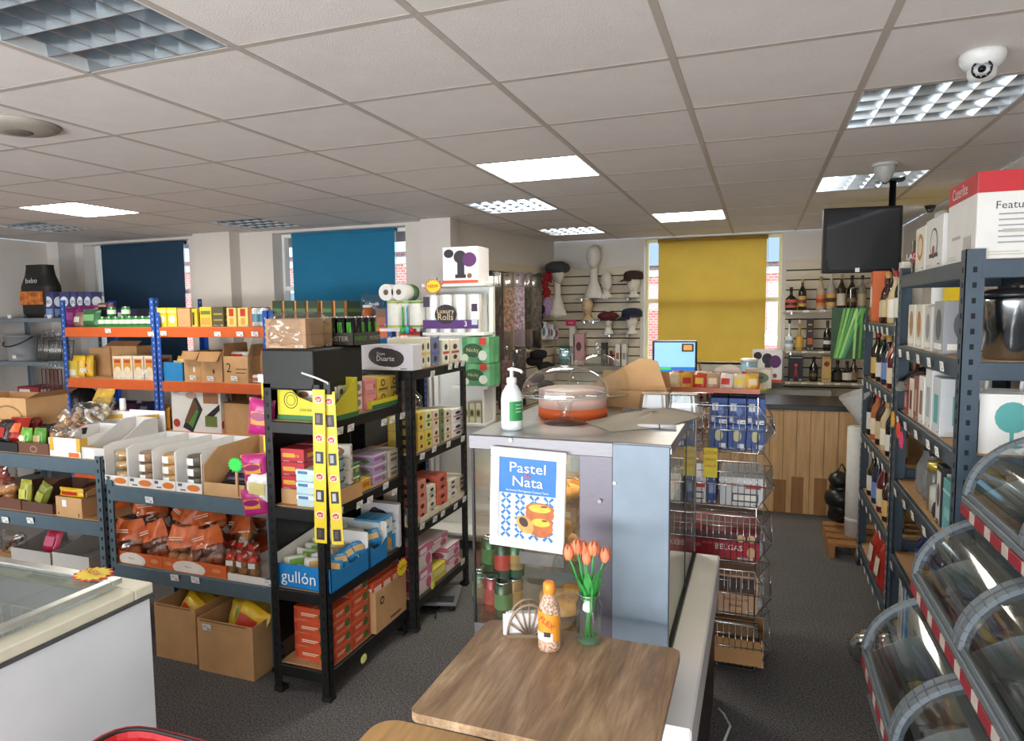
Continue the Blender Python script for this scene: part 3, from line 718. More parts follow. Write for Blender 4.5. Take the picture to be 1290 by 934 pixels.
# middle shelf of left rack (z .60)
tray_y('brown tray of cake bags under the crisps', -14, 22, .602, GY+.02, .3, .1, .06, '6b4636')
tray_y('brown tray of lime green snack bags', 23, 62, .602, GY+.02, .3, .12, .055, '5f4034')
clear_bag('clear bag of red and brown cakes at the left edge, upper', 6, 600, 2.66, .7, .17, .13, .09, 'a04a34', 21, 9, br=.03)
clear_bag('clear bag of golden cakes at the left edge, lower', 10, 640, 2.58, .612, .15, .13, .08, 'c48a52', 22, 8, br=.03)
pk('lime yellow snack packet in the brown tray, left one', 33, 640, 2.56, .61, .08, .15, .05, 'a9a83c', 'c9c45a', None, 23, -.1, 0)
pk('olive green snack packet leaning in the brown tray', 49, 640, 2.57, .61, .08, .15, .05, '7f8534', 'a5a44a', None, 24, -.1, 0, roll=.45)
w = .19; o = cardboard_box('cardboard_box', w, .26, .105, '', [('r', .25, .42, .5, .85, 'f0eeea'), ('r', .08, .12, .08, .2, '4a3a2c'), ('r', .85, .89, .06, .22, '4a3a2c')]); a = hy(88, 660, GY+.02); put(o, (a.x, GY+.15, .602)); tag(o, 'small brown carton of yellow packets beside the rack post', 'box')
text('n', .09, 'c2342c', o, (w/2+.003, -.02, .055), (PI/2, 0, PI/2))
MB(CARD).prism([(-.1, .1), (.13, .1), (.13, .165), (.05, .17), (-.1, .13)], w/2-.004, w/2, 'x').build('side_panel', o)
MB(CARD).box(-w/2, w/2, .122, .126, .1, .17).build('back_panel', o)
o = packet('yellow_packet', .17, .05, .03, 'e0b21c', None, 31, 'b8281e'); put(o, (a.x-.01, GY+.05, .70)); tag(o, 'yellow biscuit packet lying in the small brown carton', 'snack packet')
# lower shelf of the left rack (z .30)
tray_y('pale grey tray of dark packets on the lowest shelf', 5, 55, .302, GY+.05, .34, .12, .07, 'a9a6a2'); tray_y('pale grey tray of pink packets on the lowest shelf', 57, 104, .302, GY+.05, .34, .14, .08, 'b5b2ae')
pk('pink packet in the grey tray on the lowest shelf', 62, 695, 2.64, .32, .12, .14, .05, 'b3264a', 'd06080', None, 33, -.4)
clear_bag('clear bag of dark biscuits on the lowest shelf', 18, 690, 2.6, .312, .18, .13, .08, '5a4030', 34, 10)
# ---- top of the right grey rack: white display cartons with stacked jars
zb = .802
DX = [(133, 162), (162, 194), (193, 222), (222, 255)]
jarm = [('cda468', 'cda468'), ('8a6a48', 'e8e6e2'), ('b98e58', 'e8e6e2'), ('57503e', 'e8e6e2')]
nutnames = ['golden nuts', 'brown almonds', 'tan cashews', 'dark olives']
for k, (x0, x1) in enumerate(DX):
    Y = GY+.02-.012*k*0; a, b = hy(x0, 610, Y), hy(x1, 610, Y); w = b.x-a.x-.004
    e = empty('display_carton', ((a.x+b.x)/2, Y+.2, zb), 0, 'white open-front display carton of %s, %s from the left' % (nutnames[k], ORD[k]), 'box', 'white nut display cartons')
    d = .4; H = .205; th = .003
    mb = MB(WHITE); mb.box(-w/2, w/2, -d/2, d/2, 0, th).box(-w/2, w/2, d/2-th, d/2, 0, H)
    for sx in (-w/2, w/2-th): mb.prism([(-d/2, 0), (d/2, 0), (d/2, H*1.0), (-d/2+.05, H), (-d/2, H*.93)], sx, sx+th, 'x')
    mb.build('shell', e)
    f = MB(pm('e8e4de', .55)).box(-w/2, w/2, -d/2-th, -d/2, 0, .048).build('front_lip', e)
    mb = MB(pm('e07a2a', .5)); mb.poly([(w*.18+w*.26*math.cos(2*PI*q/14), -d/2-th-.001, .024+.016*math.sin(2*PI*q/14)) for q in range(14)])
    mb.mat(pm('5a5a5e', .5)); mb.poly([(-w*.42, -d/2-th-.001, .028), (-w*.26, -d/2-th-.001, .028), (-w*.26, -d/2-th-.001, .042), (-w*.42, -d/2-th-.001, .042)]).poly([(-w*.34, -d/2-th-.001, .008), (-w*.12, -d/2-th-.001, .008), (-w*.12, -d/2-th-.001, .014), (-w*.34, -d/2-th-.001, .014)]); mb.build('printed_logo', f)
    if k < 4:
        for q in range(3):
            if k == 0:
                mb = MB(pm('c9a064', .6, var=.3, scale=60)); lump(mb, (0, 0, .027), .05, q+k*3, sx=.95, sy=1, sz=.5); o = mb.build('nut_tub'); MB(FILM).lathe([(.051, 0), (.053, .046), (0, .05)], 16).build('film_wrap', o)
            else:
                mb = MB(pm(jarm[k][0], .45, var=.35, scale=50)); mb.lathe([(.044, 0), (.049, .006), (.05, .04), (.044, .05)], 18); o = mb.build('nut_tub')
                mb = MB(pm('efeeea', .5)); n = 9
                mb.grid(n, 1, lambda u, v: (-.051*math.cos(PI*(.1+.5*u)), -.051*math.sin(PI*(.1+.5*u)), .008+.034*v)); mb.build('paper_label', o)
            put(o, ((a.x+b.x)/2+w*.04, Y+.056, zb+.02+.0515*q)); tag(o, 'clear tub of %s, %s of its stack' % (nutnames[k], ['bottom one', 'middle one', 'top one'][q]), 'tub', 'stacked nut tubs')
# tall white header boards behind
for k, (x0, x1) in enumerate(((103, 160), (160, 204))):
    a, b = hy(x0, 530, 2.9), hy(x1, 530, 2.9); w = b.x-a.x
    o = MB(WHITE).box(-w/2, w/2, 0, .006, 0, .33, .001).build('display_header')
    mb = MB(pm('d8a53c', .6)); mb.poly([(-w*.4, -.001, .26), (w*.35, -.001, .285), (w*.35, -.001, .312), (-w*.4, -.001, .288)]); mb.build('printed_breadsticks', o)
    mb = MB(pm('c9785a', .6)); mb.box(-w*.3, w*.1, -.0012, -.0006, .225, .235).box(-w*.3, 0, -.0012, -.0006, .205, .213); mb.build('printed_lines', o)
    put(o, ((a.x+b.x)/2, 2.92, .802 if k else .922-.06)); o.location.z = .802; o.scale.z = (hy((x0+x1)/2, 517, 2.92).z-.802)/.33; tag(o, 'white breadstick display header, %s of two' % ['left', 'right'][k], 'display card', 'breadstick headers')
# small white shaker on top
o = bottle('shaker_bottle', .018, .07, 'e8e8e6', None, 'e8e8e6', .8, .6); a = hy(152, 512, 2.93); put(o, (a.x, 2.945, hy(152, 517, 2.945).z)); tag(o, 'small white shaker bottle above the breadstick headers', 'bottle'); 
MB(CARD).box(-.06, .06, -.008, .012, -(o.location.z-.803), 0).build('display_ledge', o)
# brown cartons at right of the shelf
a, b = hy(257, 615, GY+.02), hy(308, 615, GY+.02); w = b.x-a.x
o = cardboard_box('cardboard_box', w, .4, .06, '', ()); put(o, ((a.x+b.x)/2, GY+.22, zb)); tag(o, 'brown shelf carton of dark chocolate packets', 'box')
MB(CARD).prism([(-.2, .06), (.2, .06), (.2, .22), (-.1, .21), (-.2, .14)], -w/2, -w/2+.004, 'x').build('side_panel', o); MB(CARD).box(-w/2, w/2, .194, .198, .06, .22).build('back_panel', o)
for k in range(4):
    q = packet('chocolate_packet', w*.8, .05, .03, '1f1d28', '6a5a72', 40+k); put(q, ((a.x+b.x)/2+.004, GY+.07+.03*k, zb+.006+.028*k), rot=(-.9, 0, 0)); tag(q, 'dark chocolate packet in the brown shelf carton, %s from the front' % ORD[k], 'snack packet', 'chocolate packets')
a, b = hy(306, 618, GY+.05), hy(336, 618, GY+.05); w = b.x-a.x
o = cardboard_box('cardboard_box', w, .3, .17, '', [('r', .05, .95, .35, .38, '8d6a44'), ('r', .05, .95, .55, .58, '8d6a44'), ('r', .05, .95, .75, .78, '8d6a44')]); put(o, ((a.x+b.x)/2, GY+.22, zb)); tag(o, 'ridged brown carton beside the pink crisp strip', 'box')
g = burst('starburst_price_card', 'fluorescent green starburst card on the brown shelf carton', hy(297, 586, GY+.012), 0, .036, '3ede5a', '2fd04c', None); MB(CARD).box(-.006, .006, .0, .007, -(g.location.z-.81), 0).build('card_stick', g)
# ---- bread shelf (z .40): printed tray, bread bags, small tray
zs = .402
ORNG = pm('e0703a', .28, var=.25, scale=22, name='orange_printed_film')
for k, (x0, x1) in enumerate(((141, 205), (205, 285))):
    a, b = hy(x0, 715, GY+.02), hy(x1, 715, GY+.02)
    o = tray('bread_tray', b.x-a.x-.003, .38, .07, .06, 'd8652c', prints=[('e', .42, .35, .26, .62, 'efe9e0'), ('r', .12, .72, -.3, 0.0, 'd8652c'), ('e', .1, .5, .06, .16, 'e59462'), ('e', .85, .5, .07, .18, 'e59462'), ('t', ['Panrico', 'Panrico'][k], .42, .5, .22, 'c4503a')]); put(o, ((a.x+b.x)/2, GY+.02+.19, zs)); tag(o, 'orange printed bread tray with white oval, %s one' % ['left', 'right'][k], 'tray', 'orange bread trays')
    for q in o.children:
        if q.name.startswith('printed'):
            me = q.data
ROLLC = [pm('cf8f50', .5, var=.35, scale=24), pm('b86a3c', .5, var=.35, scale=24), pm('9c5638', .5, var=.35, scale=24)]
def bread_bag_meshes(seed, w, h, t):
    r = random.Random(seed); rolls = MB(ROLLC[seed % 3])
    for i in range(3):
        for j in range(2): lump(rolls, (-w*.3+w*.3*i+r.uniform(-.01, .01), r.uniform(-.12, .12)*t, h*(.16+.3*j)), w*.17, seed*7+i+j*3, sy=t/w*1.5, sz=.85, seg=10, rg=6)
    film = MB(FILM); pillow(film, w, h*.7, t*1.05, seed, 9, 8, .22); film.xf(Matrix.Translation((0, 0, h*.36)))
    top = MB(ORNG)
    def g(s):
        def f(u, v):
            a = 2*u-1; bl = (1-abs(a)**3)**.6*(1-.75*v)
            return (a*w/2*(.98-.25*v*v), s*t/2*bl*(1.08+.18*math.sin(9*a+seed+4*v)), h*(.5+.5*v)-.03*h*math.cos(3*a))
        return f
    top.grid(10, 5, g(-1)); top.grid(10, 5, lambda u, v: g(1)(1-u, v))
    lab = MB(pm('f0d8c0', .4))
    for q in range(2): lab.poly([(-w*.22+q*.01, -t*.40-.02, h*(.74-.06*q)), (w*.2, -t*.40-.02, h*(.75-.06*q)), (w*.2, -t*.40-.019, h*(.775-.06*q)), (-w*.22, -t*.40-.019, h*(.765-.06*q))])
    return [x.mesh(n) for x, n in ((rolls, 'bread_rolls'), (film, 'clear_film'), (top, 'printed_film'), (lab, 'printed_lines'))]
BB = [bread_bag_meshes(s, .2, .19, .11) for s in (1, 2, 3)]
bl = [(162, 2.58, .0, 0, .1, 'at the left end of the front row'), (200, 2.6, .0, 1, -.1, 'second in the front row'), (232, 2.58, 0, 2, .05, 'third in the front row'), (264, 2.57, .01, 1, -.02, 'standing upright at the right of the front row'),
      (150, 2.72, .05, 2, .3, 'lying at the left of the middle row'), (190, 2.73, .08, 0, .2, 'second in the middle row'), (228, 2.73, .08, 1, -.2, 'third in the middle row'), (268, 2.72, .07, 0, .1, 'fourth in the middle row'), (302, 2.72, .04, 2, -.3, 'at the right of the middle row'),
      (205, 2.85, .12, 1, .2, 'at the left of the back row'), (245, 2.86, .13, 2, -.1, 'in the middle of the back row'), (285, 2.86, .12, 0, .15, 'at the right of the back row'), (315, 2.85, .05, 1, .2, 'at the far right of the back row')]
for px, Y, dz, k, rz, lab in bl:
    a = hy(px, 690, Y); o = empty('bread_bag', (a.x, Y, zs+.012+dz), 0, 'orange bag of bread rolls ' + lab, 'bread bag', 'orange bread bags'); o.rotation_euler = (-.25 if dz else -.12, random.uniform(-.35, .35), rz*1.8)
    for me, n in zip(BB[k], ('bread_rolls', 'clear_film', 'printed_film', 'printed_lines')): mk(n, me, o)
a, b = hy(287, 730, GY+.01), hy(334, 730, GY+.01); o = tray('bread_tray', b.x-a.x, .3, .05, .035, 'ece8e2'); put(o, ((a.x+b.x)/2, GY+.16, zs)); tag(o, 'low white tray of small bread bags at right of the bread shelf', 'tray')
for k in range(6):
    px = 293+(k % 3)*14; Y = GY+.05+.13*(k//3); a = hy(px, 715, Y)
    o = MB(FILM); pillow(o, .06, .12, .05, 60+k, 8, 8, .2); o.xf(Matrix.Translation((0, 0, .06))); o = o.build('bread_bag')
    mb = MB(pm('b07a44', .55, var=.3, scale=30)); lump(mb, (0, 0, .035), .024, k, sz=1.3); lump(mb, (.005, 0, .07), .02, k+9, sz=1.1); mb.build('bread_rolls', o)
    MB(pm('d0402a', .4)).prism([(-.025, .085), (.025, .085), (.012, .118), (-.012, .118)], -.02, .02, 'y').build('printed_top', o)
    MB(TAGM).box(-.018, .018, -.028, -.027, .06, .085).build('price_label', o)
    put(o, (a.x, Y, zs+.005), random.uniform(-.2, .2)); tag(o, 'small clear bread bag with red top, %s row, %s from the left' % (['front', 'rear'][k//3], ORD[k % 3]), 'bread bag', 'small bread bags')
# ---- cartons of yellow packets on the floor
for k, (x0, x1, d, yf) in enumerate(((196, 247, .34, 2.43), (249, 318, .42, 2.40))):
    a = hz(x0+4, 845, 0); b = hz(x1, 845, 0); X0, X1 = hy(x0, 800, yf).x, hy(x1, 800, yf).x
    o = cardboard_box('cardboard_box', X1-X0, d, [.27, .25][k], '', [('r', .05, .9, .96, .99, '8d6a44')]); put(o, ((X0+X1)/2, yf+d/2, .0)); tag(o, ['tall brown carton of yellow packets on the floor by the freezer', 'wide brown carton of yellow packets on the floor under the bread'][k], 'box')
    if k == 1: text('n', .12, 'b82a2a', o, ((X1-X0)/2+.003, -.02, .13), (PI/2, 0, PI/2)); tagcard(o, (-(X1-X0)/2+.06, -d/2-.003, .215))
    else: MB(CARD).box(-(X1-X0)/2, (X1-X0)/2, d/2-.004, d/2, .27, .36).build('back_panel', o)
    for q in range(5):
        p = packet('pasta_packet', .2, .16, .06, ['d9b21e', 'c9a82a', 'd4ac22'][q % 3], ['b8321e', '5a8a3a', 'c4a24a'][q % 3], 70+q+k*5); rx = (X0+X1)/2+random.uniform(-.3, .3)*(X1-X0-.1); put(p, (rx, yf+.08+.055*q*(d/.42), .12+.02*k), rot=(-.4-.1*q, random.uniform(-.5, .5), random.uniform(-.4, .4))); tag(p, 'yellow packet in the %s floor carton, %s from the front' % (['tall', 'wide'][k], ORD[q]), 'snack packet', 'yellow packets in floor cartons')
# ================================================================ BLUE AND ORANGE RACKS (further back)
BLUE = pm('1f4fa8', .4, var=.06, name='blue_rack_paint'); ORG = pm('d9622a', .45, var=.06, name='orange_beam_paint')
BY, BD = 4.5, .55
XS = [-5.95, -4.82, -3.64, -2.52]
names = ['left bay of the blue and orange racking', 'middle bay of the blue and orange racking', 'right bay of blue and orange racking behind the tea cartons']
RB = []
for k in range(3):
    RB.append(rack('pallet_rack', names[k], XS[k]+.003, XS[k+1]-.003, BY, BY+BD, [1.80, 1.68, 1.68][k], [1.552, 1.09, .66, .2], BLUE, ORG, bh=.085, pw=.05, sides=False, group='blue and orange racking', slot_col='aab4c4'))
shelf_tags(RB[0], [hy(x, y, BY-.012) for x, y in ((136, 417), (190, 421), (105, 467), (182, 469))], 'y')
shelf_tags(RB[1], [hy(x, y, BY-.012) for x, y in ((206, 420), (274, 421), (302, 421), (321, 421), (243, 476), (265, 477), (295, 477))], 'y')
for rk in RB:
    for c in rk.children:
        if c.name.startswith('price_tag'): c.scale = (1.35, 1, 1.2)
Z1, Z2, Z3 = 1.554, 1.092, .662
g1 = 'groceries on the top orange shelf'
for k, (px, py, w, h, c, b, rz, lab) in enumerate(((88, 380, .2, .19, '7d1f66', 'a34a8a', 0, 'purple nut packet at the left of the top orange shelf'), (108, 378, .2, .2, '6e1c5c', '93407c', .2, 'purple nut packet, second on the top orange shelf'),
        (100, 392, .15, .13, '8a6a5a', 'd8d4cc', -.2, 'brown and cream packet in front of the purple packets'), (114, 392, .19, .16, '2f6a3c', '7fae7a', .1, 'green leafy packet in front of the navy box'))):
    pk(lab, px, py, BY+.06+(.1 if k < 2 else 0), Z1, w, h, .08, c, b, None, 80+k, -.15, rz, group=g1)
boxY('snack_box', 'flat navy box lying behind the green cans', 'box', 120, 172, 390, BY+.28, Z1, .25, '242a3e', [('r', .55, .75, .3, .8, 'c8ccd4')], g1)
o = packet('biscuit_packet', .2, .06, .1, '7a3a5a', 'e0c8a0', 90); a = hy(133, 380, BY+.4); put(o, (a.x, BY+.4, hy(133, 390, BY+.28).z+.005)); tag(o, 'pink biscuit packet lying on the navy box', 'snack packet', g1)
proto = can('food_can', .036, .085, '3f8a4a', 'd8e4cc')
for k in range(8):
    o = proto if k == 0 else dup(proto); a = hy(129+8.6*k, 405, BY+.07); put(o, (a.x, BY+.07, Z1+.008)); tag(o, 'small green tin on the top orange shelf, %s from the left' % ORD[k], 'can', 'green tins')
for k in range(2):
    o = dup(proto, (hy(142+18*k, 395, BY+.09).x, BY+.08, Z1+.095), 0, 'small green tin stacked on the others, %s one' % ['left', 'right'][k], 'green tins')
a, b = hy(125, 412, BY+.03), hy(194, 412, BY+.03); o = tray('can_tray', b.x-a.x, .1, .025, .02, '2f7a40'); put(o, ((a.x+b.x)/2, BY+.07, Z1)); tag(o, 'low green tray under the small green tins', 'tray')
yl = [('r', .0, 1, .72, .9, 'f4e07a'), ('e', .5, .4, .34, .22, 'f2ead0')]
rowb = [(196, 209, 388, 'e3c52c', yl, 'yellow carton with pale circle beside the blue post'), (210, 222, 388, 'e3c52c', yl, 'yellow carton with pale circle, second from the blue post'), (223, 239, 389, CARD, [], 'brown open carton between the yellow cartons'), (241, 248, 389, 'dfc034', [('r', .1, .5, .1, .8, '3a3426')], 'narrow yellow carton with dark print'),
        (251, 266, 387, 'd8c23a', [('r', .1, .9, .1, .45, 'd8a04a'), ('r', .1, .9, .62, .8, '6a7a3a')], 'yellow carton with dark green lettering'), (267, 281, 387, '5a5238', [('r', .1, .9, .3, .38, 'a89a4a'), ('r', .1, .9, .6, .68, 'a89a4a')], 'dark olive carton on the top orange shelf'),
        (285, 297, 388, 'e6cf80', [('r', .25, .75, .55, .95, 'c8321e'), ('r', .3, .7, .1, .45, 'e8a03a')], 'cream drink carton with red top, left one'), (299, 312, 388, 'e6cf80', [('r', .25, .75, .55, .95, 'c8321e'), ('r', .3, .7, .1, .45, 'e8a03a')], 'cream drink carton with red top, right one'), (313, 317, 387, 'c2662c', [], 'narrow orange brown carton on the top orange shelf')]
for x0, x1, yt, c, pr, lab in rowb: boxY('food_carton', lab, 'box', x0, x1, yt, BY+.03, Z1, .22, c, pr, g1)
for k in range(2):
    o = can('salt_tub', .05, .15, 'dfe4e6', '5a8aa0', 'eeeeee'); a = hy(324+9*k, 400, BY+.08); put(o, (a.x, BY+.08+.02*k, Z1)); tag(o, 'white and teal tub beside the right blue post, %s one' % ['left', 'right'][k], 'tub', 'white tubs')
o = tray('yellow_display_tray', hy(249, 410, BY).x-hy(197, 410, BY).x, .22, .05, .045, 'dcc23a'); 
put(o, ((hy(249, 410, BY).x+hy(197, 410, BY).x)/2, BY+.012+.11, Z1-.0)); bpy.data.objects.remove(o, do_unlink=True) if not o.children else [bpy.data.objects.remove(q, do_unlink=True) for q in list(o.children)+[o]]
for k, px in enumerate((348, 363, 378, 393, 411, 427)):
    w = hy(px+7, 400, BY+.03).x-hy(px-7, 400, BY+.03).x
    o = carton('tea_carton', w*.95, .24, hy(px, 379, BY+.03).z-Z1, '2c4030', [('r', .0, .16, 0, 1, 'c98a4a'), ('r', .2, 1, .55, .7, '4f7a4a'), ('r', .25, .95, .2, .3, 'c0b48a')]); put(o, (hy(px, 395, BY+.03).x, BY+.15, Z1)); tag(o, 'dark green and orange tea carton above the shrink-wrapped box, %s from left' % ORD[k], 'box', 'dark green tea cartons')
o = bottle('sauce_jar', .05, .16, 'a05a34', 'd8b090', 'd8d8d8', .7, .6); a = hy(462, 395, BY+.1); put(o, (a.x, BY+.12, Z1)); tag(o, 'brown sauce jar right of the dark green tea cartons', 'jar')
clear_bag('clear orange snack bag right of the tea cartons', 470, 390, BY+.2, Z1, .2, .24, .1, 'c26a3a', 95, 10, group=g1)
boxY('food_carton', 'plain brown carton at right end of the top orange shelf', 'box', 473, 487, 389, BY+.04, Z1, .25, '7a5a44', [('r', .1, .9, .1, .5, 'b0654a')], g1)
# middle shelf
g2 = 'groceries on the lower orange shelf'
boxY('food_carton', 'small yellow carton at left end of the lower orange shelf', 'box', 81, 96, 455, BY+.03, Z2, .2, 'd2b84a', [('r', .1, .9, .15, .5, 'e8e4d0')], g2)
for k in range(2): pk('yellow snack packet on the lower orange shelf, %s one' % ['left', 'right'][k], 98+10*k, 455, BY+.08+.05*k, Z2, .15, .2, .07, 'dcb22c', 'e8c860', 'b8321e', 100+k, -.1, .1*k, group=g2)
def cbY(label, px0, px1, pyt, Y, z, d, flaps='', prints=(), g=None, col=None, ang=None):
    w, h, xc = spanY(px0, px1, pyt, Y, z); o = cardboard_box('cardboard_box', w-.003, d, h, flaps, prints, col=col, ang=ang); put(o, (xc, Y+d/2, z)); return tag(o, label, 'box', g)
cbY('open brown carton at the back of the left lower shelf', 112, 138, 438, BY+.25, Z2, .22, '', (), g2); cbY('brown carton with torn flap behind the white cartons', 132, 172, 436, BY+.27, Z2, .2, 'f', [('e', .5, .5, .12, .2, '6a4a30')], g2, ang={'f': -1.0})
for k, px in enumerate((148, 160, 174, 188)):
    w = hy(px+6, 460, BY+.03).x-hy(px-6, 460, BY+.03).x
    o = carton('soup_carton', w, .2, hy(px, 449, BY+.03).z-Z2, 'e6dccb', [('r', .1, .9, .35, .9, 'd8963a'), ('e', .5, .35, .35, .2, 'e8d8b8'), ('r', .2, .8, .72, .84, 'b8402a')]); put(o, (hy(px, 460, BY+.03).x, BY+.13, Z2)); tag(o, 'white and orange soup carton on the lower orange shelf, %s from left' % ORD[k], 'box', 'soup cartons')
a, b = hy(206, 470, BY+.02), hy(230, 470, BY+.02); o = tray('display_tray', b.x-a.x, .24, .17, .16, '2a8ac8'); put(o, ((a.x+b.x)/2, BY+.14, Z2)); tag(o, 'bright blue display tray of biscuits beside the blue post', 'tray', g2)
for k in range(3):
    q = packet('biscuit_packet', .11, .1, .05, 'd8b04a', 'e8d08a', 110+k); put(q, ((a.x+b.x)/2, BY+.07+.05*k, Z2+.07+.04*k), rot=(-.2, 0, 0)); tag(q, 'golden biscuit packet in the bright blue tray, %s from the front' % ORD[k], 'snack packet', 'biscuits in the blue tray')
cbY('brown carton, first right of the bright blue tray', 231, 252, 443, BY+.03, Z2, .3, 'f', [('e', .6, .4, .06, .1, 'efe8dc')], g2, ang={'f': 2.6}); cbY('brown carton, second right of the bright blue tray', 252, 279, 443, BY+.03, Z2, .3, 'f', [('e', .6, .35, .05, .08, '5a4028')], g2, ang={'f': 2.6})
cbY('brown carton printed with the number 2', 281, 312, 449, BY+.03, Z2, .3, 'lr', [('t', '2', .22, .55, .5, '3a2c20'), ('r', .5, .95, .5, .54, '6a4c34'), ('r', .5, .9, .36, .4, '6a4c34')], g2, ang={'l': 0.0, 'r': .3})
o = packet('biscuit_packet', .2, .06, .08, 'e4e0dc', 'c8402c', 120); a = hy(298, 448, BY+.12); put(o, (a.x, BY+.16, hy(298, 452, BY+.12).z)); tag(o, 'white and red packet on top of the carton with the number', 'snack packet', g2)
MB(CARD).box(-.08, .08, -.05, .05, -(o.location.z-Z2)+.005, -.002).build('carton_filler', o)
o = packet('biscuit_packet', .16, .07, .08, 'e8e4e0', 'd06a3c', 121); a = hy(326, 468, BY+.06); put(o, (a.x, BY+.08, Z2)); tag(o, 'white and orange packet by the right blue post', 'snack packet', g2); cbY('dark brown carton behind the right blue post', 313, 334, 440, BY+.18, Z2, .25, '', (), g2)
# low shelf
g3 = 'groceries on the low rear shelf'
o = boxY('appliance_box', 'white kitchen grill box with food pictures under the orange shelf', 'box', 215, 277, 491, BY+.02, Z3, .2, 'e6e2de', [('p', [(.22, .1), (.5, .9), (.64, .55), (.42, -.02)], '2a2a2e'), ('p', [(.26, .25), (.46, .8), (.56, .6), (.42, .12)], '6a4a34'), ('p', [(.34, .2), (.52, .55), (.56, .5), (.42, .1)], '4f8a3a'), ('r', .66, .96, .7, .95, 'a06a4c'), ('p', [(.7, .4), (.98, .7), (.98, .55), (.82, .35)], '24262e'), ('r', .68, .92, .15, .4, '6a7a3a'), ('e', .1, .2, .07, .1, 'b8342c'), ('e', .42, .88, .12, .08, 'c0a090')], g3)
text('lacor', .035, '4a4a50', o, (-.2, -.106, .93*(hy(245, 491, BY+.02).z-Z3)))
boxY('food_carton', 'dark striped carton under the kitchen grill box', 'box', 222, 276, 531, BY-.02, Z3-.0, .1, '8a8474', [('r', .1, .3, .2, .8, '3a3a3a'), ('r', .4, .6, .2, .8, '2c2c2c')], g3) if 0 else None
cbY('low brown carton right of the kitchen grill box', 281, 318, 508, BY+.05, Z3, .3, 'lr', (), g3, ang={'l': .3, 'r': .6})
for k in range(3): pk('yellow packet in the low brown carton, %s from the left' % ORD[k], 290+8*k, 520, BY+.12+.05*k, Z3+.03, .12, .14, .05, 'c8a83a', None, None, 130+k, -.3, group=g3)
for k in range(5): pk('dark navy packet on the low rear shelf, %s from the left' % ORD[k], 138+13*k, 505, BY+.2+.04*(k % 2), Z3, .2, .2+.02*(k % 2), .08, ['262538', '1e2036', '3a2440', '22243a', '1c2038'][k], '6a6a7a' if k % 2 else None, None, 140+k, -.5, .2*(k % 3), group=g3)
o = MB(pm('1d1e20', .25, var=.3)); lump(o, (0, 0, .16), .17, 3, sz=.95, seg=14, rg=9); o = o.build('black_bag'); MB(pm('1d1e20', .25)).lathe([(.03, .3), (.05, .36), (.01, .37)], 8).build('bag_neck', o); put(o, (hy(100, 490, BY+.25).x, BY+.27, Z3)); tag(o, 'shiny black bag under the left orange shelf', 'bag', g3)
for k in range(2): pk('orange snack packet on the low rear shelf by the blue post, %s one' % ['front', 'rear'][k], 207+2*k, 520, BY+.05+.08*k, Z3, .12, .2, .06, 'd89a3a', '3a2a1c', None, 150+k, group=g3)
# ---- charcoal shelving in the far left corner
CY0, CY1 = 4.95, 5.28
rC = rack('metal_shelving', 'dark grey metal shelving in the far left corner', -7.1, -6.06, 4.62, 5.0, 1.665, [1.64, 1.22, .72], GALV, GALV, bh=.04, pw=.035, board=GALV)
shelf_tags(rC, [hy(12, 399, 4.61), hy(62, 399, 4.61), hy(18, 450, 4.61)], 'y')
# charcoal sack
def sack():
    mb = MB(pm('1c1a1a', .6, var=.2)); w, d, h = .24, .14, .36
    prof = [(.8, 0), (1.0, .08), (1.06, .4), (1.04, .62), (.8, .84), (.72, 1.0), (.74, 1.04)]
    for (s0, z0), (s1, z1) in zip(prof, prof[1:]):
        b = len(mb.v); n = 20
        for s, z in ((s0, z0), (s1, z1)):
            for k in range(n):
                a = 2*PI*k/n; c, q = math.cos(a), math.sin(a); mb.v.append((w/2*s*math.copysign(abs(c)**.5, c), d/2*s*math.copysign(abs(q)**.6, q), z*h))
        for k in range(n): mb.face([b+k, b+(k+1) % n, b+n+(k+1) % n, b+n+k], True)
    b = len(mb.v); mb.v += [(w/2*.74*math.cos(2*PI*k/20), d/2*.74*math.sin(2*PI*k/20), h*1.04) for k in range(20)]; mb.face([b+k for k in range(20)])
    o = mb.build('charcoal_sack')
    MB(pm('b5662a', .6, var=.6, scale=30)).grid(8, 4, lambda u, v: ((-.42+.84*u)*w, -d/2*1.075-.001, h*(.26+.26*v))).build('printed_embers', o)
    text('bebo', .05, 'd0ccc8', o, (.03, -d/2*1.05-.02, h*.72)); return o
w, h, xc = spanY(28, 65, 335, 4.75, 1.642); o = sack(); s = h/.374; o.scale = (w/.255, 1.4, s); put(o, (xc, 4.78, 1.642)); tag(o, 'black charcoal sack with glowing ember print on the corner shelving', 'sack')
omo = [('e', .5, .62, .42, .2, 'e6eaf2'), ('t', 'OMO', .5, .6, .2, '2a2f6a', .7), ('r', .1, .9, .1, .35, '7a9ac8')]
for k, (x0, x1) in enumerate(((53, 66), (74, 86), (87, 95), (96, 104), (105, 114))):
    o = boxY('detergent_box', 'navy blue washing powder box on the corner shelving, %s from left' % ORD[k], 'box', x0, x1, 368, 4.7 if k == 0 else 4.72+.02*k, 1.642, .12, '3b406e', omo, 'washing powder boxes', 'fr')
    if o.location.x > -6.1: o.location.z = 1.642
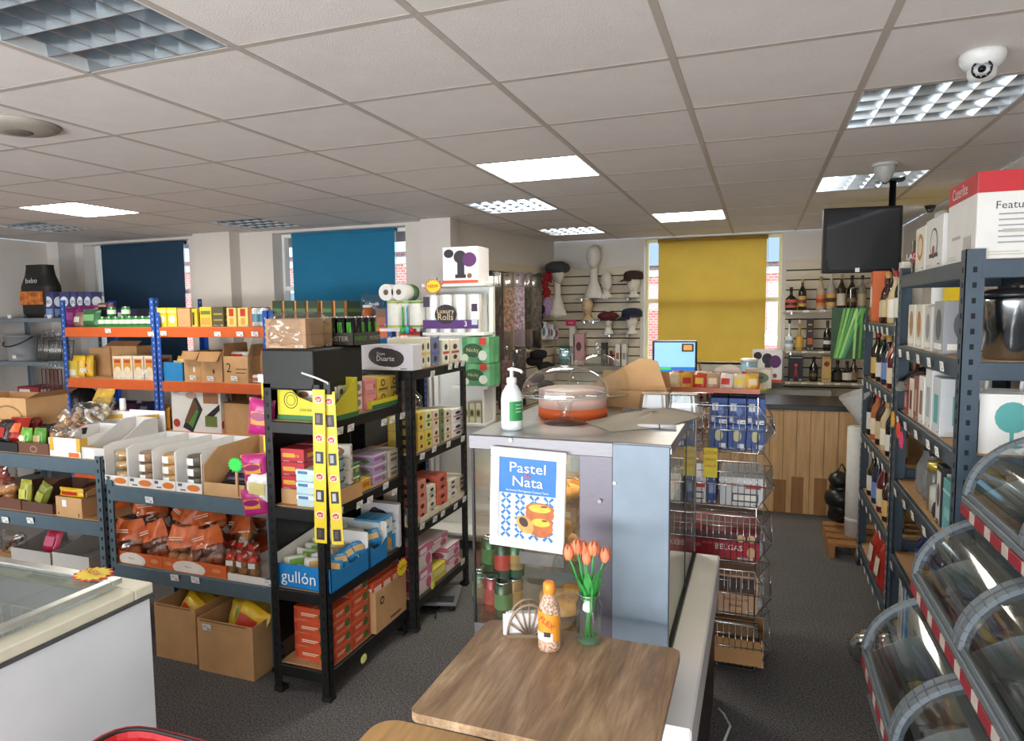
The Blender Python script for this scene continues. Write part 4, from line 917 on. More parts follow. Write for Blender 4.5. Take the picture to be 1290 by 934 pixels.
# grills, bucket and trays on the corner shelving
def grill(w, h, m, n=14):
    mb = MB(m); mb.tube([(-w/2, 0, 0), (w/2, 0, 0), (w/2, 0, h), (-w/2, 0, h)], .005, 5, closed=True)
    for k in range(1, n): x = -w/2+w*k/n; mb.tube([(x, 0, 0), (x, 0, h)], .0025, 4)
    return mb.build('grill_rack')
for k in range(3):
    o = grill(.3, .26-.03*k, CHROME); MB(CHROME).tube([(-.06, 0, .25-.03*k), (-.06, -.03, .3-.03*k), (.06, -.03, .3-.03*k), (.06, 0, .25-.03*k)], .004, 5).build('handle', o); put(o, (hy(62, 430, 4.7).x, 4.68+.06*k, 1.222), rot=(-.15, 0, .1)); tag(o, 'chrome barbecue grill rack on the corner shelving, %s from the front' % ORD[k], 'grill', 'barbecue grills')
mb = MB(pm('8d8f92', .35)); mb.lathe([(.13, 0), (.155, .24), (.162, .24), (.162, .25), (.15, .25)], 24, cap=False); mb.lathe([(0, .002), (.13, .002)], 24, cap=False); o = mb.build('bucket'); MB(pm('1c1d1e', .5)).tube([(.16*math.cos(PI*k/12+PI), .16*math.sin(PI*k/12+PI), .24-.1*math.sin(PI*k/12)) for k in range(13)], .007, 6).build('handle', o); put(o, (hy(28, 430, 4.8).x, 4.8, 1.222)); tag(o, 'grey bucket with black handle on the corner shelving', 'bucket')
for k in range(3):
    o = carton('storage_box', .3, .25, .08, ['7a2a2c', 'b8b4ae', '8a2a30'][k], [('r', .1, .6, .3, .7, 'd8d4d0')]); put(o, (-6.7, 4.8, .722+.083*k)); tag(o, ['dark red flat box lowest on the corner shelving', 'grey flat box between the dark red boxes', 'dark red flat box topmost on the low corner shelf'][k], 'box', 'flat boxes on the corner shelving')
for k in range(4):
    o = grill(.16, .3, pm('5a3430', .4), 7); put(o, (hy(62+5*k, 480, 4.6).x, 4.57-.0*k, .86)); o.location.y = 4.59; tag(o, 'hanging dark wire skewer rack, %s from the left' % ORD[k], 'skewer rack', 'hanging skewer racks'); MB(CHROME).tube([(0, 0, .3), (0, 0, .34), (0, .035, .35)], .003, 5).build('hook', o)
# ================================================================ BLACK RACKS IN THE MIDDLE
BX = -1.67                        # aisle face of the near rack
Z_U1 = [1.20, .83, .47, .13]; Z_U2 = [1.36, .925, .55, .165]
u1 = rack('black_rack', 'tall black rack with end shelves, in front of the grey rack', -1.955, BX, 2.37, 3.06, 1.36, Z_U1, BLACKP, BLACKP, bh=.05, pw=.038, group='black racks', slot_col='050505')
u2 = rack('black_rack', 'lower black rack holding cookie boxes, behind the tall one', -1.935, -1.62, 3.07, 3.76, 1.365, Z_U2, BLACKP, BLACKP, bh=.05, pw=.038, group='black racks', slot_col='050505')
# closed black compartment on the near end of the rack top
l = u1.location
def ub(mb, x0, x1, y0, y1, z0, z1): return mb.box(x0-l.x, x1-l.x, y0-l.y, y1-l.y, z0, z1, .003)
for q in ((-1.955, -1.70, 2.37, 2.375, 1.34, 1.5), (-1.705, -1.70, 2.375, 2.74, 1.34, 1.5), (-1.955, -1.95, 2.375, 2.74, 1.34, 1.5), (-1.955, -1.70, 2.74, 2.745, 1.34, 1.5), (-1.955, -1.70, 2.37, 2.745, 1.5, 1.505), (-1.955, -1.70, 2.37, 2.745, 1.335, 1.34)):
    mb = MB(BLACKP); ub(mb, *q); mb.build('compartment_board', u1)
MB(BLACKP).box(-.142, -.138, -.3, .3, .2, 1.33).build('back_board', u1); MB(BLACKP).box(-.155, -.151, -.3, .3, .5, .9).build('back_board', u2)
MB(pm('8d8f8c', .5)).box(-.155, -.151, -.3, .3, .93, 1.34).build('back_board', u2)
def tagsX(rk, pts, X):
    for x, y in pts: tagcard(rk, hx(x, y, X)-rk.location, PI/2)
tagsX(u1, [(414, 547), (428, 543), (442, 539), (484, 532), (494, 529), (507, 524), (428, 645), (453, 636), (466, 630), (497, 620), (486, 612), (532, 0)][:11], BX+.012)
BXX = -1.62
tagsX(u2, [(545, 471), (567, 462), (575, 460), (583, 458), (532, 575), (547, 566), (565, 560), (583, 553), (532, 663), (548, 654), (558, 647), (574, 638), (585, 629), (583, 708)], BXX+.012)
def stk(name, lab, cat, px0, px1, yt, yb, z, X, d, body, prints, group, n, side=1):
    """stack of n cartons between pixel rows yb (base) and yt on plane X, front looking along +X"""
    w, H, yc = spanX(px0, px1, yt, X, z); h = H/n; first = None
    for k in range(n):
        if first is None: o = first = carton(name, w-.003, d, h-.001, body, prints, 'fl')
        else: o = dup(first)
        put(o, (X-side*d/2, yc, z+h*k), side*PI/2); tag(o, lab+((', '+(['lower', 'upper'][k] if n == 2 else ORD[k]+' from the bottom')) if n > 1 else ''), cat, group)
    return first
# --- top of tall rack: shrink-wrapped carton, energy drink tray
o = carton('shrink_wrapped_box', .2, .2, .125, 'a5805c', [('r', .0, 1, .45, .47, '8a6846')]); put(o, (-1.85, 2.49, 1.507), .03); tag(o, 'brown carton in clear shrink wrap on top of the black rack', 'box')
mb = MB(FILM); pillow(mb, .235, .16, .27, 5, 14, 12, .15); mb.xf(Matrix.Translation((0, 0, .075))); mb.build('shrink_wrap', o)
mb = MB(FILM); mb.grid(6, 8, lambda u, v: (-.135-.06*v-.03*math.sin(5*u), -.12+.2*u, .1-.24*v+.01*math.sin(9*u))); mb.build('loose_film', o)
ta, tb = hx(401, 470, BX-.03), hx(477, 470, BX-.03)
ty0, ty1 = 2.64, 2.87
e = empty('drink_tray', (-1.775, (ty0+ty1)/2, 1.507), 0, 'dark cardboard tray of energy drink cans on the black rack', 'tray')
e.rotation_euler = (0, 0, 0)
W, D = .2, ty1-ty0
mb = MB(pm('3a3630', .6)); mb.box(-W/2, W/2, -D/2, D/2, 0, .003).box(-W/2, W/2, -D/2, -D/2+.003, 0, .058).box(-W/2, W/2, D/2-.003, D/2, 0, .058).box(-W/2, -W/2+.003, -D/2, D/2, 0, .058).box(W/2-.003, W/2, -D/2, D/2, 0, .058); mb.build('tray_wall', e)
text('MONSTER', .03, 'a9a494', e, (0, -D/2-.003, .03), sx=1.1); text('ENERGY', .028, '4f9a3c', e, (W/2+.003, -.06, .03), (PI/2, 0, PI/2)); text('MONSTER', .028, 'a9a494', e, (W/2+.003, .08, .03), (PI/2, 0, PI/2))
pc = can('energy_drink_can', .0235, .125, '141416', None, 'b9bcc0')
mb = MB(pm('5ac83c', .4))
for q in (-.008, 0, .008): mb.poly([(q-.002, -.0242, .1), (q+.002, -.0242, .1), (q+.003, -.0242, .05+abs(q)*2), (q, -.0242, .045)])
mb.build('printed_claw', pc)
n = 0
for i in range(4):
    for j in range(4):
        o = pc if n == 0 else dup(pc); n += 1
        put(o, (-1.775-W/2+.028+.048*i, ty0+.03+.056*j, 1.511), [0, 0, 0, PI/2][i] if j else 0)
        tag(o, 'black energy drink can, row %s from the aisle, %s from the front' % (ORD[3-i], ORD[j]), 'can', 'energy drink cans')
# --- second shelf of the tall rack
z = Z_U1[0]+.002
# yellow herbal tea display tray facing the end
a, b = hy(352, 535, 2.42), hy(403, 535, 2.42)
o = MB(pm('cfc22e', .5, var=.04)); W = b.x-a.x+.07; D = .2
o.box(-W/2, W/2, -D/2, D/2, 0, .004).box(-W/2, W/2, D/2-.004, D/2, 0, .17)
o.prism([(-W/2, 0), (W/2, 0), (W/2, .05), (-W*.1, .1), (-W*.3, .15), (-W/2, .16)], -D/2, -D/2+.004, 'y'); o.prism([(-D/2, 0), (D/2, 0), (D/2, .17), (-D/2, .05)], W/2-.004, W/2, 'x').prism([(-D/2, 0), (D/2, 0), (D/2, .17), (-D/2, .16)], -W/2, -W/2+.004, 'x')
o = o.build('tea_display_tray'); mb = MB(pm('2f6a3a', .5)); mb.box(-W/2, W/2, -D/2-.0015, -D/2-.0005, 0, .022).box(W/2+.0005, W/2+.0015, -D/2, D/2, 0, .022); mb.build('printed_base', o)
mb = MB(pm('4a5a24', .5)); mb.tube([(-W*.24+.034*math.cos(2*PI*k/24), -D/2-.001, .085+.034*math.sin(2*PI*k/24)) for k in range(24)], .0018, 4, closed=True); mb.tube([(-W*.24+.022*math.cos(2*PI*k/24), -D/2-.001, .085+.022*math.sin(2*PI*k/24)) for k in range(24)], .0012, 4, closed=True); mb.build('printed_seal', o)
text('CHA DA ERVAS', .016, '5a6a2a', o, (W*.12, -D/2-.003, .045))
put(o, (-1.78, 2.51, z)); tag(o, 'yellow and green herbal tea display tray on the rack end', 'tray')
tb1 = [('r', 0, 1, 0, .14, 'c9a23a'), ('e', .25, .6, .16, .2, '8a5a3a'), ('r', .45, .95, .5, .56, 'a8a49c'), ('r', .45, .9, .36, .4, 'b8b4ac')]
tb2 = [('r', 0, 1, 0, .14, '3f8a3a'), ('e', .25, .6, .16, .2, '4f7a34'), ('r', .45, .95, .5, .56, 'a8a49c')]
tb3 = [('r', 0, 1, 0, .16, 'c8603c'), ('e', .7, .6, .16, .22, '8a8478'), ('r', .1, .5, .5, .56, 'a8a49c')]
for k, (x0, x1, pr) in enumerate(((412, 425, tb1), (426, 440, tb2), (441, 456, tb3))):
    stk('tea_box', ['white tea box with brown badge on the second black shelf', 'white tea box with green badge on the second black shelf', 'white tea box with red base on the second black shelf'][k], 'box', x0, x1, [489, 485, 481][k], 530, z, BX-.03, .16, 'e6e2d8', pr, 'white tea boxes', 2)
g = 'pink and yellow tea boxes'
for k, (x0, x1, c, pr) in enumerate(((459, 474, 'd98a8a', [('r', .1, .9, .3, .7, 'e2a4a0'), ('e', .8, .5, .1, .2, 'c85a5a')]), (475, 489, 'd8b84a', [('e', .5, .6, .2, .25, '4a3a2a'), ('e', .5, .6, .12, .15, 'd8b84a'), ('r', .1, .9, .1, .25, '7a5a2c')]), (490, 503, 'cfb24c', [('e', .5, .6, .2, .25, '4a3a2a'), ('e', .5, .6, .12, .15, 'd8b84a'), ('r', .1, .9, .1, .25, '7a5a2c')]))):
    stk('tea_box', ['rose pink tea box on the second black shelf', 'yellow tea box with dark badge, nearer one, on the second black shelf', 'yellow tea box with dark badge, further one, on the second black shelf'][k], 'box', x0, x1, [478, 475, 473][k], 520, z, BX-.03, .16, c, pr, g, 2)
o = tray('tea_display_tray', .26, .2, .05, .04, 'cfc22e', prints=[('r', 0, 1, 0, .5, '2f6a3a')]); put(o, (BX-.105, 2.91, z-.0), PI/2); o.location.z = z; tag(o, 'low yellow tray under the pink and yellow tea boxes', 'tray')
# --- third shelf
z = Z_U1[1]+.002
rp = [('r', .1, .6, .35, .65, 'd8a83a'), ('r', 0, 1, .0, .1, '7a1c20')]
for k in range(3):
    o = carton('wafer_box', .12, .22, .058, 'b22a34', rp, 'fr'); put(o, (-1.85, 2.52, z+.07+.059*k)); tag(o, 'red wafer box with gold lettering in the end stack, %s from the bottom' % ORD[k], 'box', 'red wafer boxes')
    text('Napolitana', .022, 'e0b040', o, (-.005, -.114, .03), sx=.9)
    o = carton('biscuit_box', .13, .03, .058, 'dcd8d4', [('e', .5, .5, .3, .35, '7a5640'), ('e', .42, .58, .2, .2, 'e0d8cc')], 'fr'); put(o, (-1.725, 2.56, z+.07+.059*k), .25); tag(o, 'white biscuit box with brown biscuit print, %s from the bottom' % ORD[k], 'box', 'white biscuit boxes')
o = cardboard_box('cardboard_box', .27, .22, .066, '', ()); put(o, (-1.79, 2.535, z)); tag(o, 'brown riser carton under the red wafer boxes', 'box')
sky = [('r', 0, 1, .6, .9, 'e6ecee'), ('r', .1, .6, .62, .86, '4a7aa0'), ('e', .7, .3, .18, .22, 'c8d8d0')]
stk('cracker_box', 'pale blue cracker box behind the yellow strip', 'box', 397, 407, 591, 630, z, BX-.06, .1, 'b8d4e0', sky, 'pale blue cracker boxes', 3)
stk('cracker_box', 'pale blue cracker box in the stack right of the yellow strip', 'box', 419, 441, 574, 634, z, BX-.02, .2, 'a9cde0', sky, 'pale blue cracker boxes', 4)
stk('cracker_box', 'dark green cracker box in the stack beside the pale blue ones', 'box', 442, 454, 583, 625, z, BX-.025, .16, '3a7a44', [('r', .1, .9, .5, .7, 'd8e0c8'), ('e', .6, .25, .2, .2, 'b89a5a')], 'green cracker boxes', 3)
stk('soup_box', 'small yellow box between the green and lilac boxes', 'box', 455, 467, 603, 620, z, BX-.02, .06, 'd8b02c', [('r', .15, .85, .3, .7, 'c86a2a')], None, 1)
pur = [('r', .1, .8, .35, .7, 'b06aa8'), ('r', .0, 1, .8, 1, 'd8d0e0'), ('e', .75, .35, .14, .2, '6a8a5a')]
stk('biscuit_box', 'lilac biscuit box with pink lettering, in the nearer stack', 'box', 456, 468, 574, 605, z, BX-.09, .1, 'b8a4c8', pur, 'lilac biscuit boxes', 2)
stk('biscuit_box', 'lilac biscuit box with pink lettering, in the further stack', 'box', 469, 487, 571, 615, z, BX-.03, .16, 'b8a4c8', pur, 'lilac biscuit boxes', 3)
stk('biscuit_box', 'beige biscuit box at the far end of the third black shelf', 'box', 489, 502, 566, 605, z, BX-.03, .16, 'd2c8b4', [('r', .2, .8, .15, .4, '8a7a5a'), ('r', .2, .8, .6, .7, '4a4a40')], 'beige biscuit boxes', 2)
# --- fourth shelf: blue biscuit trays
z = Z_U1[2]+.002
BLU = pm('1d7fc4', .45, var=.03)
def biscuit_tray(label, x0, x1, y0, y1, hgt, txt):
    e = empty('biscuit_tray', ((x0+x1)/2, (y0+y1)/2, z), 0, label, 'tray', 'blue biscuit trays'); W, D = (x1-x0)/2, (y1-y0)/2
    mb = MB(BLU); mb.box(-W, W, -D, D, 0, .003); mb.box(-W, W, -D, -D+.003, 0, hgt*.8); mb.prism([(-D, 0), (D, 0), (D, hgt*.8), (D*.4, hgt*.62), (-D*.5, hgt*.6), (-D, hgt*.8)], W-.003, W, 'x'); mb.build('blue_panel', e)
    mb = MB(WHITE); mb.box(-W, W, D-.003, D, 0, hgt*1.35); mb.prism([(-D, 0), (D, 0), (D, hgt*1.35), (-D, hgt*1.1)], -W, -W+.003, 'x'); mb.build('white_panel', e)
    if txt: text('gullón', .075, 'f0f2f4', e, (-.02, -D-.003, hgt*.38)); 
    return e
biscuit_tray('bright blue biscuit tray lettered in white on the fourth black shelf', -1.945, BX+.01, 2.39, 2.69, .13, True)
biscuit_tray('bright blue biscuit tray behind the lettered one', -1.945, BX+.012, 2.70, 2.86, .13, False)
r = random.Random(3); k = 0
for (yy, nn) in ((2.45, 3), (2.52, 3), (2.59, 3), (2.65, 3), (2.78, 3)):
    for i in range(nn):
        o = packet('biscuit_packet', .1, .075, .04, ['e4ead8', '2a86c4', 'e0e4e0'][(k+i) % 3], ['7ab04a', 'd8a860', 'd8b880'][(k) % 3], 160+k); put(o, (-1.87+.09*i+r.uniform(-.01, .01), yy, z+.05+.012*(yy-2.45)*8), rot=(-.6, r.uniform(-.3, .3), PI/2*.6+r.uniform(-.3, .3))); tag(o, 'blue biscuit packet in the blue tray, %s row, %s from left' % (ORD[[2.45, 2.52, 2.59, 2.65, 2.78].index(yy)], ORD[i]), 'snack packet', 'biscuit packets in blue trays'); k += 1
bz = [('r', 0, 1, .55, .95, 'e8eef0'), ('e', .55, .25, .35, .18, 'd89a4a'), ('r', .1, .7, .68, .74, '3a7a4a')]
for k, (x0, x1) in enumerate(((477, 494), (495, 512))):
    stk('sugar_free_box', 'tall blue sugar free biscuit box, %s one' % ['nearer', 'further'][k], 'box', x0, x1, 652, 698, z, BX-.02, .14, '3f9ad0', bz, 'tall blue biscuit boxes', 1)
    o = bpy.data.objects['sugar_free_box' if k == 0 else 'sugar_free_box.001']; text('Sugar Free', .022, '2a4a6a', o, (0, -.074, .17), sx=.8)
DU = lambda w: [('e', w, .5, .3, .36, '3a3236'), ('t', 'Duarte', w, .5, .3, 'efeae6')]
def duarte(label, w, d, h, loc, rz):
    o = carton('cookie_case', w, d, h, 'dcd9de', [('e', .5, .5, .3, .36, '3a3236'), ('e', .38, .56, .2, .34, '3a3236'), ('e', .62, .46, .22, .34, '3a3236')], 'f'); text('Dom', h*.18, 'efeae6', o, (-w*.08, -d/2-.004, h*.64)); text('Duarte', h*.28, 'efeae6', o, (0, -d/2-.004, h*.45)); put(o, loc, rz); return tag(o, label, 'box', 'white cookie cases')
duarte('white cookie case with dark blob logo on the fourth black shelf', .22, .05, .22, (-1.78, 3.025, z), 0)
# --- bottom shelf: orange tomato cartons
z = Z_U1[3]+.002
op = [('r', .2, .62, .5, .58, 'f0d8c8'), ('r', .2, .55, .38, .44, 'f0d8c8'), ('e', .78, .45, .14, .32, '4a6a34'), ('r', .02, .1, .2, .8, 'b8402a')]
for k, (y0, n) in enumerate(((2.43, 4), (2.58, 5))):
    first = None
    for q in range(n):
        o = first = carton('tomato_carton', .145, .2, .0595, 'd2542e', op, 'fl') if first is None else None or dup(first) if first else None
        put(o, (BX-.12, y0+.075, z+.06*q), PI/2); tag(o, 'orange tomato carton on the bottom shelf, %s stack, %s from the bottom' % (['front', 'second'][k], ORD[q]), 'box', 'orange tomato cartons')
first = None
for q in range(4):
    o = first = carton('tomato_carton', .09, .14, .0595, 'd2542e', [('r', .1, .9, .3, .7, 'dc7a54'), ('r', .1, .5, .1, .25, 'efe6e0')] if q % 2 else op, 'fr'); put(o, (-1.885, 2.62, z+.06*q)); tag(o, 'orange tomato carton at the back of the bottom shelf, %s from the bottom' % ORD[q], 'box', 'orange tomato cartons')
first = None
for q in range(4):
    o = carton('tomato_carton', .07, .14, .0595, 'd2542e', [('r', .1, .5, .3, .9, 'efe6e0')] if q == 3 else [('r', .1, .9, .3, .7, 'dc7a54')], 'fr'); put(o, (-1.8, 2.62, z+.06*q)); o.location.y = 2.64; o.location.x = -1.802; tag(o, 'orange tomato carton in the narrow rear stack, %s from the bottom' % ORD[q], 'box', 'orange tomato cartons')
o = cardboard_box('cardboard_box', .3, .18, .2, '', [('e', .2, .72, .07, .1, '3a2c22'), ('e', .2, .72, .04, .05, 'c89c6c'), ('r', .45, .8, .1, .16, '6a4c34')]); put(o, (BX-.085, 2.9, z), PI/2); tag(o, 'brown carton of orange boxes on the bottom black shelf', 'box')
for q in range(6):
    p = carton('tomato_carton', .085, .075, .1, 'd2542e', [('r', .1, .9, .5, .75, 'efe0d8')], 'fl'); put(p, (BX-.05-.078*(q // 3), 2.8+.09*(q % 3), z+.14), PI/2); tag(p, 'small orange carton inside the brown box, %s row, %s from the front' % (['aisle', 'rear'][q // 3], ORD[q % 3]), 'box', 'small orange cartons')
burst('starburst_price_card', 'red and yellow starburst card hanging at the bottom black shelf', hx(506, 715, BX+.025), PI/2, .05, 'e8d42c', 'c8322a', 'NEW')
burst('starburst_price_card', 'small yellow starburst tag under the orange cartons', hx(458, 830, BX+.02), PI/2, .022, 'e6ea9a', 'd8e05a', None)
BX = -1.62
# --- lower rack: cookie boxes
g = 'cookie boxes with round dark logos'
zt = Z_U2[0]+.002
duarte('white cookie case with dark blob logo on top of the lower black rack', .31, .1, .13, (-1.76, 3.115, zt), 0)
cb = lambda c: [('e', .5, .7, .22, .12, '3a3236'), ('e', .5, .25, .2, .1, '3a3236'), ('r', .1, .9, .42, .52, c)]
for k, (x0, x1, yt, c, body, lab) in enumerate(((530, 535, 426, 'd8b85a', 'e6e0c8', 'cream and yellow cookie box nearest the white case'), (536, 542, 425, 'd8c06a', 'e8e2cc', 'tall cream cookie box, second from the white case'), (543, 553, 425, '5a6a9a', '6a7294', 'blueberry cookie box on top of the lower rack'), (557, 566, 428, 'c8402c', 'e2dccb', 'red and white cookie box on top of the lower rack'), (567, 579, 428, '8a5a3a', 'dcd2c0', 'brown and cream cookie box at the far end of the rack top'))):
    w, h, yc = spanX(x0, x1, yt, BX-.02, zt); o = carton('cookie_box', w, .2, h, body, cb(c), 'fl'); put(o, (BX-.12, yc, zt), PI/2); tag(o, lab, 'box', g)
z = Z_U2[1]+.002
cols = [('d8b84a', 'e2c25a'), ('7aa04a', 'd8d8a0'), ('c86a4a', 'e0cdb8'), ('5a7a4a', '6f8a5a'), ('c89a5a', 'e0d4bc'), ('a06a8a', 'e4e0dc')]
for k, (x0, x1) in enumerate(((526, 534), (535, 544), (545, 553), (554, 559), (560, 567), (569, 584))):
    for q in range(2):
        w, H, yc = spanX(x0, x1, [519, 517, 516, 515, 515, 514][k], BX-.02, z); h = H/2
        o = carton('cookie_box', w-.003, .18, h-.002, cols[k][1] if q or k != 1 else 'dcc85a', cb(cols[k][0]), 'fl'); put(o, (BX-.11, yc, z+h*q), PI/2); tag(o, 'cookie box on the second shelf of the lower rack, %s from the near post, %s' % (ORD[k], ['bottom', 'top'][q]), 'box', g)
o = MB(FILM); pillow(o, .3, .12, .2, 9, 10, 8, .2); o.xf(Matrix.Translation((0, 0, .06))); o = o.build('snack_bag'); mb = MB(pm('9a8a86', .5, var=.4, scale=20)); lump(mb, (0, 0, .05), .1, 4, sz=.45); mb.build('snack_filling', o); put(o, (BX-.17, 3.25, z+.19), PI/2); tag(o, 'clear snack bag lying on the cookie boxes', 'snack bag')
z = Z_U2[2]+.002
for k, (x0, x1, yt, c) in enumerate(((527, 538, 606, 'd88a7a'), (540, 550, 612, 'a8b89a'), (552, 564, 598, 'd86a54'), (566, 577, 604, 'c8ccd0'), (578, 587, 600, 'd8cdb8'))):
    w, H, yc = spanX(x0, x1, yt, BX-.02, z); n = 2
    for q in range(n):
        o = carton('cookie_box', w-.004, .16, H/n-.002, 'e2dccb' if k % 2 else c, cb(c), 'fl'); put(o, (BX-.105, yc, z+.004+H/n*q), PI/2); tag(o, 'cookie box on the third shelf of the lower rack, %s from the near post, %s' % (ORD[k], ['bottom', 'top'][q]), 'box', g)
    t = tray('display_tray', w+.004, .22, H*.8, .03, 'ddd2bc'); put(t, (BX-.125, yc, z), PI/2); t.location.x = BX-.12; tag(t, 'beige display tray on the third shelf of the lower rack, %s from the near post' % ORD[k], 'tray', 'beige display trays')
z = Z_U2[3]+.002
pk2 = [('r', 0, 1, .6, 1, 'd0769a'), ('r', .1, .6, .65, .85, 'f0e0e8'), ('e', .7, .3, .2, .25, 'c85a7a')]
for k, (x0, x1, n) in enumerate(((527, 544, 2), (545, 562, 1), (563, 579, 2))):
    w, H, yc = spanX(x0, x1, 685 if n == 2 else 712, BX-.02, z); first = None
    for q in range(n):
        o = carton('cracker_box', w-.003, .2, H/n-.002, ['e0d4d8', 'd8cc4a', 'e2d8da'][k], pk2 if k != 1 else [('r', .1, .9, .4, .8, 'e8e4a0')], 'fl'); put(o, (BX-.12, yc, z+H/n*q), PI/2); tag(o, ['pink and white cracker box at the near end of the lowest shelf', 'yellow cracker box on the lowest shelf of the lower rack', 'pink and white cracker box at the far end of the lowest shelf'][k]+(', '+['bottom', 'top'][q] if n > 1 else ''), 'box', 'pink cracker boxes')
o = carton('cracker_box', .2, .24, .07, 'ded6da', pk2, 'fl'); put(o, (BX-.15, 3.42, z+.1), PI/2); o.location.z = z+.165; o.location.y = 3.43; tag(o, 'large pink and white cracker box lying on top of the others', 'box')
burst('starburst_price_card', 'small round yellow tag under the lowest pink boxes', hx(545, 738, BX+.02), PI/2, .02, 'e6e25a', 'd8d040', None)
# weighing scale and cable on the floor under the lower rack
mb = MB(pm('8a8c8c', .35, .5)); mb.box(-.16, .16, -.13, .13, .03, .05, .004); o = mb.build('floor_scale')
for sx in (-.13, .13):
    for sy in (-.1, .1): MB(pm('222222', .6)).lathe([(.018, 0), (.018, .03)], 10, (sx, sy, 0)).build('foot', o)
MB(pm('2c2c2e', .4)).box(.05, .14, -.12, -.06, .05, .062, .002).build('keypad', o); put(o, (-1.72, 3.45, 0), .3); tag(o, 'grey flat floor scale under the lower black rack', 'scale')
mb = MB(pm('161616', .5)); mb.tube([(-1.66+.06*math.cos(t*.7)*(1-t/14), 3.25+.03*t*.5+.05*math.sin(t*.7), .008+.002*(t % 2)) for t in range(16)], .006, 6); o = mb.build('power_cable'); tag(o, 'black power cable coiled on the carpet by the scale', 'cable')
# --- yellow clip strips hanging from the tall rack's corner and pink crisp strip on the grey rack
YEL = pm('e2c52a', .45, var=.04, name='yellow_card_strip')
def clip_strip(label, top, length, w, rot, seed, ncell=8):
    o = MB(YEL).box(-w/2, w/2, -.0015, 0, -length, 0).build('clip_strip')
    r = random.Random(seed); c = length/ncell
    for k in range(ncell):
        zc = -c*(k+.5)
        if k % 2:
            mb = MB(pm('2a2a30', .5)); mb.box(-w*.32, w*.32, -.003, -.0016, zc-c*.32, zc+c*.3); q = mb.build('cut_window', o)
            MB(pm(['9a9aa4', '5a4a44', 'b8b8c0'][k % 3], .4)).box(-w*.2, w*.1, -.0038, -.0031, zc-c*.2, zc+c*.2).build('photo', q)
        else:
            mb = MB(pm('e8e0d8', .5)); mb.poly([(w*.36*math.cos(2*PI*t/16), -.0022, zc+c*.2*math.sin(2*PI*t/16)) for t in range(16)]); mb.mat(pm('c8342a', .5)); mb.poly([(w*.3*math.cos(2*PI*t/16), -.003, zc+c*.15*math.sin(2*PI*t/16)) for t in range(16)]); q = mb.build('logo_badge', o)
            text("Lay's", c*.24, 'f4f0ea', q, (0, -.004, zc))
    put(o, top, rot=rot); return tag(o, label, 'clip strip', 'yellow clip strips')
ztop = hy(402, 492, 2.3).z
clip_strip('yellow clip strip hanging from the black rack corner, left of two', Vector((hy(404, 500, 2.33).x-.005, 2.325, ztop)), ztop-hy(400, 683, 2.33).z, .055, (0, .02, .1), 1)
clip_strip('yellow clip strip hanging from the black rack corner, right of two', Vector((hy(411, 500, 2.345).x+.012, 2.345, ztop-.01)), ztop-hy(418, 686, 2.345).z-.01, .05, (0, -.03, .25), 2)
mb = MB(pm('e8e8e6', .4)); p0 = hy(380, 470, 2.33); p1 = hy(412, 482, 2.33); mb.tube([p0, (p0+p1)/2+Vector((0, 0, .002)), p1, p1+Vector((0, .03, -.03))], .004, 6); o = mb.build('hanging_hook'); MB(BLACKP).box(p1.x-.02, p1.x+.01, 2.335, 2.366, p1.z-.05, p1.z).build('clip_bracket', o); tag(o, 'white plastic hook arm above the yellow clip strips', 'hook')
# pink crisp strip
zt2 = hy(340, 472, 2.44).z
o = MB(YEL).box(-.03, .03, -.0015, 0, -.62, 0).build('clip_strip')
for k in range(4):
    mb = MB(pm('2a2a30', .5)); mb.box(-.018, .018, -.003, -.0016, -.11-.16*k, -.06-.16*k); mb.build('cut_window', o)
MB(TAGM).box(-.045, .045, -.003, -.0016, -.035, .0).build('price_label', o)
put(o, (hy(337, 500, 2.44).x, 2.44, zt2)); tag(o, 'yellow clip strip carrying pink crisp packets by the grey rack', 'clip strip', 'yellow clip strips')
for k, (py, h) in enumerate(((548, .16), (605, .12), (632, .14), (648, .12))):
    q = packet('crisp_packet', .12, h, .05, 'b02a74' if k != 2 else 'e0dcd4', ['d8903a', 'd8903a', 'c8b87a', 'd8903a'][k], 200+k, None if k == 2 else '8a1a5a'); a = hy([330, 327, 329, 328][k], py, 2.415); put(q, (a.x, 2.408-.004*k, a.z), rot=(.05, .12*(-1)**k, .2)); tag(q, ['magenta crisp packet highest on the pink strip', 'magenta crisp packet, second on the pink strip', 'white crisp packet between the magenta ones', 'magenta crisp packet lowest on the pink strip'][k], 'snack packet', 'crisp packets on the strip')
# ================================================================ SLAT WALLS, HATS, BACK SHELVES
SLAT = pm('cfc2ac', .5, var=.04, scale=2, name='cream_slatwall'); 
def slats_back(x0, x1, z0, z1):
    z = z1
    w = bpy.data.objects['wall_back']
    while z-.1 > z0:
        MB(SLAT).box(x0, x1, YB2-.016, YB2, z-.088, z, .002).build('slat', w); z -= .1
    MB(pm('14110f', .8)).box(x0, x1, YB2-.004, YB2-.0005, z, z1).build('slat_backing', w)
slats_back(-2.21, -1.24, .15, 2.135); slats_back(.25, XR-.01, .15, 2.135)
w = bpy.data.objects['wall_slat']; L = (PEG1-PEG0).length; ang = math.atan2(PEG1.y-PEG0.y, PEG1.x-PEG0.x)
z = 2.135
me = MB(SLAT).box(.02, L-.01, -.016, 0, -.088, 0, .002).mesh('slat')
while z > .25:
    o = mk('slat', me, w); put(o, (PEG0.x, PEG0.y, z), ang); z -= .1
o = MB(pm('14110f', .8)).box(.02, L-.01, -.004, -.0005, .2, 2.13).build('slat_backing', w); put(o, (PEG0.x, PEG0.y, 0), ang)
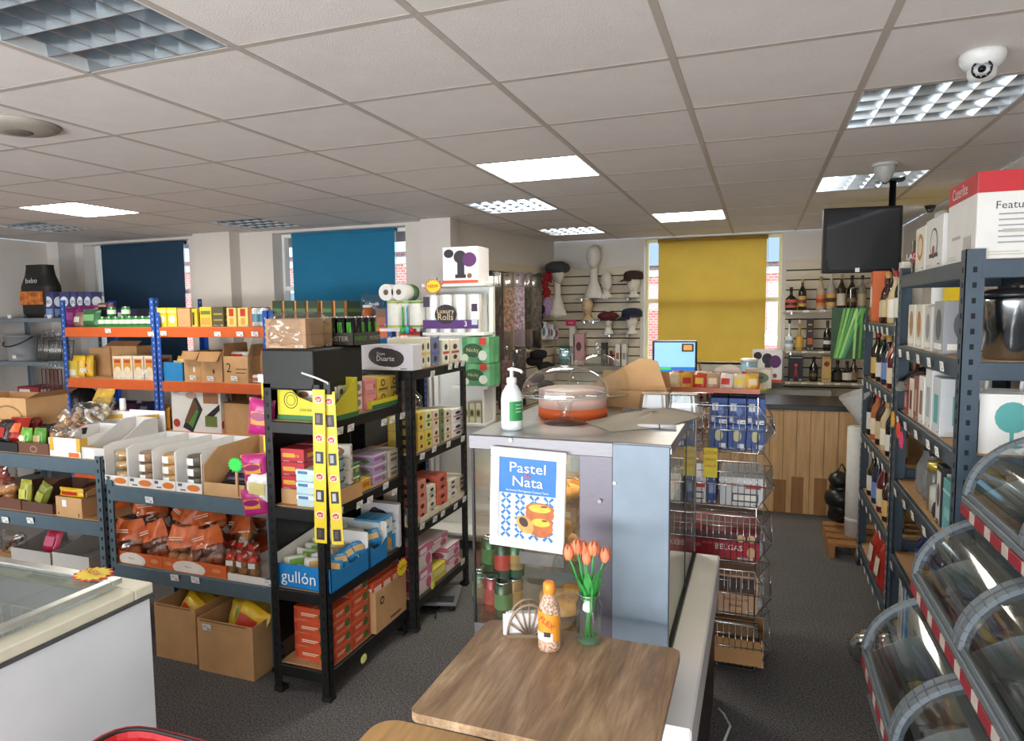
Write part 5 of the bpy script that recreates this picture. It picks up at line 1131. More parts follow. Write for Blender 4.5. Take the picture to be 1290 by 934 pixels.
# --- display heads and hats
FOAM = pm('d8d2c8', .7, var=.04, name='foam_head')
def head_mesh(mb, zc, s, fwd=(0, -1)):
    """face with brow, eye hollows, nose, lips and chin; looks towards -Y"""
    def g(u, v):
        th = 2*PI*u; ph = PI*(v-.5)
        x = math.cos(ph)*math.sin(th); y = -math.cos(ph)*math.cos(th); z = math.sin(ph)
        X, Y, Z = x*.075*(1-.18*max(0, -z)), y*.095, z*.125
        f = max(0, -y)
        if f > .2:
            Y -= .022*math.exp(-((x/.13)**2+((z+.12)/.17)**2))                 # nose
            Y += .012*math.exp(-(((abs(x)-.36)/.16)**2+((z-.08)/.1)**2))         # eye hollows
            Y -= .008*math.exp(-((x/.25)**2+((z+.45)/.07)**2))                   # lips
            Y -= .012*math.exp(-((x/.3)**2+((z+.78)/.16)**2))                    # chin
        else: Z += .01*(1-f)
        return (X*s, Y*s, zc+Z*s)
    mb.grid(24, 18, g, wrap=True); return mb
def mannequin(name, label, loc, s=1, rz=0, base='cone', neck=.12, skin=None, face=False, group='display heads'):
    m = skin or FOAM; mb = MB(m); head_mesh(mb, neck+.115*s, s); o = mb.build(name)
    nm = MB(m)
    if base == 'cone': nm.lathe([(.085*s, 0), (.08*s, .02), (.05*s, neck*.6), (.045*s, neck+.03)], 18)
    else: nm.lathe([(.11*s, 0), (.11*s, .02), (.085*s, neck*.25), (.042*s, neck*.6), (.04*s, neck+.03)], 18, sy=.75)
    nm.build('neck', o)
    if face:
        f = MB(pm('3a2a24', .5))
        for sx in (-1, 1): lump(f, (sx*.027*s, -.088*s, neck+.126*s), .009*s, 1, sz=.5, seg=8, rg=5)
        f.build('painted_eye', o).name = 'painted_eyes'; f = MB(pm('a84a44', .5)); lump(f, (0, -.098*s, neck+.06*s), .014*s, 2, sz=.35, sy=.4, seg=10, rg=5); f.build('painted_lips', o)
    put(o, loc, rz); return tag(o, label, 'display head', group)
def hat(name, label, kind, col, loc, s=1, rz=0):
    m = pm(col, .9, var=.2, scale=25, bump=.3, bscale=90); mb = MB(m)
    if kind == 'beret': mb.lathe([(.07, -.01), (.085, 0), (.125, .03), (.13, .055), (.1, .085), (.05, .1), (0, .103)], 22, sy=1.05)
    elif kind == 'cap': mb.lathe([(.088, 0), (.098, .03), (.098, .06), (.08, .088), (.04, .1), (0, .102)], 22, sy=1.2)
    else: mb.lathe([(.09, 0), (.135, .02), (.15, .06), (.13, .1), (.07, .13), (0, .135)], 22, sy=1.1)
    o = mb.build(name)
    if kind == 'cap':
        mb = MB(m)
        def g(u, v): a = -PI/2+(u-.5)*1.9; r = 1+.55*v*math.cos((u-.5)*1.9); return (.097*r*math.cos(a), .115*r*math.sin(a), .006-.03*v)
        mb.grid(10, 3, g); mb.build('peak', o); MB(pm('201a1c', .7)).lathe([(.0995, .004), (.0995, .022)], 22, sy=1.19, cap=False).build('hat_band', o)
    else: MB(m).lathe([(.012, .1 if kind == 'beret' else .133), (.006, .112 if kind == 'beret' else .15), (0, .113 if kind == 'beret' else .151)], 8).build('stalk', o)
    o.scale = (s, s, s); put(o, loc, rot=(0, 0, rz)); return tag(o, label, 'hat', 'hats on the slat wall')
YH = YB2-.14
def at(px, py, Y=None): return hy(px, py, Y or YH)
def shelf_glass(label, x0, x1, z, y0=YB2-.24, th=.008, m=None, cat='shelf'):
    o = MB(m or GLASS).box(x0, x1, y0, YB2-.016, z-th, z).build('wall_shelf')
    for x in (x0+.08, x1-.08): MB(CHROME).box(x-.006, x+.006, y0+.02, YB2-.016, z-th-.02, z-th).build('bracket', o)
    return tag(o, label, cat, 'shelves on the back wall')
zh1 = at(760, 376).z; zh2 = at(790, 421).z
shelf_glass('glass shelf under the upper hat heads', -1.93, -1.26, zh1); shelf_glass('glass shelf under the beret and navy cap', -1.62, -1.26, zh2); zb_ = at(740, 404).z; shelf_glass('short glass shelf under the beige mannequin head', -1.90, -1.64, zb_)
mannequin('hat_mannequin', 'white long-necked display head on the upper glass shelf', (at(748, 376).x, YH, zh1), 1.05, 0, 'bust', .33)
mannequin('hat_mannequin', 'white display head beside the long-necked one', (at(764, 376).x, YH, zh1), .85, .5, 'cone', .08)
o = mannequin('hat_mannequin', 'white display head wearing the brown cap', (at(798, 372).x, YH, zh1), .8, -.7, 'cone', .07)
hat('flat_cap', 'dark brown cap on the upper right display head', 'cap', '3a2622', (at(798, 372).x, YH, zh1+.2), .95, -.9)
mannequin('hat_mannequin', 'beige bald mannequin head with a painted face', (at(740, 404).x, YH, zb_), .85, 0, 'cone', .06, pm('c9ac86', .5, var=.04), True)
mannequin('hat_mannequin', 'white display head wearing the maroon beret', (at(766, 420).x, YH, zh2), .72, .2, 'cone', .08)
hat('beret', 'maroon beret on the lower display head', 'beret', '5a1f26', (at(766, 420).x, YH, zh2+.155), .92, 0)
mannequin('hat_mannequin', 'white display head wearing the navy cap', (at(796, 420).x, YH, zh2), .75, -.7, 'cone', .07)
hat('flat_cap', 'navy blue cap on the lower right display head', 'cap', '20243e', (at(796, 420).x, YH, zh2+.185), 1.0, -.9)
o = mannequin('hat_mannequin', 'tall white foam bust in the corner wearing a grey fur hat', (at(700, 398, 7.45).x+.02, 7.45, at(700, 398, 7.45).z), 1.0, .8, 'bust', .36)
MB(GLASS).box(-.16, .16, -.13, .13, -.01, 0).build('shelf_plate', o); hat('fur_hat', 'grey fur hat on the tall foam bust', 'fur', '3a3d40', (o.location.x, 7.45, o.location.z+.47), .95)
# clutter shelf under the heads: pink notice, boxes
zl = at(760, 460).z
shelf_glass('glass shelf with perfume boxes under the hat display', -1.95, -1.26, zl)
o = MB(pm('e0306a', .5)).box(-.06, .06, -.002, 0, 0, .07).build('pink_sign'); put(o, (at(716, 411).x, YB2-.02, at(716, 411).z)); tag(o, 'small fluorescent pink sign on the slat wall', 'sign'); text('SALE', .03, 'f4d0dc', o, (0, -.004, .035))
def itemsY(Y, z, rows, group):
    for x0, x1, yt, c, pr, lab in rows: boxY('toiletry_box', lab, 'box', x0, x1, yt, Y, z, .09, c, pr, group)
itemsY(YB2-.2, zl, [(722, 736, 421, 'c8949a', [('e', .5, .6, .25, .15, '5a3a40'), ('r', .1, .9, .05, .15, 'e0c8c8')], 'tall pink toiletry box on the lower glass shelf'), (704, 720, 436, '2f6f74', [('r', .1, .9, .3, .6, '5aa0a0')], 'teal toiletry box in the corner'), (717, 724, 412, 'd2cec6', [('r', .1, .9, .3, .5, '9a9690')], 'thin white packet beside the pink box'), (757, 764, 432, '2a2624', [('r', .2, .8, .3, .7, '6a5a4a')], 'small black perfume box'), (775, 781, 434, 'd8d2ca', [('r', .2, .8, .3, .6, 'a8543a')], 'small white ointment box, left one'), (783, 789, 434, 'd8d2ca', [('r', .2, .8, .3, .6, '8a8a8a')], 'small white ointment box, right one')], 'toiletries under the hats')
o = bottle('nail_varnish_bottle', .022, .16, '9a2a4a', None, '1c1616', .5, .5); put(o, (at(770, 445).x, YB2-.15, zl)); tag(o, 'small crimson bottle with black cap under the beret', 'bottle')
# --- packs hanging on the angled slat wall
def pegp(t, z, off=.02): d = (PEG1-PEG0).normalized(); return Vector((PEG0.x+d.x*t*L+d.y*off, PEG0.y+d.y*t*L-d.x*off, z))
def peg_t(px, py=400):
    d = ray(px, py); n = Vector(((PEG1-PEG0).y, -(PEG1-PEG0).x, 0)); s = (PEG0-CAMP).dot(n)/d.dot(n); p = CAMP+d*s; return (p-PEG0).dot((PEG1-PEG0).normalized())/L, p.z
rg = random.Random(12)
hang = [(614, 345, 505, '2b2424', '4a3a3a', 'dark hair pack'), (622, 345, 440, '8a7468', 'b08a78', 'brown patterned hair pack'), (630, 345, 436, '9a8a94', 'c0a8b8', 'lilac patterned scarf pack'), (637, 346, 432, '8f8492', '6a5a6a', 'mauve patterned scarf pack'), (645, 345, 436, '6a5c5a', '3a3432', 'dark grey scarf pack'), (652, 346, 438, '24201f', '5a504a', 'black hair pack with silver edge'), (660, 347, 438, '8a765c', 'a89270', 'tan leather strap pack'),
        (620, 438, 515, '3a2c2a', '7a5a58', 'lower dark red hair pack'), (632, 440, 510, '241e1e', '54484a', 'lower black hair pack')]
for k, (px, y0, y1, c, b, lab) in enumerate(hang):
    t, zt_ = peg_t(px, y0); _, zb0 = peg_t(px, y1); h = zt_-zb0; p = pegp(t, zb0, .09+.05*(k % 3)); wdt = .17
    o = packet('hanging_pack', wdt, h, .05, c, b, 300+k, None, pv=.6, ps=55); o.children[1].scale = (1.25, 1, 1.6); o.children[1].location.z = -h*.28
    mb = MB(FILM); pillow(mb, wdt*1.04, h*1.02, .065, k, 8, 10, .25); mb.xf(Matrix.Translation((0, 0, h/2))); mb.build('clear_sleeve', o)
    MB(BLACKP).tube([(0, .15+.05*(k % 3), h-.02), (0, -.03, h-.02)], .004, 5).build('peg_hook', o)
    put(o, p, ang-.55+rg.uniform(-.15, .15)); tag(o, lab + ' hanging in clear sleeve on the slat wall', 'hanging pack', 'packs hanging on the slat wall')
def soft(name, label, px, y0, y1, w, col, seed, extra=None, n=5):
    t, zt_ = peg_t(px, y0); _, zb0 = peg_t(px, y1); h = zt_-zb0; mb = MB(pm(col, .9, var=.3, scale=30, bump=.4, bscale=60)); r = random.Random(seed)
    for k in range(n): lump(mb, (r.uniform(-.25, .25)*w, r.uniform(-.02, .02), h*(k+.5)/n), max(w*.42, h/n*.62), seed+k, sy=.5, sz=max(.5, h/n/(w*.84)*1.3))
    o = mb.build(name); MB(BLACKP).tube([(0, .12, h), (0, 0, h)], .004, 5).build('peg_hook', o); put(o, pegp(t, zb0, .1 if w < .2 else .24), ang-.5); return tag(o, label, 'accessory', 'accessories on the slat wall')
soft('red_bag', 'red fabric bag with ribbon hanging on the slat wall', 678, 345, 392, .13, '9a1c24', 5); mb = MB(pm('a01c24', .8)); o = bpy.data.objects['red_bag']; mb.tube([(-.05, -.02, .3), (-.03, -.03, .42), (.03, -.03, .42), (.05, -.02, .3)], .01, 6); mb.build('strap', o)
soft('pompom', 'lilac pompom hanging below the red bag', 679, 380, 394, .13, 'a88cb8', 9, n=1); soft('hair_bundle', 'long black hair bundle beside the red bag', 668, 385, 425, .16, '15141a', 14, n=4)
soft('hair_bundle', 'bushy black wig hanging low on the slat wall', 655, 442, 466, .26, '141214', 22, n=3); soft('hair_bundle', 'bushy black wig behind the soap bottle', 655, 470, 500, .24, '161416', 27, n=3)
for k in range(6):
    t, zt_ = peg_t(674+3.2*k, 406+k); _, zb0 = peg_t(674+3.2*k, 428); p = pegp(t, zb0, .1); o = carton('blister_card', .07, .012, zt_-zb0, ['d8d4cc', '8aa4c0', 'c8b0a8', 'd0d4d8', '6a86a8', 'c89a94'][k], [('e', .5, .45, .3, .25, ['5a7a9a', 'e0e0e0', '8a4a5a', '3a4a6a', 'e8e0d8', '6a3a3a'][k])], 'f'); put(o, p, ang-.5); MB(BLACKP).tube([(0, .1, zt_-zb0-.01), (0, -.01, zt_-zb0-.01)], .003, 5).build('peg_hook', o); tag(o, 'small blister card hanging on the slat wall, %s from the left' % ORD[k], 'accessory', 'blister cards')
t, zq = peg_t(656, 440); o = MB(pm('b5aa98', .6)).box(-.28, .28, -.16, 0, -.02, 0, .003).build('wall_shelf'); MB(CHROME).box(-.2, -.18, -.12, 0, -.06, -.02).build('bracket', o); put(o, pegp(t, zq, .017), ang); tag(o, 'short cream shelf on the angled slat wall', 'shelf')
for k in range(3):
    p = pegp(t-.06+.06*k, zq, .1); q = carton('toiletry_box', .09, .08, .05, ['b8ae9c', 'c8beac', 'a89c88'][k], [('r', .1, .9, .3, .6, '7a7264')]); put(q, p, ang); tag(q, 'flat beige box on the short cream shelf, %s from left' % ORD[k], 'box', 'boxes on the cream shelf')
# --- white gondola between the black rack and the slat wall
GY_ = 4.3; gx0, gx1 = -2.175, -1.715
zg = [hy(575, 357, GY_).z, hy(575, 419, GY_).z, hy(600, 530, GY_).z-.02, .12]
e = empty('white_gondola', ((gx0+gx1)/2, GY_, 0), 0, 'white shop shelving with toilet rolls behind the black rack', 'shelving'); W = (gx1-gx0)/2
for z in zg: MB(trimw).box(-W, W, 0, .2, z-.022, z, .003).build('shelf_board', e)
MB(trimw).box(-W, W, .2, .21, 0, zg[0]+.02).build('back_panel', e)
for x in (-W, W-.03): MB(trimw).box(x, x+.03, .17, .2, 0, zg[0]+.05).build('post', e)
MB(trimw).box(W-.02, W-.005, .0, .19, zg[2], zg[1]-.03).build('side_panel', e)
g = 'goods on the white shelving'
def coffee(label, px0, px1, yt, yb, Y, z):
    o = boxY('coffee_machine_box', label, 'box', px0, px1, yt, Y, z, .2, 'e4e0e2', [('e', .18, .82, .14, .12, '201e22'), ('e', .5, .72, .18, .18, '26242a'), ('r', .42, .62, .2, .75, '2a282e'), ('r', .36, .66, .14, .24, '26242a'), ('e', .76, .64, .2, .2, '5a2a62'), ('r', 0, 1, 0, .08, 'd8562e'), ('e', .76, .2, .07, .07, '8a5a3a')], 'coffee machine boxes', 'f'); return o
coffee('white coffee machine box on the top white shelf', 557, 602, 312, 355, GY_+.0, zg[0])
def rollpack(label, px0, px1, yt, Y, z, n, rows, wrap, prints, d=.22, name='toilet_roll_pack'):
    w, h, xc = spanY(px0, px1, yt, Y, z); r = h/rows/2
    e = empty(name, (xc, Y+d/2, z), 0, label, 'toilet rolls', 'toilet roll packs')
    mb = MB(pm('e4e2de', .5, var=.05))
    nn = n
    for q in range(rows):
        for k in range(nn):
            rr = w/nn/2; o = MB(pm('e6e4e0', .8)); o.lathe([(rr*.96, 0), (rr*.99, .005), (rr*.99, h/rows-.006), (rr*.96, h/rows), (rr*.3, h/rows), (rr*.3, h/rows-.02)], 16, (-w/2+rr+2*rr*k, -d/2+rr, q*h/rows)); o.build('roll', e)
    f = MB(wrap); f.grid(nn*8, rows*6, lambda u, v: (-w/2+w*u, -d/2-.004-.006*abs(math.sin(u*nn*PI)), h*v)); 
    f.grid(8, 6, lambda u, v: (w/2+.002, -d/2+d*u, h*v)); f.grid(nn*4, 4, lambda u, v: (-w/2+w*u, -d/2+d*v, h+.002)); f.build('plastic_wrap', e)
    q = prints_mesh(w, d+.022, h, prints, 'f')
    if q.f: q.build('printed_design', e)
    for p in prints:
        if p[0] == 't': text(p[1], p[4]*h, p[5], e, (-w/2+w*p[2], -d/2-.017, h*p[3]))
    return e
WRAPC = glassy('roll_wrap_film', (.99, .99, .99), .14, .2)
rollpack('large luxury toilet roll pack with purple band', 533, 603, 372, GY_+.01, zg[1], 4, 1, WRAPC, [('r', 0, 1, .1, .33, '5a2f7a'), ('e', .42, .48, .2, .26, '2c2030'), ('t', 'Luxury', .42, .56, .18, 'e0cfa0'), ('t', 'Rolls', .42, .4, .24, 'e0cfa0'), ('r', .02, .13, .68, .95, '3a2a48'), ('r', .88, .98, .55, .75, '3a2a48'), ('r', .88, .98, .2, .35, 'c8d4e0'), ('t', '3', .78, .22, .2, 'f0ecf4')], .17)
GRNW = pm('5aa06a', .35, var=.3, scale=14, name='green_roll_wrap')
def greenpack(label, px0, px1, yt, Y, z, d):
    w, h, xc = spanY(px0, px1, yt, Y, z); mb = MB(GRNW)
    def sd(face):
        def f(u, v):
            bu = .012*math.sin(u*2*PI)**2; return {'f': (-w/2+w*u, -d/2-bu, h*v), 'r': (w/2+bu, -d/2+d*u, h*v), 'b': (w/2-w*u, d/2, h*v), 'l': (-w/2, d/2-d*u, h*v), 't': (-w/2+w*u, -d/2+d*v, h), 'd': (-w/2+w*u, d/2-d*v, 0)}[face]
        return f
    for fc in 'frbltd': mb.grid(12, 6, sd(fc))
    o = mb.build('toilet_roll_pack'); q = prints_mesh(w, d+.026, h, [('e', .42, .5, .36, .26, '1f4a2c'), ('e', .42, .5, .32, .22, '2a5c38'), ('r', .66, .92, .72, .98, 'c8382c'), ('e', .78, .3, .16, .2, 'dfe6d8'), ('e', .14, .2, .12, .16, 'cfe0c8')], 'f'); q.build('printed_design', o); text('Nicky', h*.22, 'd8c890', o, (-w*.08, -d/2-.017, h*.5)); put(o, (xc, Y+d/2, z)); return tag(o, label, 'toilet rolls', 'toilet roll packs')
zz = hy(600, 487, 4.25).z
e2 = MB(trimw).box(-.16, .09, -.02, .2, -.02, 0).build('hanging_shelf', e); e2.location = (hy(600, 490, GY_).x-e.location.x, 0, zz-.001)
greenpack('green toilet roll pack, lower of two, right of the cookie boxes', 583, 617, 458, GY_-.02, zz, .2); greenpack('green toilet roll pack, upper of two, right of the cookie boxes', 582, 616, 425, GY_-.02, zz+.0+(hy(600, 458, GY_-.02).z-zz)+.002, .2)
for k, (x0, x1) in enumerate(((583, 590), (591, 598), (599, 606))):
    boxY('tissue_box', 'cream tissue box below the green toilet rolls, %s from left' % ORD[k], 'box', x0, x1, 508, GY_+.01, zg[2], .15, 'd8d4b8', [('r', .1, .9, .3, .7, 'a8b06a'), ('e', .5, .5, .3, .15, '5a4a3a')], 'tissue boxes')
# white kitchen rolls on the orange shelf end beside the gondola
e3 = empty('roll_stand', (hy(505, 420, 4.35).x, 4.35+.1, 0), 0, 'narrow white stand carrying kitchen rolls beside the pillar', 'stand'); zr = hy(505, 414, 4.35).z
MB(trimw).box(-.16, .16, -.12, .12, zr-.02, zr).build('shelf_board', e3)
for sx in (-.14, .12): MB(trimw).box(sx, sx+.02, .09, .11, 0, zr-.02).build('post', e3)
for k in range(3):
    o = MB(pm('e2e0d8', .8, var=.05)); w, h, xc = spanY(485+14*k, 499+14*k, 379, 4.28, zr); o.lathe([(.062, 0), (.064, .004), (.064, h-.004), (.062, h), (.02, h), (.02, h-.03)], 18); o = o.build('kitchen_roll'); MB(pm(['a8b85a', '8aa85a', '7a9a4a'][k], .6)).lathe([(.0655, h*.04), (.0655, h*.12)], 18, cap=False).build('printed_band', o); MB(pm(['a8b85a', '8aa85a', '7a9a4a'][k], .6)).lathe([(.0655, h*.9), (.0655, h*.98)], 18, cap=False).build('printed_band', o); put(o, (xc, 4.36+.03*(k % 2), zr)); tag(o, 'standing white kitchen roll beside the luxury pack, %s from left' % ORD[k], 'kitchen roll', 'kitchen rolls')
zr2 = zr+spanY(485, 499, 379, 4.28, zr)[1]
for k in range(2):
    o = MB(pm('e6e4de', .8, var=.05)); o.tube([(0, 0, .058), (0, .2, .058)], .058, 18); o.mat(pm('6a5a4c', .8)); o.tube([(0, -.002, .058), (0, 0, .058)], .02, 12); o = o.build('kitchen_roll'); MB(pm('5a8a5a', .4)).tube([(0, .12, .058), (0, .2005, .058)], .0595, 18).build('green_wrap', o); put(o, (hy(488+16*k, 370, 4.3).x, 4.28, zr2)); tag(o, 'white kitchen roll lying on the standing ones, %s one' % ['left', 'right'][k], 'kitchen roll', 'kitchen rolls')
for k, c in enumerate(('3aa84a', '2f9ab0', 'b82a3a')):
    mb = MB(pm(c, .4)); mb.tube([(0, 0, .0), (0, 0, .16)], .006, 6); lump(mb, (0, 0, .0), .022, k, sz=1.2); o = mb.build('hanging_brush'); MB(CHROME).tube([(0, 0, .16), (0, .0, .17), (0, .03, .17)], .003, 5).build('hook', o); a = hy(498+6*k, 417, 4.2); put(o, (a.x, 4.2, a.z)); o.location.y = 4.31; tag(o, ['green hanging bottle brush beside the kitchen rolls', 'teal hanging bottle brush beside the kitchen rolls', 'red hanging bottle brush beside the kitchen rolls'][k], 'brush', 'hanging brushes')
burst('starburst_price_card', 'red and yellow starburst card on the top white shelf edge', hy(546, 361, GY_-.012), 0, .055, 'e8d42c', 'c8322a', 'NEW')
# ================================================================ COUNTER AND BACK SHELVES
WOOD = pm('d0a672', .5, var=.18, scale=5, stretch=(6, 6, .6), name='pine_plank'); WOODD = pm('9a6a3c', .55, var=.15, scale=5, stretch=(6, 6, .6), name='dark_plank')
CT = .885; CYF = 5.98
c = empty('shop_counter', (-.28, CYF+.33, 0), 0, 'pine plank shop counter with black worktop at the back', 'counter')
MB(pm('1d1e21', .3, var=.1)).box(-.95, .98, -.36, .34, CT-.04, CT, .004).build('worktop', c)
x = -.92; k = 0
while x < .95:
    MB(WOOD).box(x, x+.098, -.33, -.312, .0, CT-.04, .003).build('plank', c); x += .1; k += 1
MB(pm('8a6a44', .6)).box(-.92, .96, -.312, .32, .02, CT-.04).build('carcass', c)
for px in (1004, 1033, 982):
    a = hy(px, 620, CYF+.018); MB(WOODD).box(a.x+.28-.045, a.x+.28+.045, -.336, -.33, .0, .3 if px != 982 else .27, .002).build('patch_board', c)
# till
tl = empty('till_terminal', (-.69, 6.25, CT), .12, 'black touch screen till showing a blue display', 'till')
scr = pm('8fc4e6', .4, emit=1.1, name='lit_screen')
MB(pm('141416', .35)).box(-.06, .06, -.02, .14, 0, .02, .004).build('base', tl); MB(pm('141416', .35)).box(-.04, .04, .05, .1, .02, .3, .004).build('stand', tl)
t = MB(pm('141416', .3)); t.box(-.19, .19, -.02, .02, .19, .5, .008); t = t.build('monitor', tl)
MB(scr).box(-.172, .172, -.0225, -.0205, .215, .48).build('screen', t)
mb = MB(pm('1f72c8', .4, emit=1.0)); mb.box(-.172, .172, -.0232, -.0226, .215, .265); mb.mat(pm('3ac85a', .4, emit=1.0)); mb.box(-.165, -.03, -.0238, -.0233, .24, .262); mb.mat(pm('4a3a2a', .4)); mb.box(.06, .16, -.0232, -.0226, .40, .47); mb.mat(pm('e0a050', .4, emit=.8)); mb.box(.075, .145, -.0238, -.0233, .413, .458); mb.build('display_graphics', t)
# objects on the counter
o = cardboard_box('cardboard_box', .3, .2, .2, 'l', ()); put(o, (hy(905, 480, 6.5).x, 6.5, CT)); tag(o, 'brown carton on the counter right of the till', 'box')
for k in range(2):
    o = bottle('ink_bottle', .035, .13, '241a1a', ['8a2a2c', '5a2022'][k], '111111', .5, .5); put(o, (hy(880+16*k, 470, 6.2).x, 6.2, CT)); tag(o, 'small dark bottle beside the till, %s one' % ['left', 'right'][k], 'bottle', 'bottles by the till')
mb = MB(pm('e8e6e2', .5)); mb.prism([(-.1, 0), (.1, 0), (.06, .09)], -.04, .04, 'y'); o = mb.build('paper_stand'); MB(TAGI).box(-.05, .04, -.042, -.041, .015, .02).build('printed_line', o); put(o, (hy(920, 480, 6.3).x, 6.3, CT)); tag(o, 'folded white paper sign on the counter', 'sign')
o = can('wipes_tub', .065, .35, 'a8cce0', '3a86b8', 'eeeeee'); put(o, (hy(943, 490, 6.1).x, 6.1, CT)); tag(o, 'pale blue wipes tub on the counter', 'tub')
MB(pm('f0f0ee', .4)).lathe([(.067, .33), (.067, .355), (.05, .36), (0, .36)], 20).build('flip_lid', o)
# bottle shelves right of the yellow blind
SH = pm('b9a88c', .5, var=.05, name='cream_shelf')
zs_ = [hy(1010, 391, YB2-.2).z, hy(1010, 442, YB2-.2).z, hy(1010, 481, YB2-.2).z]
SHN = ['upper', 'middle', 'lower']
for k, z in enumerate(zs_):
    o = shelf_glass(SHN[k]+' cream shelf of spirits right of the yellow blind', .22, 1.05, z, YB2-.26, .02, SH)
    for q in range(5): tagcard(o, (.28+.15*q, YB2-.262, z-.01), 0, .05, .02)
def bot(k, px, yt, r, glass, label, cap, lab, name='spirit_bottle', **kw):
    z = zs_[k]; h = hy(px, yt, YB2-.16).z-z; o = bottle(name, r, h, glass, label, cap, **kw); put(o, (hy(px, 400, YB2-.16).x, YB2-.16, z)); return tag(o, lab, 'bottle', 'spirit bottles on the back wall')
bot(0, 996, 362, .055, '1a1110', 'c8583a', '111111', 'squat dark bottle with round red label on the upper shelf', label2='2a1a1a', neck=.25, shoulder=.45, sy=.6)
bot(0, 1010, 352, .038, '1c1512', 'c8a04a', 'b08a3a', 'dark bottle with gold label on the upper shelf', label2='7a3a2a'); bot(0, 1033, 349, .042, 'b8a88a', 'd0804a', '8a7a4a', 'clear bottle with orange crossed label on the upper shelf', label2='a84a2a')
bot(0, 1046, 346, .042, 'a8a29a', 'd8a24a', 'c9c0b0', 'clear square bottle with gold label on the upper shelf', label2='3a3430'); bot(0, 1059, 346, .04, '2a1412', 'd8cdbc', 'b08a5a', 'dark red bottle with white label on the upper shelf', label2=None); bot(0, 1072, 347, .042, '1f1210', '3a2a24', '0f0f0f', 'dark brown bottle with black label on the upper shelf', label2='8a6a4a'); bot(0, 1085, 347, .038, '8a8478', 'c0b090', '1a1a1a', 'grey bottle at the right of the upper shelf')
bot(1, 995, 403, .038, 'c4ccce', 'dfe6ea', '26262a', 'clear frosted bottle with black cap on the middle shelf', label2='8aa4b8', neck=.3, shoulder=.35); bot(1, 1008, 403, .035, 'b89a5a', 'd8a84a', 'c8c0b0', 'tall amber bottle on the middle shelf', neck=.35, shoulder=.3)
w, h, xc = spanY(1017, 1025, 402, YB2-.2, zs_[1]); o = carton('bottle_box', w, .09, h, '2a1c1a', [('r', .1, .9, .2, .4, 'b85a2a'), ('r', .2, .8, .6, .64, 'c8a070'), ('r', .2, .8, .8, .84, 'c8a070')], 'f'); put(o, (xc, YB2-.16, zs_[1])); tag(o, 'tall dark bottle box on the middle shelf', 'box')
bot(1, 1043, 404, .036, '14100f', '2a2422', '0f0f0f', 'black bottle with round white label on the middle shelf', label2='d8d4cc')
w, h, xc = spanY(994, 1012, 449, YB2-.2, zs_[2]); o = carton('gift_box', w, .1, h, '1a1719', [('p', [(.35, .1), (.5, .7), (.65, .1), (.5, .3)], 'a82430'), ('e', .5, .65, .12, .06, 'c83a44')], 'f'); MB(pm('c8c4bc', .4)).box(-.06, .06, -.055, -.051, h*.94, h*.97).build('ribbon', o); put(o, (xc, YB2-.15, zs_[2])); tag(o, 'black gift box with crimson figure on the lower shelf', 'box')
bot(2, 1027, 450, .04, '17120f', '2c2620', '0f0f0f', 'black bottle behind the gold box on the lower shelf', label2='6a5a3a')
w, h, xc = spanY(1036, 1048, 449, YB2-.22, zs_[2]); o = carton('bottle_box', w, .09, h, 'c2a05e', [('e', .5, .7, .3, .1, '7a2a24'), ('r', .1, .9, .1, .14, '8a6a3a')], 'f'); put(o, (xc, YB2-.16, zs_[2])); tag(o, 'gold bottle box with dark red seal on the lower shelf', 'box')
bot(2, 1057, 454, .05, '15110f', '26201c', '111111', 'round black bottle right of the gold box', neck=.3, shoulder=.4); bot(2, 1069, 455, .05, '1a1614', 'dcd6ca', '1a1a1a', 'round bottle with white side label on the lower shelf', neck=.3, shoulder=.4); bot(2, 1078, 452, .035, '2a2018', '8a7a5a', '111111', 'slim brown bottle at the end of the lower shelf')
coffee('white coffee machine box beside the yellow blind', 948, 986, 441, 480, YB2-.32, zs_[2])
MB(SH).box(-.2, .1, -.02, .25, -.02, 0).build('shelf_plate', bpy.data.objects['coffee_machine_box.001'])
burst('starburst_price_card', 'yellow oval price card below the coffee machine box', hy(962, 486, YB2-.35), 0, .06, 'dcd83a', 'b8c42c', None)
# radiator
rad = empty('radiator', (.35, YB2-.09, 0), 0, 'white panel radiator under the spirit shelves', 'radiator')
zt_ = hy(1010, 492, YB2-.1).z
MB(trimw).box(-.35, .35, -.02, .0, zt_-.5, zt_, .006).build('front_panel', rad); MB(trimw).box(-.35, .35, .03, .05, zt_-.5, zt_, .004).build('rear_panel', rad)
for k in range(14): MB(trimw).box(-.33+.05*k, -.31+.05*k, -.024, -.019, zt_-.46, zt_-.04, .002).build('fin', rad)
MB(trimw).box(-.34, .34, -.005, .07, zt_, zt_+.008).build('top_grille', rad)
for s in (-.3, .28): MB(trimw).box(s, s+.02, .05, .075, zt_-.4, zt_-.1).build('bracket', rad)
# television hung from the ceiling
tv = empty('television', (*hy(1124, 300, 4.95).xy, ZC), 0, 'black flat television hanging from a ceiling pole', 'television'); o = tv.location
A, B = hy(1040, 265, 4.85), hy(1131, 340, 4.98)
MB(pm('0c0d0f', .3)).tube([(0, 0.05, 0), (0, 0.05, -.52)], .02, 10).build('pole', tv); MB(pm('17181a', .4)).box(-.06, .06, 0, .1, -.012, 0).build('ceiling_plate', tv)
m4 = Matrix.Translation(((A.x+B.x)/2-o.x, -.03, (A.z+B.z)/2-.0-ZC)) @ Matrix.Rotation(.12, 4, 'Z')
W, H = (B.x-A.x)/2+.01, (A.z-B.z)/2+.015
mb = MB(pm('131417', .35)); mb.box(-W, W, -.015, .03, -H, H, .006); p = mb.xf(m4).build('casing', tv)
MB(pm('22262c', .06, var=.05, spec=.8)).box(-W+.018, W-.018, -.0175, -.0155, -H+.022, H-.018).xf(m4).build('screen', tv)
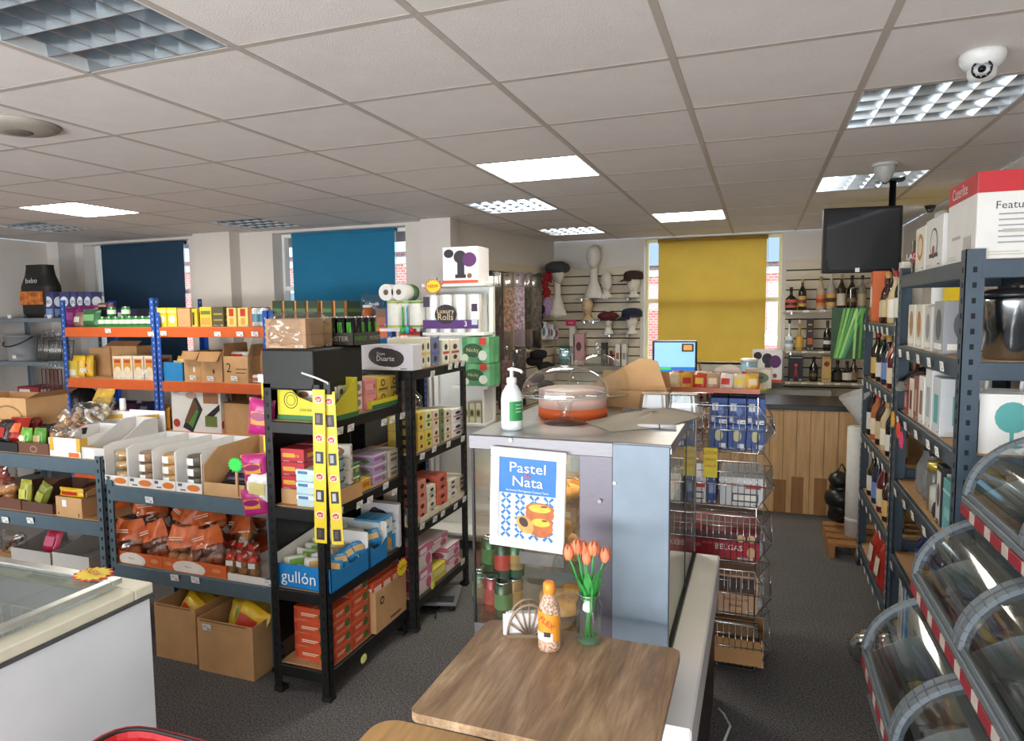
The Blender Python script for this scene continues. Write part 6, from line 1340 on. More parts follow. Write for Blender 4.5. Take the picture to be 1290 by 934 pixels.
MB(pm('1a1b1e', .4)).box(-.06, .06, .03, .1, -.08, .06).xf(m4).build('bracket', tv); MB(TAGM).box(W-.26, W-.235, -.02, -.018, -H+.004, -H+.03).xf(m4).build('sticker', tv)
# dome cameras and sensor on the ceiling
def dome_cam(label, px, py, s, body, lens, name='dome_camera'):
    p = hz(px, py, ZC); e = empty(name, (p.x, p.y, ZC), 0, label, 'camera')
    MB(body).lathe([(.062*s, 0), (.064*s, -.012*s), (.06*s, -.03*s), (.045*s, -.05*s), (.0, -.055*s)][::-1], 28).build('base', e)
    d_ = (CAMP-Vector((p.x, p.y, ZC-.05*s))).normalized(); 
    mb = MB(body); lump(mb, (0, 0, -.05*s), .042*s, 1, sz=1, seg=20, rg=14); b = mb.build('eyeball', e)
    q = Vector((0, 0, 1)).rotation_difference(d_).to_matrix().to_4x4(); T = Matrix.Translation((0, 0, -.05*s)) @ q
    mb = MB(pm('16181c', .2)); mb.lathe([(.027*s, .034*s), (.028*s, .0435*s), (.02*s, .0445*s), (0, .0445*s)], 22).xf(T); mb.build('lens_window', b)
    mb = MB(pm('9aa0a4', .3)); 
    for k in range(10): mb.lathe([(.0022*s, .0445*s), (.0022*s, .0462*s), (0, .0465*s)], 6, (.022*s*math.cos(2*PI*k/10), .022*s*math.sin(2*PI*k/10), 0))
    tag(mb.xf(T).build('infrared_leds', b), kind='stuff'); mb = MB(pm('050506', .1)); mb.lathe([(.011*s, .0445*s), (.011*s, .049*s), (0, .05*s)], 16).xf(T); mb.build('lens', b); return e
dome_cam('white dome security camera on the ceiling at upper right', 1238, 66, 1.0, pm('d4d4d2', .4), None)
p = hz(1115, 206, ZC); e = empty('ceiling_sensor', (p.x, p.y, ZC), 0, 'grey cone shaped ceiling sensor beside the louvred light', 'sensor')
MB(pm('b5b4b0', .5)).lathe([(.065, 0), (.065, -.012), (.06, -.016)][::-1], 24).build('base', e); MB(pm('a8a8a4', .35)).lathe([(0, -.105), (.018, -.1), (.04, -.07), (.055, -.03), (.057, -.014)], 24).build('lens_cone', e)
dome_cam('small black dome camera above the right rack', 1172, 259, .62, pm('17181a', .4), None)
# ================================================================ PASTRY CASE, TABLE, WIRE BASKETS
CX0, CX1, CY0_, CY1_, CZ0, CZ1 = -.867, -.235, 2.05, 2.98, .62, 1.256
pc_ = empty('pastry_case', ((CX0+CX1)/2, (CY0_+CY1_)/2, 0), 0, 'steel and glass pastry display case in the middle', 'display case'); PL = pc_.location
def pbx(m, x0, x1, y0, y1, z0, z1, name, b=.002, parent=None):
    return MB(m).box(x0-PL.x, x1-PL.x, y0-PL.y, y1-PL.y, z0, z1, b).build(name, parent or pc_)
DKB = pm('3a2c26', .45, var=.15, scale=6, name='dark_laminate')
STB = pm('76828e', .5, .5, var=.1, scale=9, bump=.02, bscale=30, name='blue_grey_steel'); STP = pm('66626a', .42, .7, var=.06, scale=30, stretch=(1, 1, 8), name='mauve_steel')
pbx(DKB, CX0, -.15, 2.02, CY1_, .0, .56, 'base_cabinet', .004); pbx(STEEL, CX0, CX1, CY0_, CY1_, .56, CZ0, 'case_floor')
pbx(DKB, -.42, -.15, 1.70, 2.02, .0, .47, 'base_extension', .004)
sill = pbx(pm('f0f0ee', .4, var=.03, scale=5), CX1+.002, -.135, 1.68, CY1_, .475, .62, 'white_ledge', .006)
# top: steel sheet with front lip
pbx(STEEL, CX0-.004, CX1+.004, CY0_-.004, CY1_, CZ1-.012, CZ1, 'steel_top', .003)
pbx(pm('7c7a7e', .45, .7, var=.06, scale=30, stretch=(1, 1, 8)), CX0-.006, hy(773, 556, CY0_).x, CY0_-.009, CY0_-.001, CZ1-.047, CZ1-.002, 'front_lip', .002)
pbx(STEEL, CX1-.004, CX1+.005, CY0_, CY1_, CZ1-.03, CZ1-.004, 'side_lip', .002)
xa, xb, xc = hy(730, 650, CY0_).x, hy(772, 650, CY0_).x, CX1
pbx(STP, xa, xb, CY0_-.004, CY0_+.016, CZ0, CZ1-.012, 'steel_panel'); pbx(STB, xb, xc, CY0_-.012, CY0_+.016, CZ0, CZ1-.004, 'steel_panel')
for (px, py) in ((755, 632), (774, 609), (643, 555)):
    a = hy(px, py, CY0_-.015); MB(CHROME).tube([(0, 0, 0), (0, -.004, 0)], .006, 10).build('rivet', pc_).location = (a.x-PL.x, CY0_-.011-PL.y, a.z)
CASEG = glassy('case_glass', (.97, .985, .97), .13, .015)
pbx(CASEG, CX0, xa, CY0_+.002, CY0_+.008, CZ0, CZ1-.014, 'front_glass', 0)
ym = 2.55
for a, b in ((CY0_+.02, ym), (ym+.004, CY1_-.02)): pbx(CASEG, CX1-.008, CX1-.002, a, b, CZ0, CZ1-.014, 'side_glass', 0)
pbx(CASEG, CX0+.001, CX0+.007, CY0_+.01, CY1_-.02, CZ0, CZ1-.014, 'side_glass', 0)
for (x, y) in ((CX0, CY0_), (CX0, CY1_-.014), (CX1-.014, CY1_-.014)): pbx(BLACKP, x-.001, x+.007, y, y+.012, CZ0, CZ1-.012, 'corner_post', .001)
pbx(BLACKP, CX1-.009, CX1, ym, ym+.005, CZ0, CZ1-.014, 'glass_joint', 0); pbx(BLACKP, CX1-.012, CX1+.004, CY0_+.02, CY1_, CZ0, CZ0+.008, 'glass_channel', 0)
pbx(STEEL, CX0, CX1, CY1_-.012, CY1_, CZ0, CZ1-.012, 'rear_panel')
for z in (.80, 1.02): pbx(GLASS, CX0+.02, CX1-.02, CY0_+.09, CY1_-.05, z-.006, z, 'glass_shelf', 0)
lampm = pm('ffd9a0', .4, emit=80, name='warm_case_lamp'); pbx(lampm, xa-.1, xa+.0, CY0_+.06, CY0_+.075, CZ1-.03, CZ1-.018, 'case_lamp', 0); pbx(lampm, CX0+.12, CX1-.1, CY0_+.5, CY0_+.515, CZ1-.03, CZ1-.018, 'case_lamp', 0)
# poster in white frame hung on the glass
fa, fb_ = hy(618, 563, CY0_-.02), hy(713, 697, CY0_-.02)
fw_, fh_ = fb_.x-fa.x, fa.z-fb_.z
po = empty('framed_poster', ((fa.x+fb_.x)/2, CY0_-.022, (fa.z+fb_.z)/2), 0, 'framed blue pastel de nata poster on the pastry case', 'poster'); po.rotation_euler = (0, .03, 0)
w2, h2 = fw_/2, fh_/2; t = .03; PF = pm('e4e2df', .4, var=.03)
for q in ((-w2, w2, -h2, -h2+t), (-w2, w2, h2-t, h2), (-w2, -w2+t, -h2+t, h2-t), (w2-t, w2, -h2+t, h2-t)): MB(PF).box(q[0], q[1], -.01, .006, q[2], q[3], .003).build('frame_bar', po)
MB(pm('cfdce8', .5)).box(-w2+t, w2-t, -.003, .003, -h2+t, h2-t).build('poster_sheet', po)
pw_, ph_ = w2-t, h2-t
MB(pm('1a6fb8', .45)).box(-pw_, pw_, -.0042, -.0031, ph_*.12, ph_).build('blue_panel', po)
text('Pastel', .046, 'f2ead8', po, (-.0, -.007, ph_*.76), sx=1.15); text('de', .022, 'c85a50', po, (0, -.0075, ph_*.58)); text('Nata', .046, 'f2ead8', po, (.0, -.007, ph_*.42), sx=1.15); text('Authentic Portuguese Custard Tarts', .0095, 'e8eef4', po, (0, -.007, ph_*.2))
# blue tile pattern
mb = MB(pm('2f6fae', .5)); 
for i in range(4):
    for j in range(4):
        cx, cz = -pw_+(i+.5)*pw_*.5, -ph_+(j+.5)*ph_*.28
        for k in range(4):
            a = PI/4+PI/2*k; r = pw_*.2
            mb.poly([(cx+r*.2*math.cos(a+.8), -.0046, cz+r*.2*math.sin(a+.8)), (cx+r*1.1*math.cos(a+.25), -.0046, cz+r*1.1*math.sin(a+.25)), (cx+r*1.15*math.cos(a-.25), -.0046, cz+r*1.15*math.sin(a-.25)), (cx+r*.2*math.cos(a-.8), -.0046, cz+r*.2*math.sin(a-.8))])
tag(mb.build('tile_pattern', po), kind='stuff')
def tart(cx, cz, rx, rz_, rot, side):
    a = MB(pm('b5622c', .5, var=.2, scale=40)); a.poly([(cx+rx*math.cos(2*PI*k/20), -.0052, cz+rz_*math.sin(2*PI*k/20)-.006) for k in range(20)]); a.poly([(cx+rx*math.cos(2*PI*k/20), -.0056, cz+rz_*.6*math.sin(2*PI*k/20)+rz_*.35) for k in range(20)])
    a.mat(pm('e6b83c', .5, var=.2, scale=60)); a.poly([(cx+rx*.78*math.cos(2*PI*k/20), -.0062, cz+rz_*.42*math.sin(2*PI*k/20)+rz_*.38) for k in range(20)]); a.mat(pm('6a2a14', .5)); a.poly([(cx+rx*.3+rx*.25*math.cos(2*PI*k/10), -.0066, cz+rz_*.1*math.sin(2*PI*k/10)+rz_*.62) for k in range(10)]); a.build('printed_tart', po)
tart(pw_*.5, -ph_*.62, pw_*.42, ph_*.24, 0, 0); tart(pw_*.45, -ph_*.28, pw_*.5, ph_*.24, 0, 0)
a = MB(pm('d09a50', .5, var=.2, scale=40)); a.poly([(-pw_*.05+pw_*.3*math.cos(2*PI*k/20)-pw_*.1*math.sin(2*PI*k/20), -.007, -ph_*.62+ph_*.22*math.sin(2*PI*k/20)) for k in range(20)]); a.mat(pm('3a1a10', .5)); a.poly([(-pw_*.1+pw_*.16*math.cos(2*PI*k/12)-pw_*.05*math.sin(2*PI*k/12), -.0074, -ph_*.56+ph_*.12*math.sin(2*PI*k/12)) for k in range(12)]); a.build('printed_tart', po)
# contents: cans lower left, rolls and pastries
cc = ['2f5a3c', '8a2a2c', '7a5a2c', '2a4a34', '6a6a3a', '8a6a34', '35603c', '2c4a38']
n = 0
for z, pts in ((CZ0+.001, ((606, 2.2), (620, 2.16), (628, 2.27), (634, 2.13), (644, 2.27), (648, 2.17))), (CZ0+.126, ((618, 2.2), (634, 2.16), (650, 2.18)))):
    for px, Y in pts:
        o = can('drink_can', .03, .122, cc[n % 8], ['4a7a4c', 'a8443c', '9a7a3c'][n % 3]); put(o, (hy(px, 740, Y).x, Y, z)); tag(o, 'drink can in the pastry case, %s tier, %s from the left' % (['lower', 'upper'][z > CZ0+.1], ORD[n if n < 6 else n-6]), 'can', 'drink cans in the pastry case'); n += 1
BUN = pm('d8a050', .5, var=.25, scale=20, name='baked_bun'); 
for k, (px, Y, z, r) in enumerate(((700, 2.2, .805, .055), (718, 2.23, .805, .05), (708, 2.32, .805, .055), (712, 2.2, CZ0+.002, .05), (722, 2.3, CZ0+.002, .055), (698, 2.26, CZ0+.002, .05), (704, 2.25, .875, .05), (716, 2.2, 1.022, .045), (722, 2.27, 1.022, .045))):
    mb = MB(BUN); lump(mb, (0, 0, r*.62), r, k, sx=1.15, sz=.62); o = mb.build('bread_roll'); MB(pm('b87a34', .5, var=.2)).tube([(-r*.6, -r*.1, r*1.2), (0, 0, r*1.26), (r*.6, r*.1, r*1.2)], .003, 5).build('crust_slash', o); put(o, (hy(px, 700, Y).x, Y, z), k*.7); tag(o, 'golden bread roll in the pastry case, ' + ['left of the middle shelf', 'right of the middle shelf', 'rear of the middle shelf', 'middle of the case floor', 'right of the case floor', 'left of the case floor', 'lying on the others on the middle shelf', 'left of the top shelf', 'right of the top shelf'][k], 'bread roll', 'rolls in the pastry case')
for k in range(3):
    o = carton('pastry_box', .22, .2, .07, ['c09a68', 'a8845a', '9a7a54'][k], [('r', .1, .9, .3, .6, 'd8c4a0')]); put(o, (-.72, 2.5+.02*k, .802+.071*k)); tag(o, 'brown pastry box in the case behind the poster, %s from the bottom' % ORD[k], 'box', 'boxes in the pastry case')
for k in range(5):
    mb = MB(pm('c47a3a', .5, var=.3, scale=30)); mb.tube([(-.05*math.cos(q*.5), .05*math.sin(q*.5), .02) for q in range(7)], [.008, .016, .021, .024, .021, .016, .008], 8); o = mb.build('croissant'); MB(pm('8a4a20', .5)).tube([(-.05, 0, .035), (-.03, .03, .042), (0, .045, .044)], .003, 5).build('crust_ridge', o); put(o, (-.78+.1*k, 2.25, 1.022)); tag(o, 'croissant on the top shelf of the pastry case, %s from left' % ORD[k], 'pastry', 'croissants')
pbx(pm('6a6462', .5), hy(655, 700, 2.1).x, hy(712, 700, 2.1).x, 2.09, 2.1, hy(680, 712, 2.1).z, hy(680, 696, 2.1).z, 'rear_bracket')
# --- on top of the case
# cake stand with dome
def cake_dome(label, loc, R, hp, hd, knob):
    e = empty('cake_stand', loc, 0, label, 'cake stand', 'glass cake stands')
    if hp: MB(GLASS).lathe([(R*.5, 0), (R*.48, .006), (R*.2, .014), (.016, .03), (.022, hp*.6), (.03, hp-.012), (R*.3, hp-.004), (R, hp), (R, hp+.006), (0, hp+.006)], 32, cap=True).build('pedestal', e)
    else: MB(GLASS).lathe([(R*.9, 0), (R, .012), (R, .02), (0, .02)], 32).build('plate', e)
    z0 = (hp or .014)+.007; prof = [(R*.98, z0), (R*.985, z0+.02)]+[(R*.98*math.cos(a), z0+.02+(hd-.02)*math.sin(a)) for a in [PI/2*k/12 for k in range(1, 12)]]+[(.018, z0+hd)]
    d_ = MB(GLASS).lathe(prof, 36, cap=False).build('dome', e)
    if knob == 'tall': MB(GLASS).lathe([(.016, z0+hd-.004), (.018, z0+hd+.02), (.03, z0+hd+.055), (.028, z0+hd+.058), (0, z0+hd+.058)], 16).build('knob', d_)
    else: mb = MB(GLASS); lump(mb, (0, 0, z0+hd+.024), .017, 1, sz=1.1, seg=14, rg=9); mb.lathe([(.012, z0+hd-.003), (.008, z0+hd+.01)], 12); mb.build('knob', d_)
    mb = MB(pm('c8ccca', .1, .5)); mb.tube([(R*.985*math.cos(2*PI*k/36), R*.985*math.sin(2*PI*k/36), z0+.002) for k in range(36)], .0025, 5, closed=True); mb.build('rim', d_); return e
dp = hz(712, 533, CZ1); zpl = hy(712, 500, dp.y).z-CZ1; zdt = hy(712, 463, dp.y).z-CZ1
cake_dome('glass cake stand with tall knobbed dome on the pastry case', (dp.x, dp.y, CZ1), (hy(764, 500, dp.y).x-hy(658, 500, dp.y).x)/2, zpl, zdt-zpl, 'tall')
d2 = Vector((hy(753, 490, 2.82).x, 2.82, CZ1)); cake_dome('second glass cake dome with round knob, behind the first', d2, (hy(793, 480, 2.82).x-hy(714, 480, 2.82).x)/2, .045, hy(755, 443, 2.82).z-CZ1-.06, 'ball')
# orange banded cake drum
zc = Vector((hy(720, 520, 2.68).x-.0, 2.68, CZ1)); R = .145
R = .13; e = empty('cake_drum', (-.655, 2.54, CZ1), 0, 'pale pink round tub with orange band behind the cake stand', 'tub')
MB(pm('e0642c', .45)).lathe([(R, 0), (R, .035)], 32).build('orange_base', e); MB(pm('d8b0a4', .4)).lathe([(R*.99, .035), (R*.99, .1), (R*.9, .104), (0, .104)], 32).build('tub_wall', e)
# soap dispenser
sp = hz(645, 541, CZ1); o = MB(pm('dfe6e6', .25, var=.03, trans=.0)); h = hy(645, 480, sp.y).z-CZ1; r = (hy(658, 520, sp.y).x-hy(632, 520, sp.y).x)/2
o.lathe([(r*.95, 0), (r, .006), (r, h*.62), (r*.9, h*.76), (r*.55, h*.9), (r*.4, h*.93), (r*.4, h)], 24); o = o.build('soap_dispenser')
hh = hy(645, 466, sp.y).z-CZ1; MB(pm('f0f0ee', .35)).lathe([(r*.46, h*.95), (r*.46, h+.01), (r*.16, h+.013), (r*.16, hh), (0, hh)], 16).build('pump', o); MB(pm('f0f0ee', .35)).tube([(-.012, 0, hh), (.0, -.0, hh+.004), (.035, -.01, hh-.002), (.042, -.012, hh-.008)], .005, 6).build('spout', o)
mb = MB(pm('2c8a4a', .5)); mb.grid(10, 1, lambda u, v: (r*1.01*math.sin(.1+1.5*u), -r*1.01*math.cos(.1+1.5*u), h*(.2+.4*v))); mb.build('green_label', o); mb = MB(pm('e8f0e8', .5))
for q in range(3): mb.grid(4, 1, lambda u, v: (r*1.02*math.sin(.7+.6*u), -r*1.02*math.cos(.7+.6*u), h*(.52-.07*q+.012*v)))
mb.build('label_lines', o); put(o, (sp.x, sp.y, CZ1)); tag(o, 'white pump soap dispenser with green label on the pastry case', 'dispenser')
# paper bag, pen, card box, plastic tubs, tongs
pts = [hz(*p, CZ1+.02) for p in ((738, 526), (800, 512), (886, 508), (880, 520), (838, 532), (770, 537))]
cen = sum(pts, Vector())/6
def bagtop(u, v):
    a = 2*PI*u; q = u*6; i = int(q) % 6; f = q-int(q); p = pts[i].lerp(pts[(i+1) % 6], f); p = cen+(p-cen)*v
    return (p.x-cen.x, p.y-cen.y, .004+.022*(1-v**2)+.004*math.sin(9*u*PI)*(1-v))
mb = MB(pm('b5ab98', .8, var=.06, scale=8, bump=.2, bscale=14)); mb.grid(36, 6, bagtop, wrap=True); mb.grid(36, 1, lambda u, v: (bagtop(u, 1)[0], bagtop(u, 1)[1], .004-.003*v), wrap=True); o = mb.build('paper_bag'); MB(pm('8a8070', .8)).box(-.02, .02, -.002, .002, .028, .03).build('bag_fold', o); put(o, (cen.x, cen.y, CZ1)); tag(o, 'flat beige paper bag lying on the pastry case', 'bag')
a, b = hz(803, 540, CZ1), hz(852, 541, CZ1); mb = MB(pm('e8eaec', .3)); mb.tube([(0, 0, .008), (b.x-a.x, b.y-a.y, .008)], .007, 8); o = mb.build('marker_pen'); MB(pm('2a3038', .4)).tube([((b.x-a.x)*.55, (b.y-a.y)*.55, .008), ((b.x-a.x)*.58, (b.y-a.y)*.58, .008)], .0075, 8).build('cap_ring', o); put(o, (a.x, a.y, CZ1)); tag(o, 'white marker pen at the front edge of the case top', 'pen')
o = cardboard_box('cardboard_box', .3, .16, .07, 'b', (), ang={'b': .3}); put(o, (hy(795, 500, 2.87).x, 2.885, CZ1), .0); tag(o, 'brown open cardboard box at the back of the case top', 'box')
mb = MB(CARD); mb.prism([(-.17, .0), (.06, .13), (.13, .12), (.17, .0)], -.004, .004, 'y'); f = mb.build('flap', o); f.location = (-.02, -.05, .07)
for k, px in enumerate((826, 862)):
    p = Vector((hy(px, 500, 2.72).x, 2.72, CZ1)); e = empty('plastic_tub', p, 0, 'clear plastic takeaway tub stack, %s one' % ['left', 'right'][k], 'tub', 'clear takeaway tubs')
    mb = MB(glassy('tub_plastic', (.93, .95, .96), .25, .15)) if k == 0 else MB(bpy.data.materials['tub_plastic'])
    def ringp(s, z): return [(s*.062*math.copysign(abs(math.cos(2*PI*q/40))**.4, math.cos(2*PI*q/40))*(1+.02*(q % 2)), s*.045*math.copysign(abs(math.sin(2*PI*q/40))**.4, math.sin(2*PI*q/40))*(1+.02*(q % 2)), z) for q in range(40)]
    rr_ = [ringp(1.1, .0), ringp(1.1, .006), ringp(1.0, .006), ringp(.86, .07), ringp(.8, .074)]; b0 = len(mb.v)
    for q in rr_: mb.v += q
    for i in range(4):
        for q in range(40): mb.face([b0+i*40+q, b0+i*40+(q+1) % 40, b0+(i+1)*40+(q+1) % 40, b0+(i+1)*40+q])
    mb.face([b0+160+q for q in range(40)]); mb.build('tub_wall', e); MB(pm('c8ccce', .2)).box(-.05, .05, -.036, .036, .0745, .0755).build('tub_base', e)
mb = MB(pm('6a6e72', .35, .4)); mb.box(-.09, .07, -.012, .012, 0, .008, .003); mb.box(.07, .12, -.02, .02, 0, .012, .003); o = mb.build('pastry_comb')
for k in range(8): MB(pm('6a6e72', .35, .4)).box(-.088+.009*k, -.083+.009*k, -.012, .012, .008, .026).build('tooth', o)
put(o, (hy(815, 505, 2.6).x, 2.60, CZ1), .1); tag(o, 'grey serving tongs with teeth behind the paper bag', 'tongs')
# ================================================================ TABLE WITH VASE
TZ = .725
tp = [hz(621, 780, TZ), hz(853, 822, TZ), None, hz(512, 897, TZ)]
tx0, tx1, ty0_, ty1_ = -.745, -.182, 1.36, 1.88
def tabwood():
    m = bpy.data.materials.new('rustic_oak_laminate'); m.use_nodes = True; nt = m.node_tree; p = nt.nodes['Principled BSDF']
    tc = nt.nodes.new('ShaderNodeTexCoord'); mp = nt.nodes.new('ShaderNodeMapping'); mp.inputs['Scale'].default_value = (9, 1.3, 9); nt.links.new(tc.outputs['Object'], mp.inputs[0])
    n1 = nt.nodes.new('ShaderNodeTexNoise'); n1.inputs['Scale'].default_value = 1.6; n1.inputs['Detail'].default_value = 8; n1.inputs['Roughness'].default_value = .65; n1.inputs['Distortion'].default_value = .6; nt.links.new(mp.outputs[0], n1.inputs['Vector'])
    mp2 = nt.nodes.new('ShaderNodeMapping'); mp2.inputs['Scale'].default_value = (60, 4, 60); nt.links.new(tc.outputs['Object'], mp2.inputs[0])
    n2 = nt.nodes.new('ShaderNodeTexNoise'); n2.inputs['Scale'].default_value = 2; n2.inputs['Detail'].default_value = 4; nt.links.new(mp2.outputs[0], n2.inputs['Vector'])
    cr = nt.nodes.new('ShaderNodeValToRGB'); e = cr.color_ramp.elements; e[0].position = .3; e[0].color = rgb((104, 80, 60)); e[1].position = .72; e[1].color = rgb((196, 168, 134)); k = e.new(.5); k.color = rgb((152, 122, 92)); nt.links.new(n1.outputs[0], cr.inputs[0])
    mx = nt.nodes.new('ShaderNodeMix'); mx.data_type = 'RGBA'; mx.blend_type = 'OVERLAY'; mx.inputs[0].default_value = .5; nt.links.new(cr.outputs[0], mx.inputs[6]); nt.links.new(n2.outputs[0], mx.inputs[7]); nt.links.new(mx.outputs[2], p.inputs['Base Color'])
    p.inputs['Roughness'].default_value = .42; b = nt.nodes.new('ShaderNodeBump'); b.inputs['Strength'].default_value = .12; b.inputs['Distance'].default_value = .004; nt.links.new(n2.outputs[0], b.inputs['Height']); nt.links.new(b.outputs[0], p.inputs['Normal'])
    return m
TW = tabwood()
tb_ = empty('cafe_table', ((tx0+tx1)/2, (ty0_+ty1_)/2, 0), 0, 'small wood-topped cafe table in the foreground', 'table')
W, D = (tx1-tx0)/2, (ty1_-ty0_)/2; r = .025
pts = []
for cx, cy, a0 in ((W-r, D-r, 0), (-W+r, D-r, PI/2), (-W+r, -D+r, PI), (W-r, -D+r, 1.5*PI)):
    for k in range(5): a = a0+PI/2*k/4; pts.append((cx+r*math.cos(a), cy+r*math.sin(a)))
MB(TW).prism(pts, TZ-.022, TZ).build('table_top', tb_)
MB(BLACKP).box(-.03, .03, -.03, .03, .02, TZ-.03).build('column', tb_); MB(BLACKP).box(-.2, .2, -.03, .03, TZ-.03, TZ-.022).build('top_bracket', tb_)
for q in ((-.24, .24, -.025, .025), (-.025, .025, -.22, .22)): MB(BLACKP).box(q[0], q[1], q[2], q[3], 0, .02, .003).build('foot_bar', tb_)
# chair seat tucked beside the table
ch = empty('cafe_chair', (-.83, 1.50, 0), .0, 'wooden-seated chair tucked under the left of the table', 'chair'); 
pts = []; W, D, r = .19, .2, .07
for cx, cy, a0 in ((W-r, D-r, 0), (-W+r, D-r, PI/2), (-W+r, -D+r, PI), (W-r, -D+r, 1.5*PI)):
    for k in range(7): a = a0+PI/2*k/6; pts.append((cx+r*math.cos(a), cy+r*math.sin(a)))
LW = pm('c49a64', .45, var=.15, scale=6, stretch=(8, 1, 8), name='light_wood')
MB(LW).prism(pts, .44, .462).build('seat', ch)
for sx in (-.15, .15):
    for sy in (-.15, .15): MB(BLACKP).tube([(sx, sy, .44), (sx*1.15, sy*1.15, 0)], .012, 8).build('leg', ch)
MB(BLACKP).tube([(-.15, -.15, .1), (.15, -.15, .1)], .008, 6).build('stretcher', ch)
# vase with tulips
vp = hz(742, 808, TZ); vr = .036
v = empty('glass_vase', (vp.x, vp.y, TZ), 0, 'clear glass vase on the cafe table', 'vase')
hv = hy(742, 748, vp.y).z-TZ
MB(GLASS).lathe([(vr*.8, 0), (vr, .006), (vr, hv*.8), (vr*.8, hv*.9), (vr*.86, hv), (vr*.8, hv), (vr*.74, hv*.9), (vr*.94, hv*.78), (vr*.94, .012), (0, .012)], 28, cap=False).build('vase_wall', v)
mb = MB(CHROME); mb.tube([(vr*.86*math.cos(2*PI*k/20), vr*.86*math.sin(2*PI*k/20), hv) for k in range(20)], .0015, 5, closed=True); mb.build('rim', v); MB(pm('7ac09a', .1, var=.05, alpha=.35)).lathe([(0, .001), (vr*.9, .002), (vr*.93, .012), (0, .013)], 24).build('glass_foot', v)
TUL = pm('e8875e', .55, var=.22, scale=25, name='coral_petal'); GRN = pm('3f9a4a', .5, var=.15, name='tulip_green')
for k, (px, py) in enumerate(((716, 697), (727, 690), (739, 703), (748, 692), (762, 700), (735, 692))):
    top = hy(px, py, vp.y+.012*((k % 3)-1)); top -= Vector((vp.x, vp.y, TZ)); rt = Vector((.012*math.cos(k), .012*math.sin(k), .014))
    e = empty('tulip', (vp.x, vp.y, TZ), 0, ['coral tulip at the far left of the vase', 'coral tulip second from left in the vase', 'coral tulip lowest at the front', 'coral tulip tallest right of centre', 'coral tulip at the far right of the vase', 'coral tulip at the back of the bunch'][k], 'flower', 'coral tulips in the vase')
    mid = Vector((top.x*.25, top.y*.25, hv*.9)); MB(GRN).tube([rt, mid, top.lerp(mid, .3), top-Vector((0, 0, .01))], .003, 6).build('stem', e)
    for q in range(6):
        a = 2*PI*q/6+k; oi = 1 if q % 2 else .82
        mb = MB(TUL)
        def g(u, w): 
            s = math.sin(PI*min(1, w*.62+.2)); b_ = a+(u-.5)*1.25*math.sin(PI*(w*.8+.15)); rr2 = .0165*s*oi; return (top.x+rr2*math.cos(b_), top.y+rr2*math.sin(b_), top.z-.018+.042*w)
        mb.grid(5, 6, g); mb.build('petal', e)
    for q in range(2):
        a = 2.4*k+PI*q; mb = MB(GRN); ln = .12+.025*((k+q) % 3)
        def lf(u, w): c_ = (u-.5)*.027*math.sin(PI*min(1, w*.9+.1)); r_ = .008+.045*w*w; return (r_*math.cos(a)-c_*math.sin(a), r_*math.sin(a)+c_*math.cos(a), hv*.55+ln*w-.02*w**3)
        mb.grid(3, 6, lf); mb.build('leaf', e)
# sauce bottle, napkin holder
bp = hz(692, 817, TZ); hb = hy(692, 733, bp.y).z-TZ; rb = (hy(707, 790, bp.y).x-hy(680, 790, bp.y).x)/2
mb = MB(pm('c8a48c', .35, var=.7, scale=160, bump=.3, bscale=200, name='speckled_candy')); mb.lathe([(rb*.9, 0), (rb, .006), (rb, hb*.55), (rb*.85, hb*.68), (rb*.5, hb*.8), (rb*.45, hb*.86)], 22); o = mb.build('sauce_bottle')
MB(pm('e8912c', .4)).lathe([(rb*.52, hb*.84), (rb*.54, hb*.845), (rb*.54, hb*.975), (rb*.4, hb), (0, hb)], 18).build('cap', o)
mb = MB(pm('e2952e', .5)); mb.grid(12, 1, lambda u, v: (rb*1.012*math.sin(-1.5+3*u), -rb*1.012*math.cos(-1.5+3*u), hb*(.2+.38*v-.1*(u-.5)))); mb.mat(pm('e8e2da', .5)); mb.grid(8, 1, lambda u, v: (rb*1.02*math.sin(-1.2+1.8*u), -rb*1.02*math.cos(-1.2+1.8*u), hb*(.17+.12*v))); mb.mat(pm('2a2624', .5)); mb.grid(3, 1, lambda u, v: (rb*1.03*math.sin(-.2+.6*u), -rb*1.03*math.cos(-.2+.6*u), hb*(.24+.07*v))); mb.build('paper_label', o)
text('FLEX', .022, 'c02a24', o, (.002, -rb-.003, hb*.45), (PI/2, .6, 0)); put(o, (bp.x, bp.y, TZ)); tag(o, 'speckled candy bottle with orange cap on the table', 'bottle')
npos = hz(664, 797, TZ); e = empty('napkin_holder', (npos.x+.01, npos.y-.01, TZ), .35, 'brown wire napkin holder with white napkins', 'napkin holder')
BRZ = pm('8d7a66', .4, .4, name='bronze_metal')
for y in (-.02, .02):
    mb = MB(BRZ)
    arc = [(.062*math.cos(PI*k/14), y, .008+.088*math.sin(PI*k/14)) for k in range(15)]; mb.tube(arc, .004, 6); mb.box(-.066, .066, y-.004, y+.004, 0, .01)
    for k in range(1, 8): a = PI*k/8; mb.tube([(.0+.01*math.cos(a), y, .008), (.06*math.cos(a), y, .008+.085*math.sin(a))], .0032, 5)
    mb.build('side_fan', e)
MB(BRZ).box(-.06, .06, -.02, .02, 0, .004).build('base', e)
for k in range(5):
    mb = MB(pm('eceaea', .8)); mb.grid(4, 3, lambda u, v: (-.075+.15*u+.004*k, -.012+.006*k+.003*math.sin(5*u+k), .005+.062*v-.02*abs(u-.5)*(k % 2))); mb.build('napkin', e)
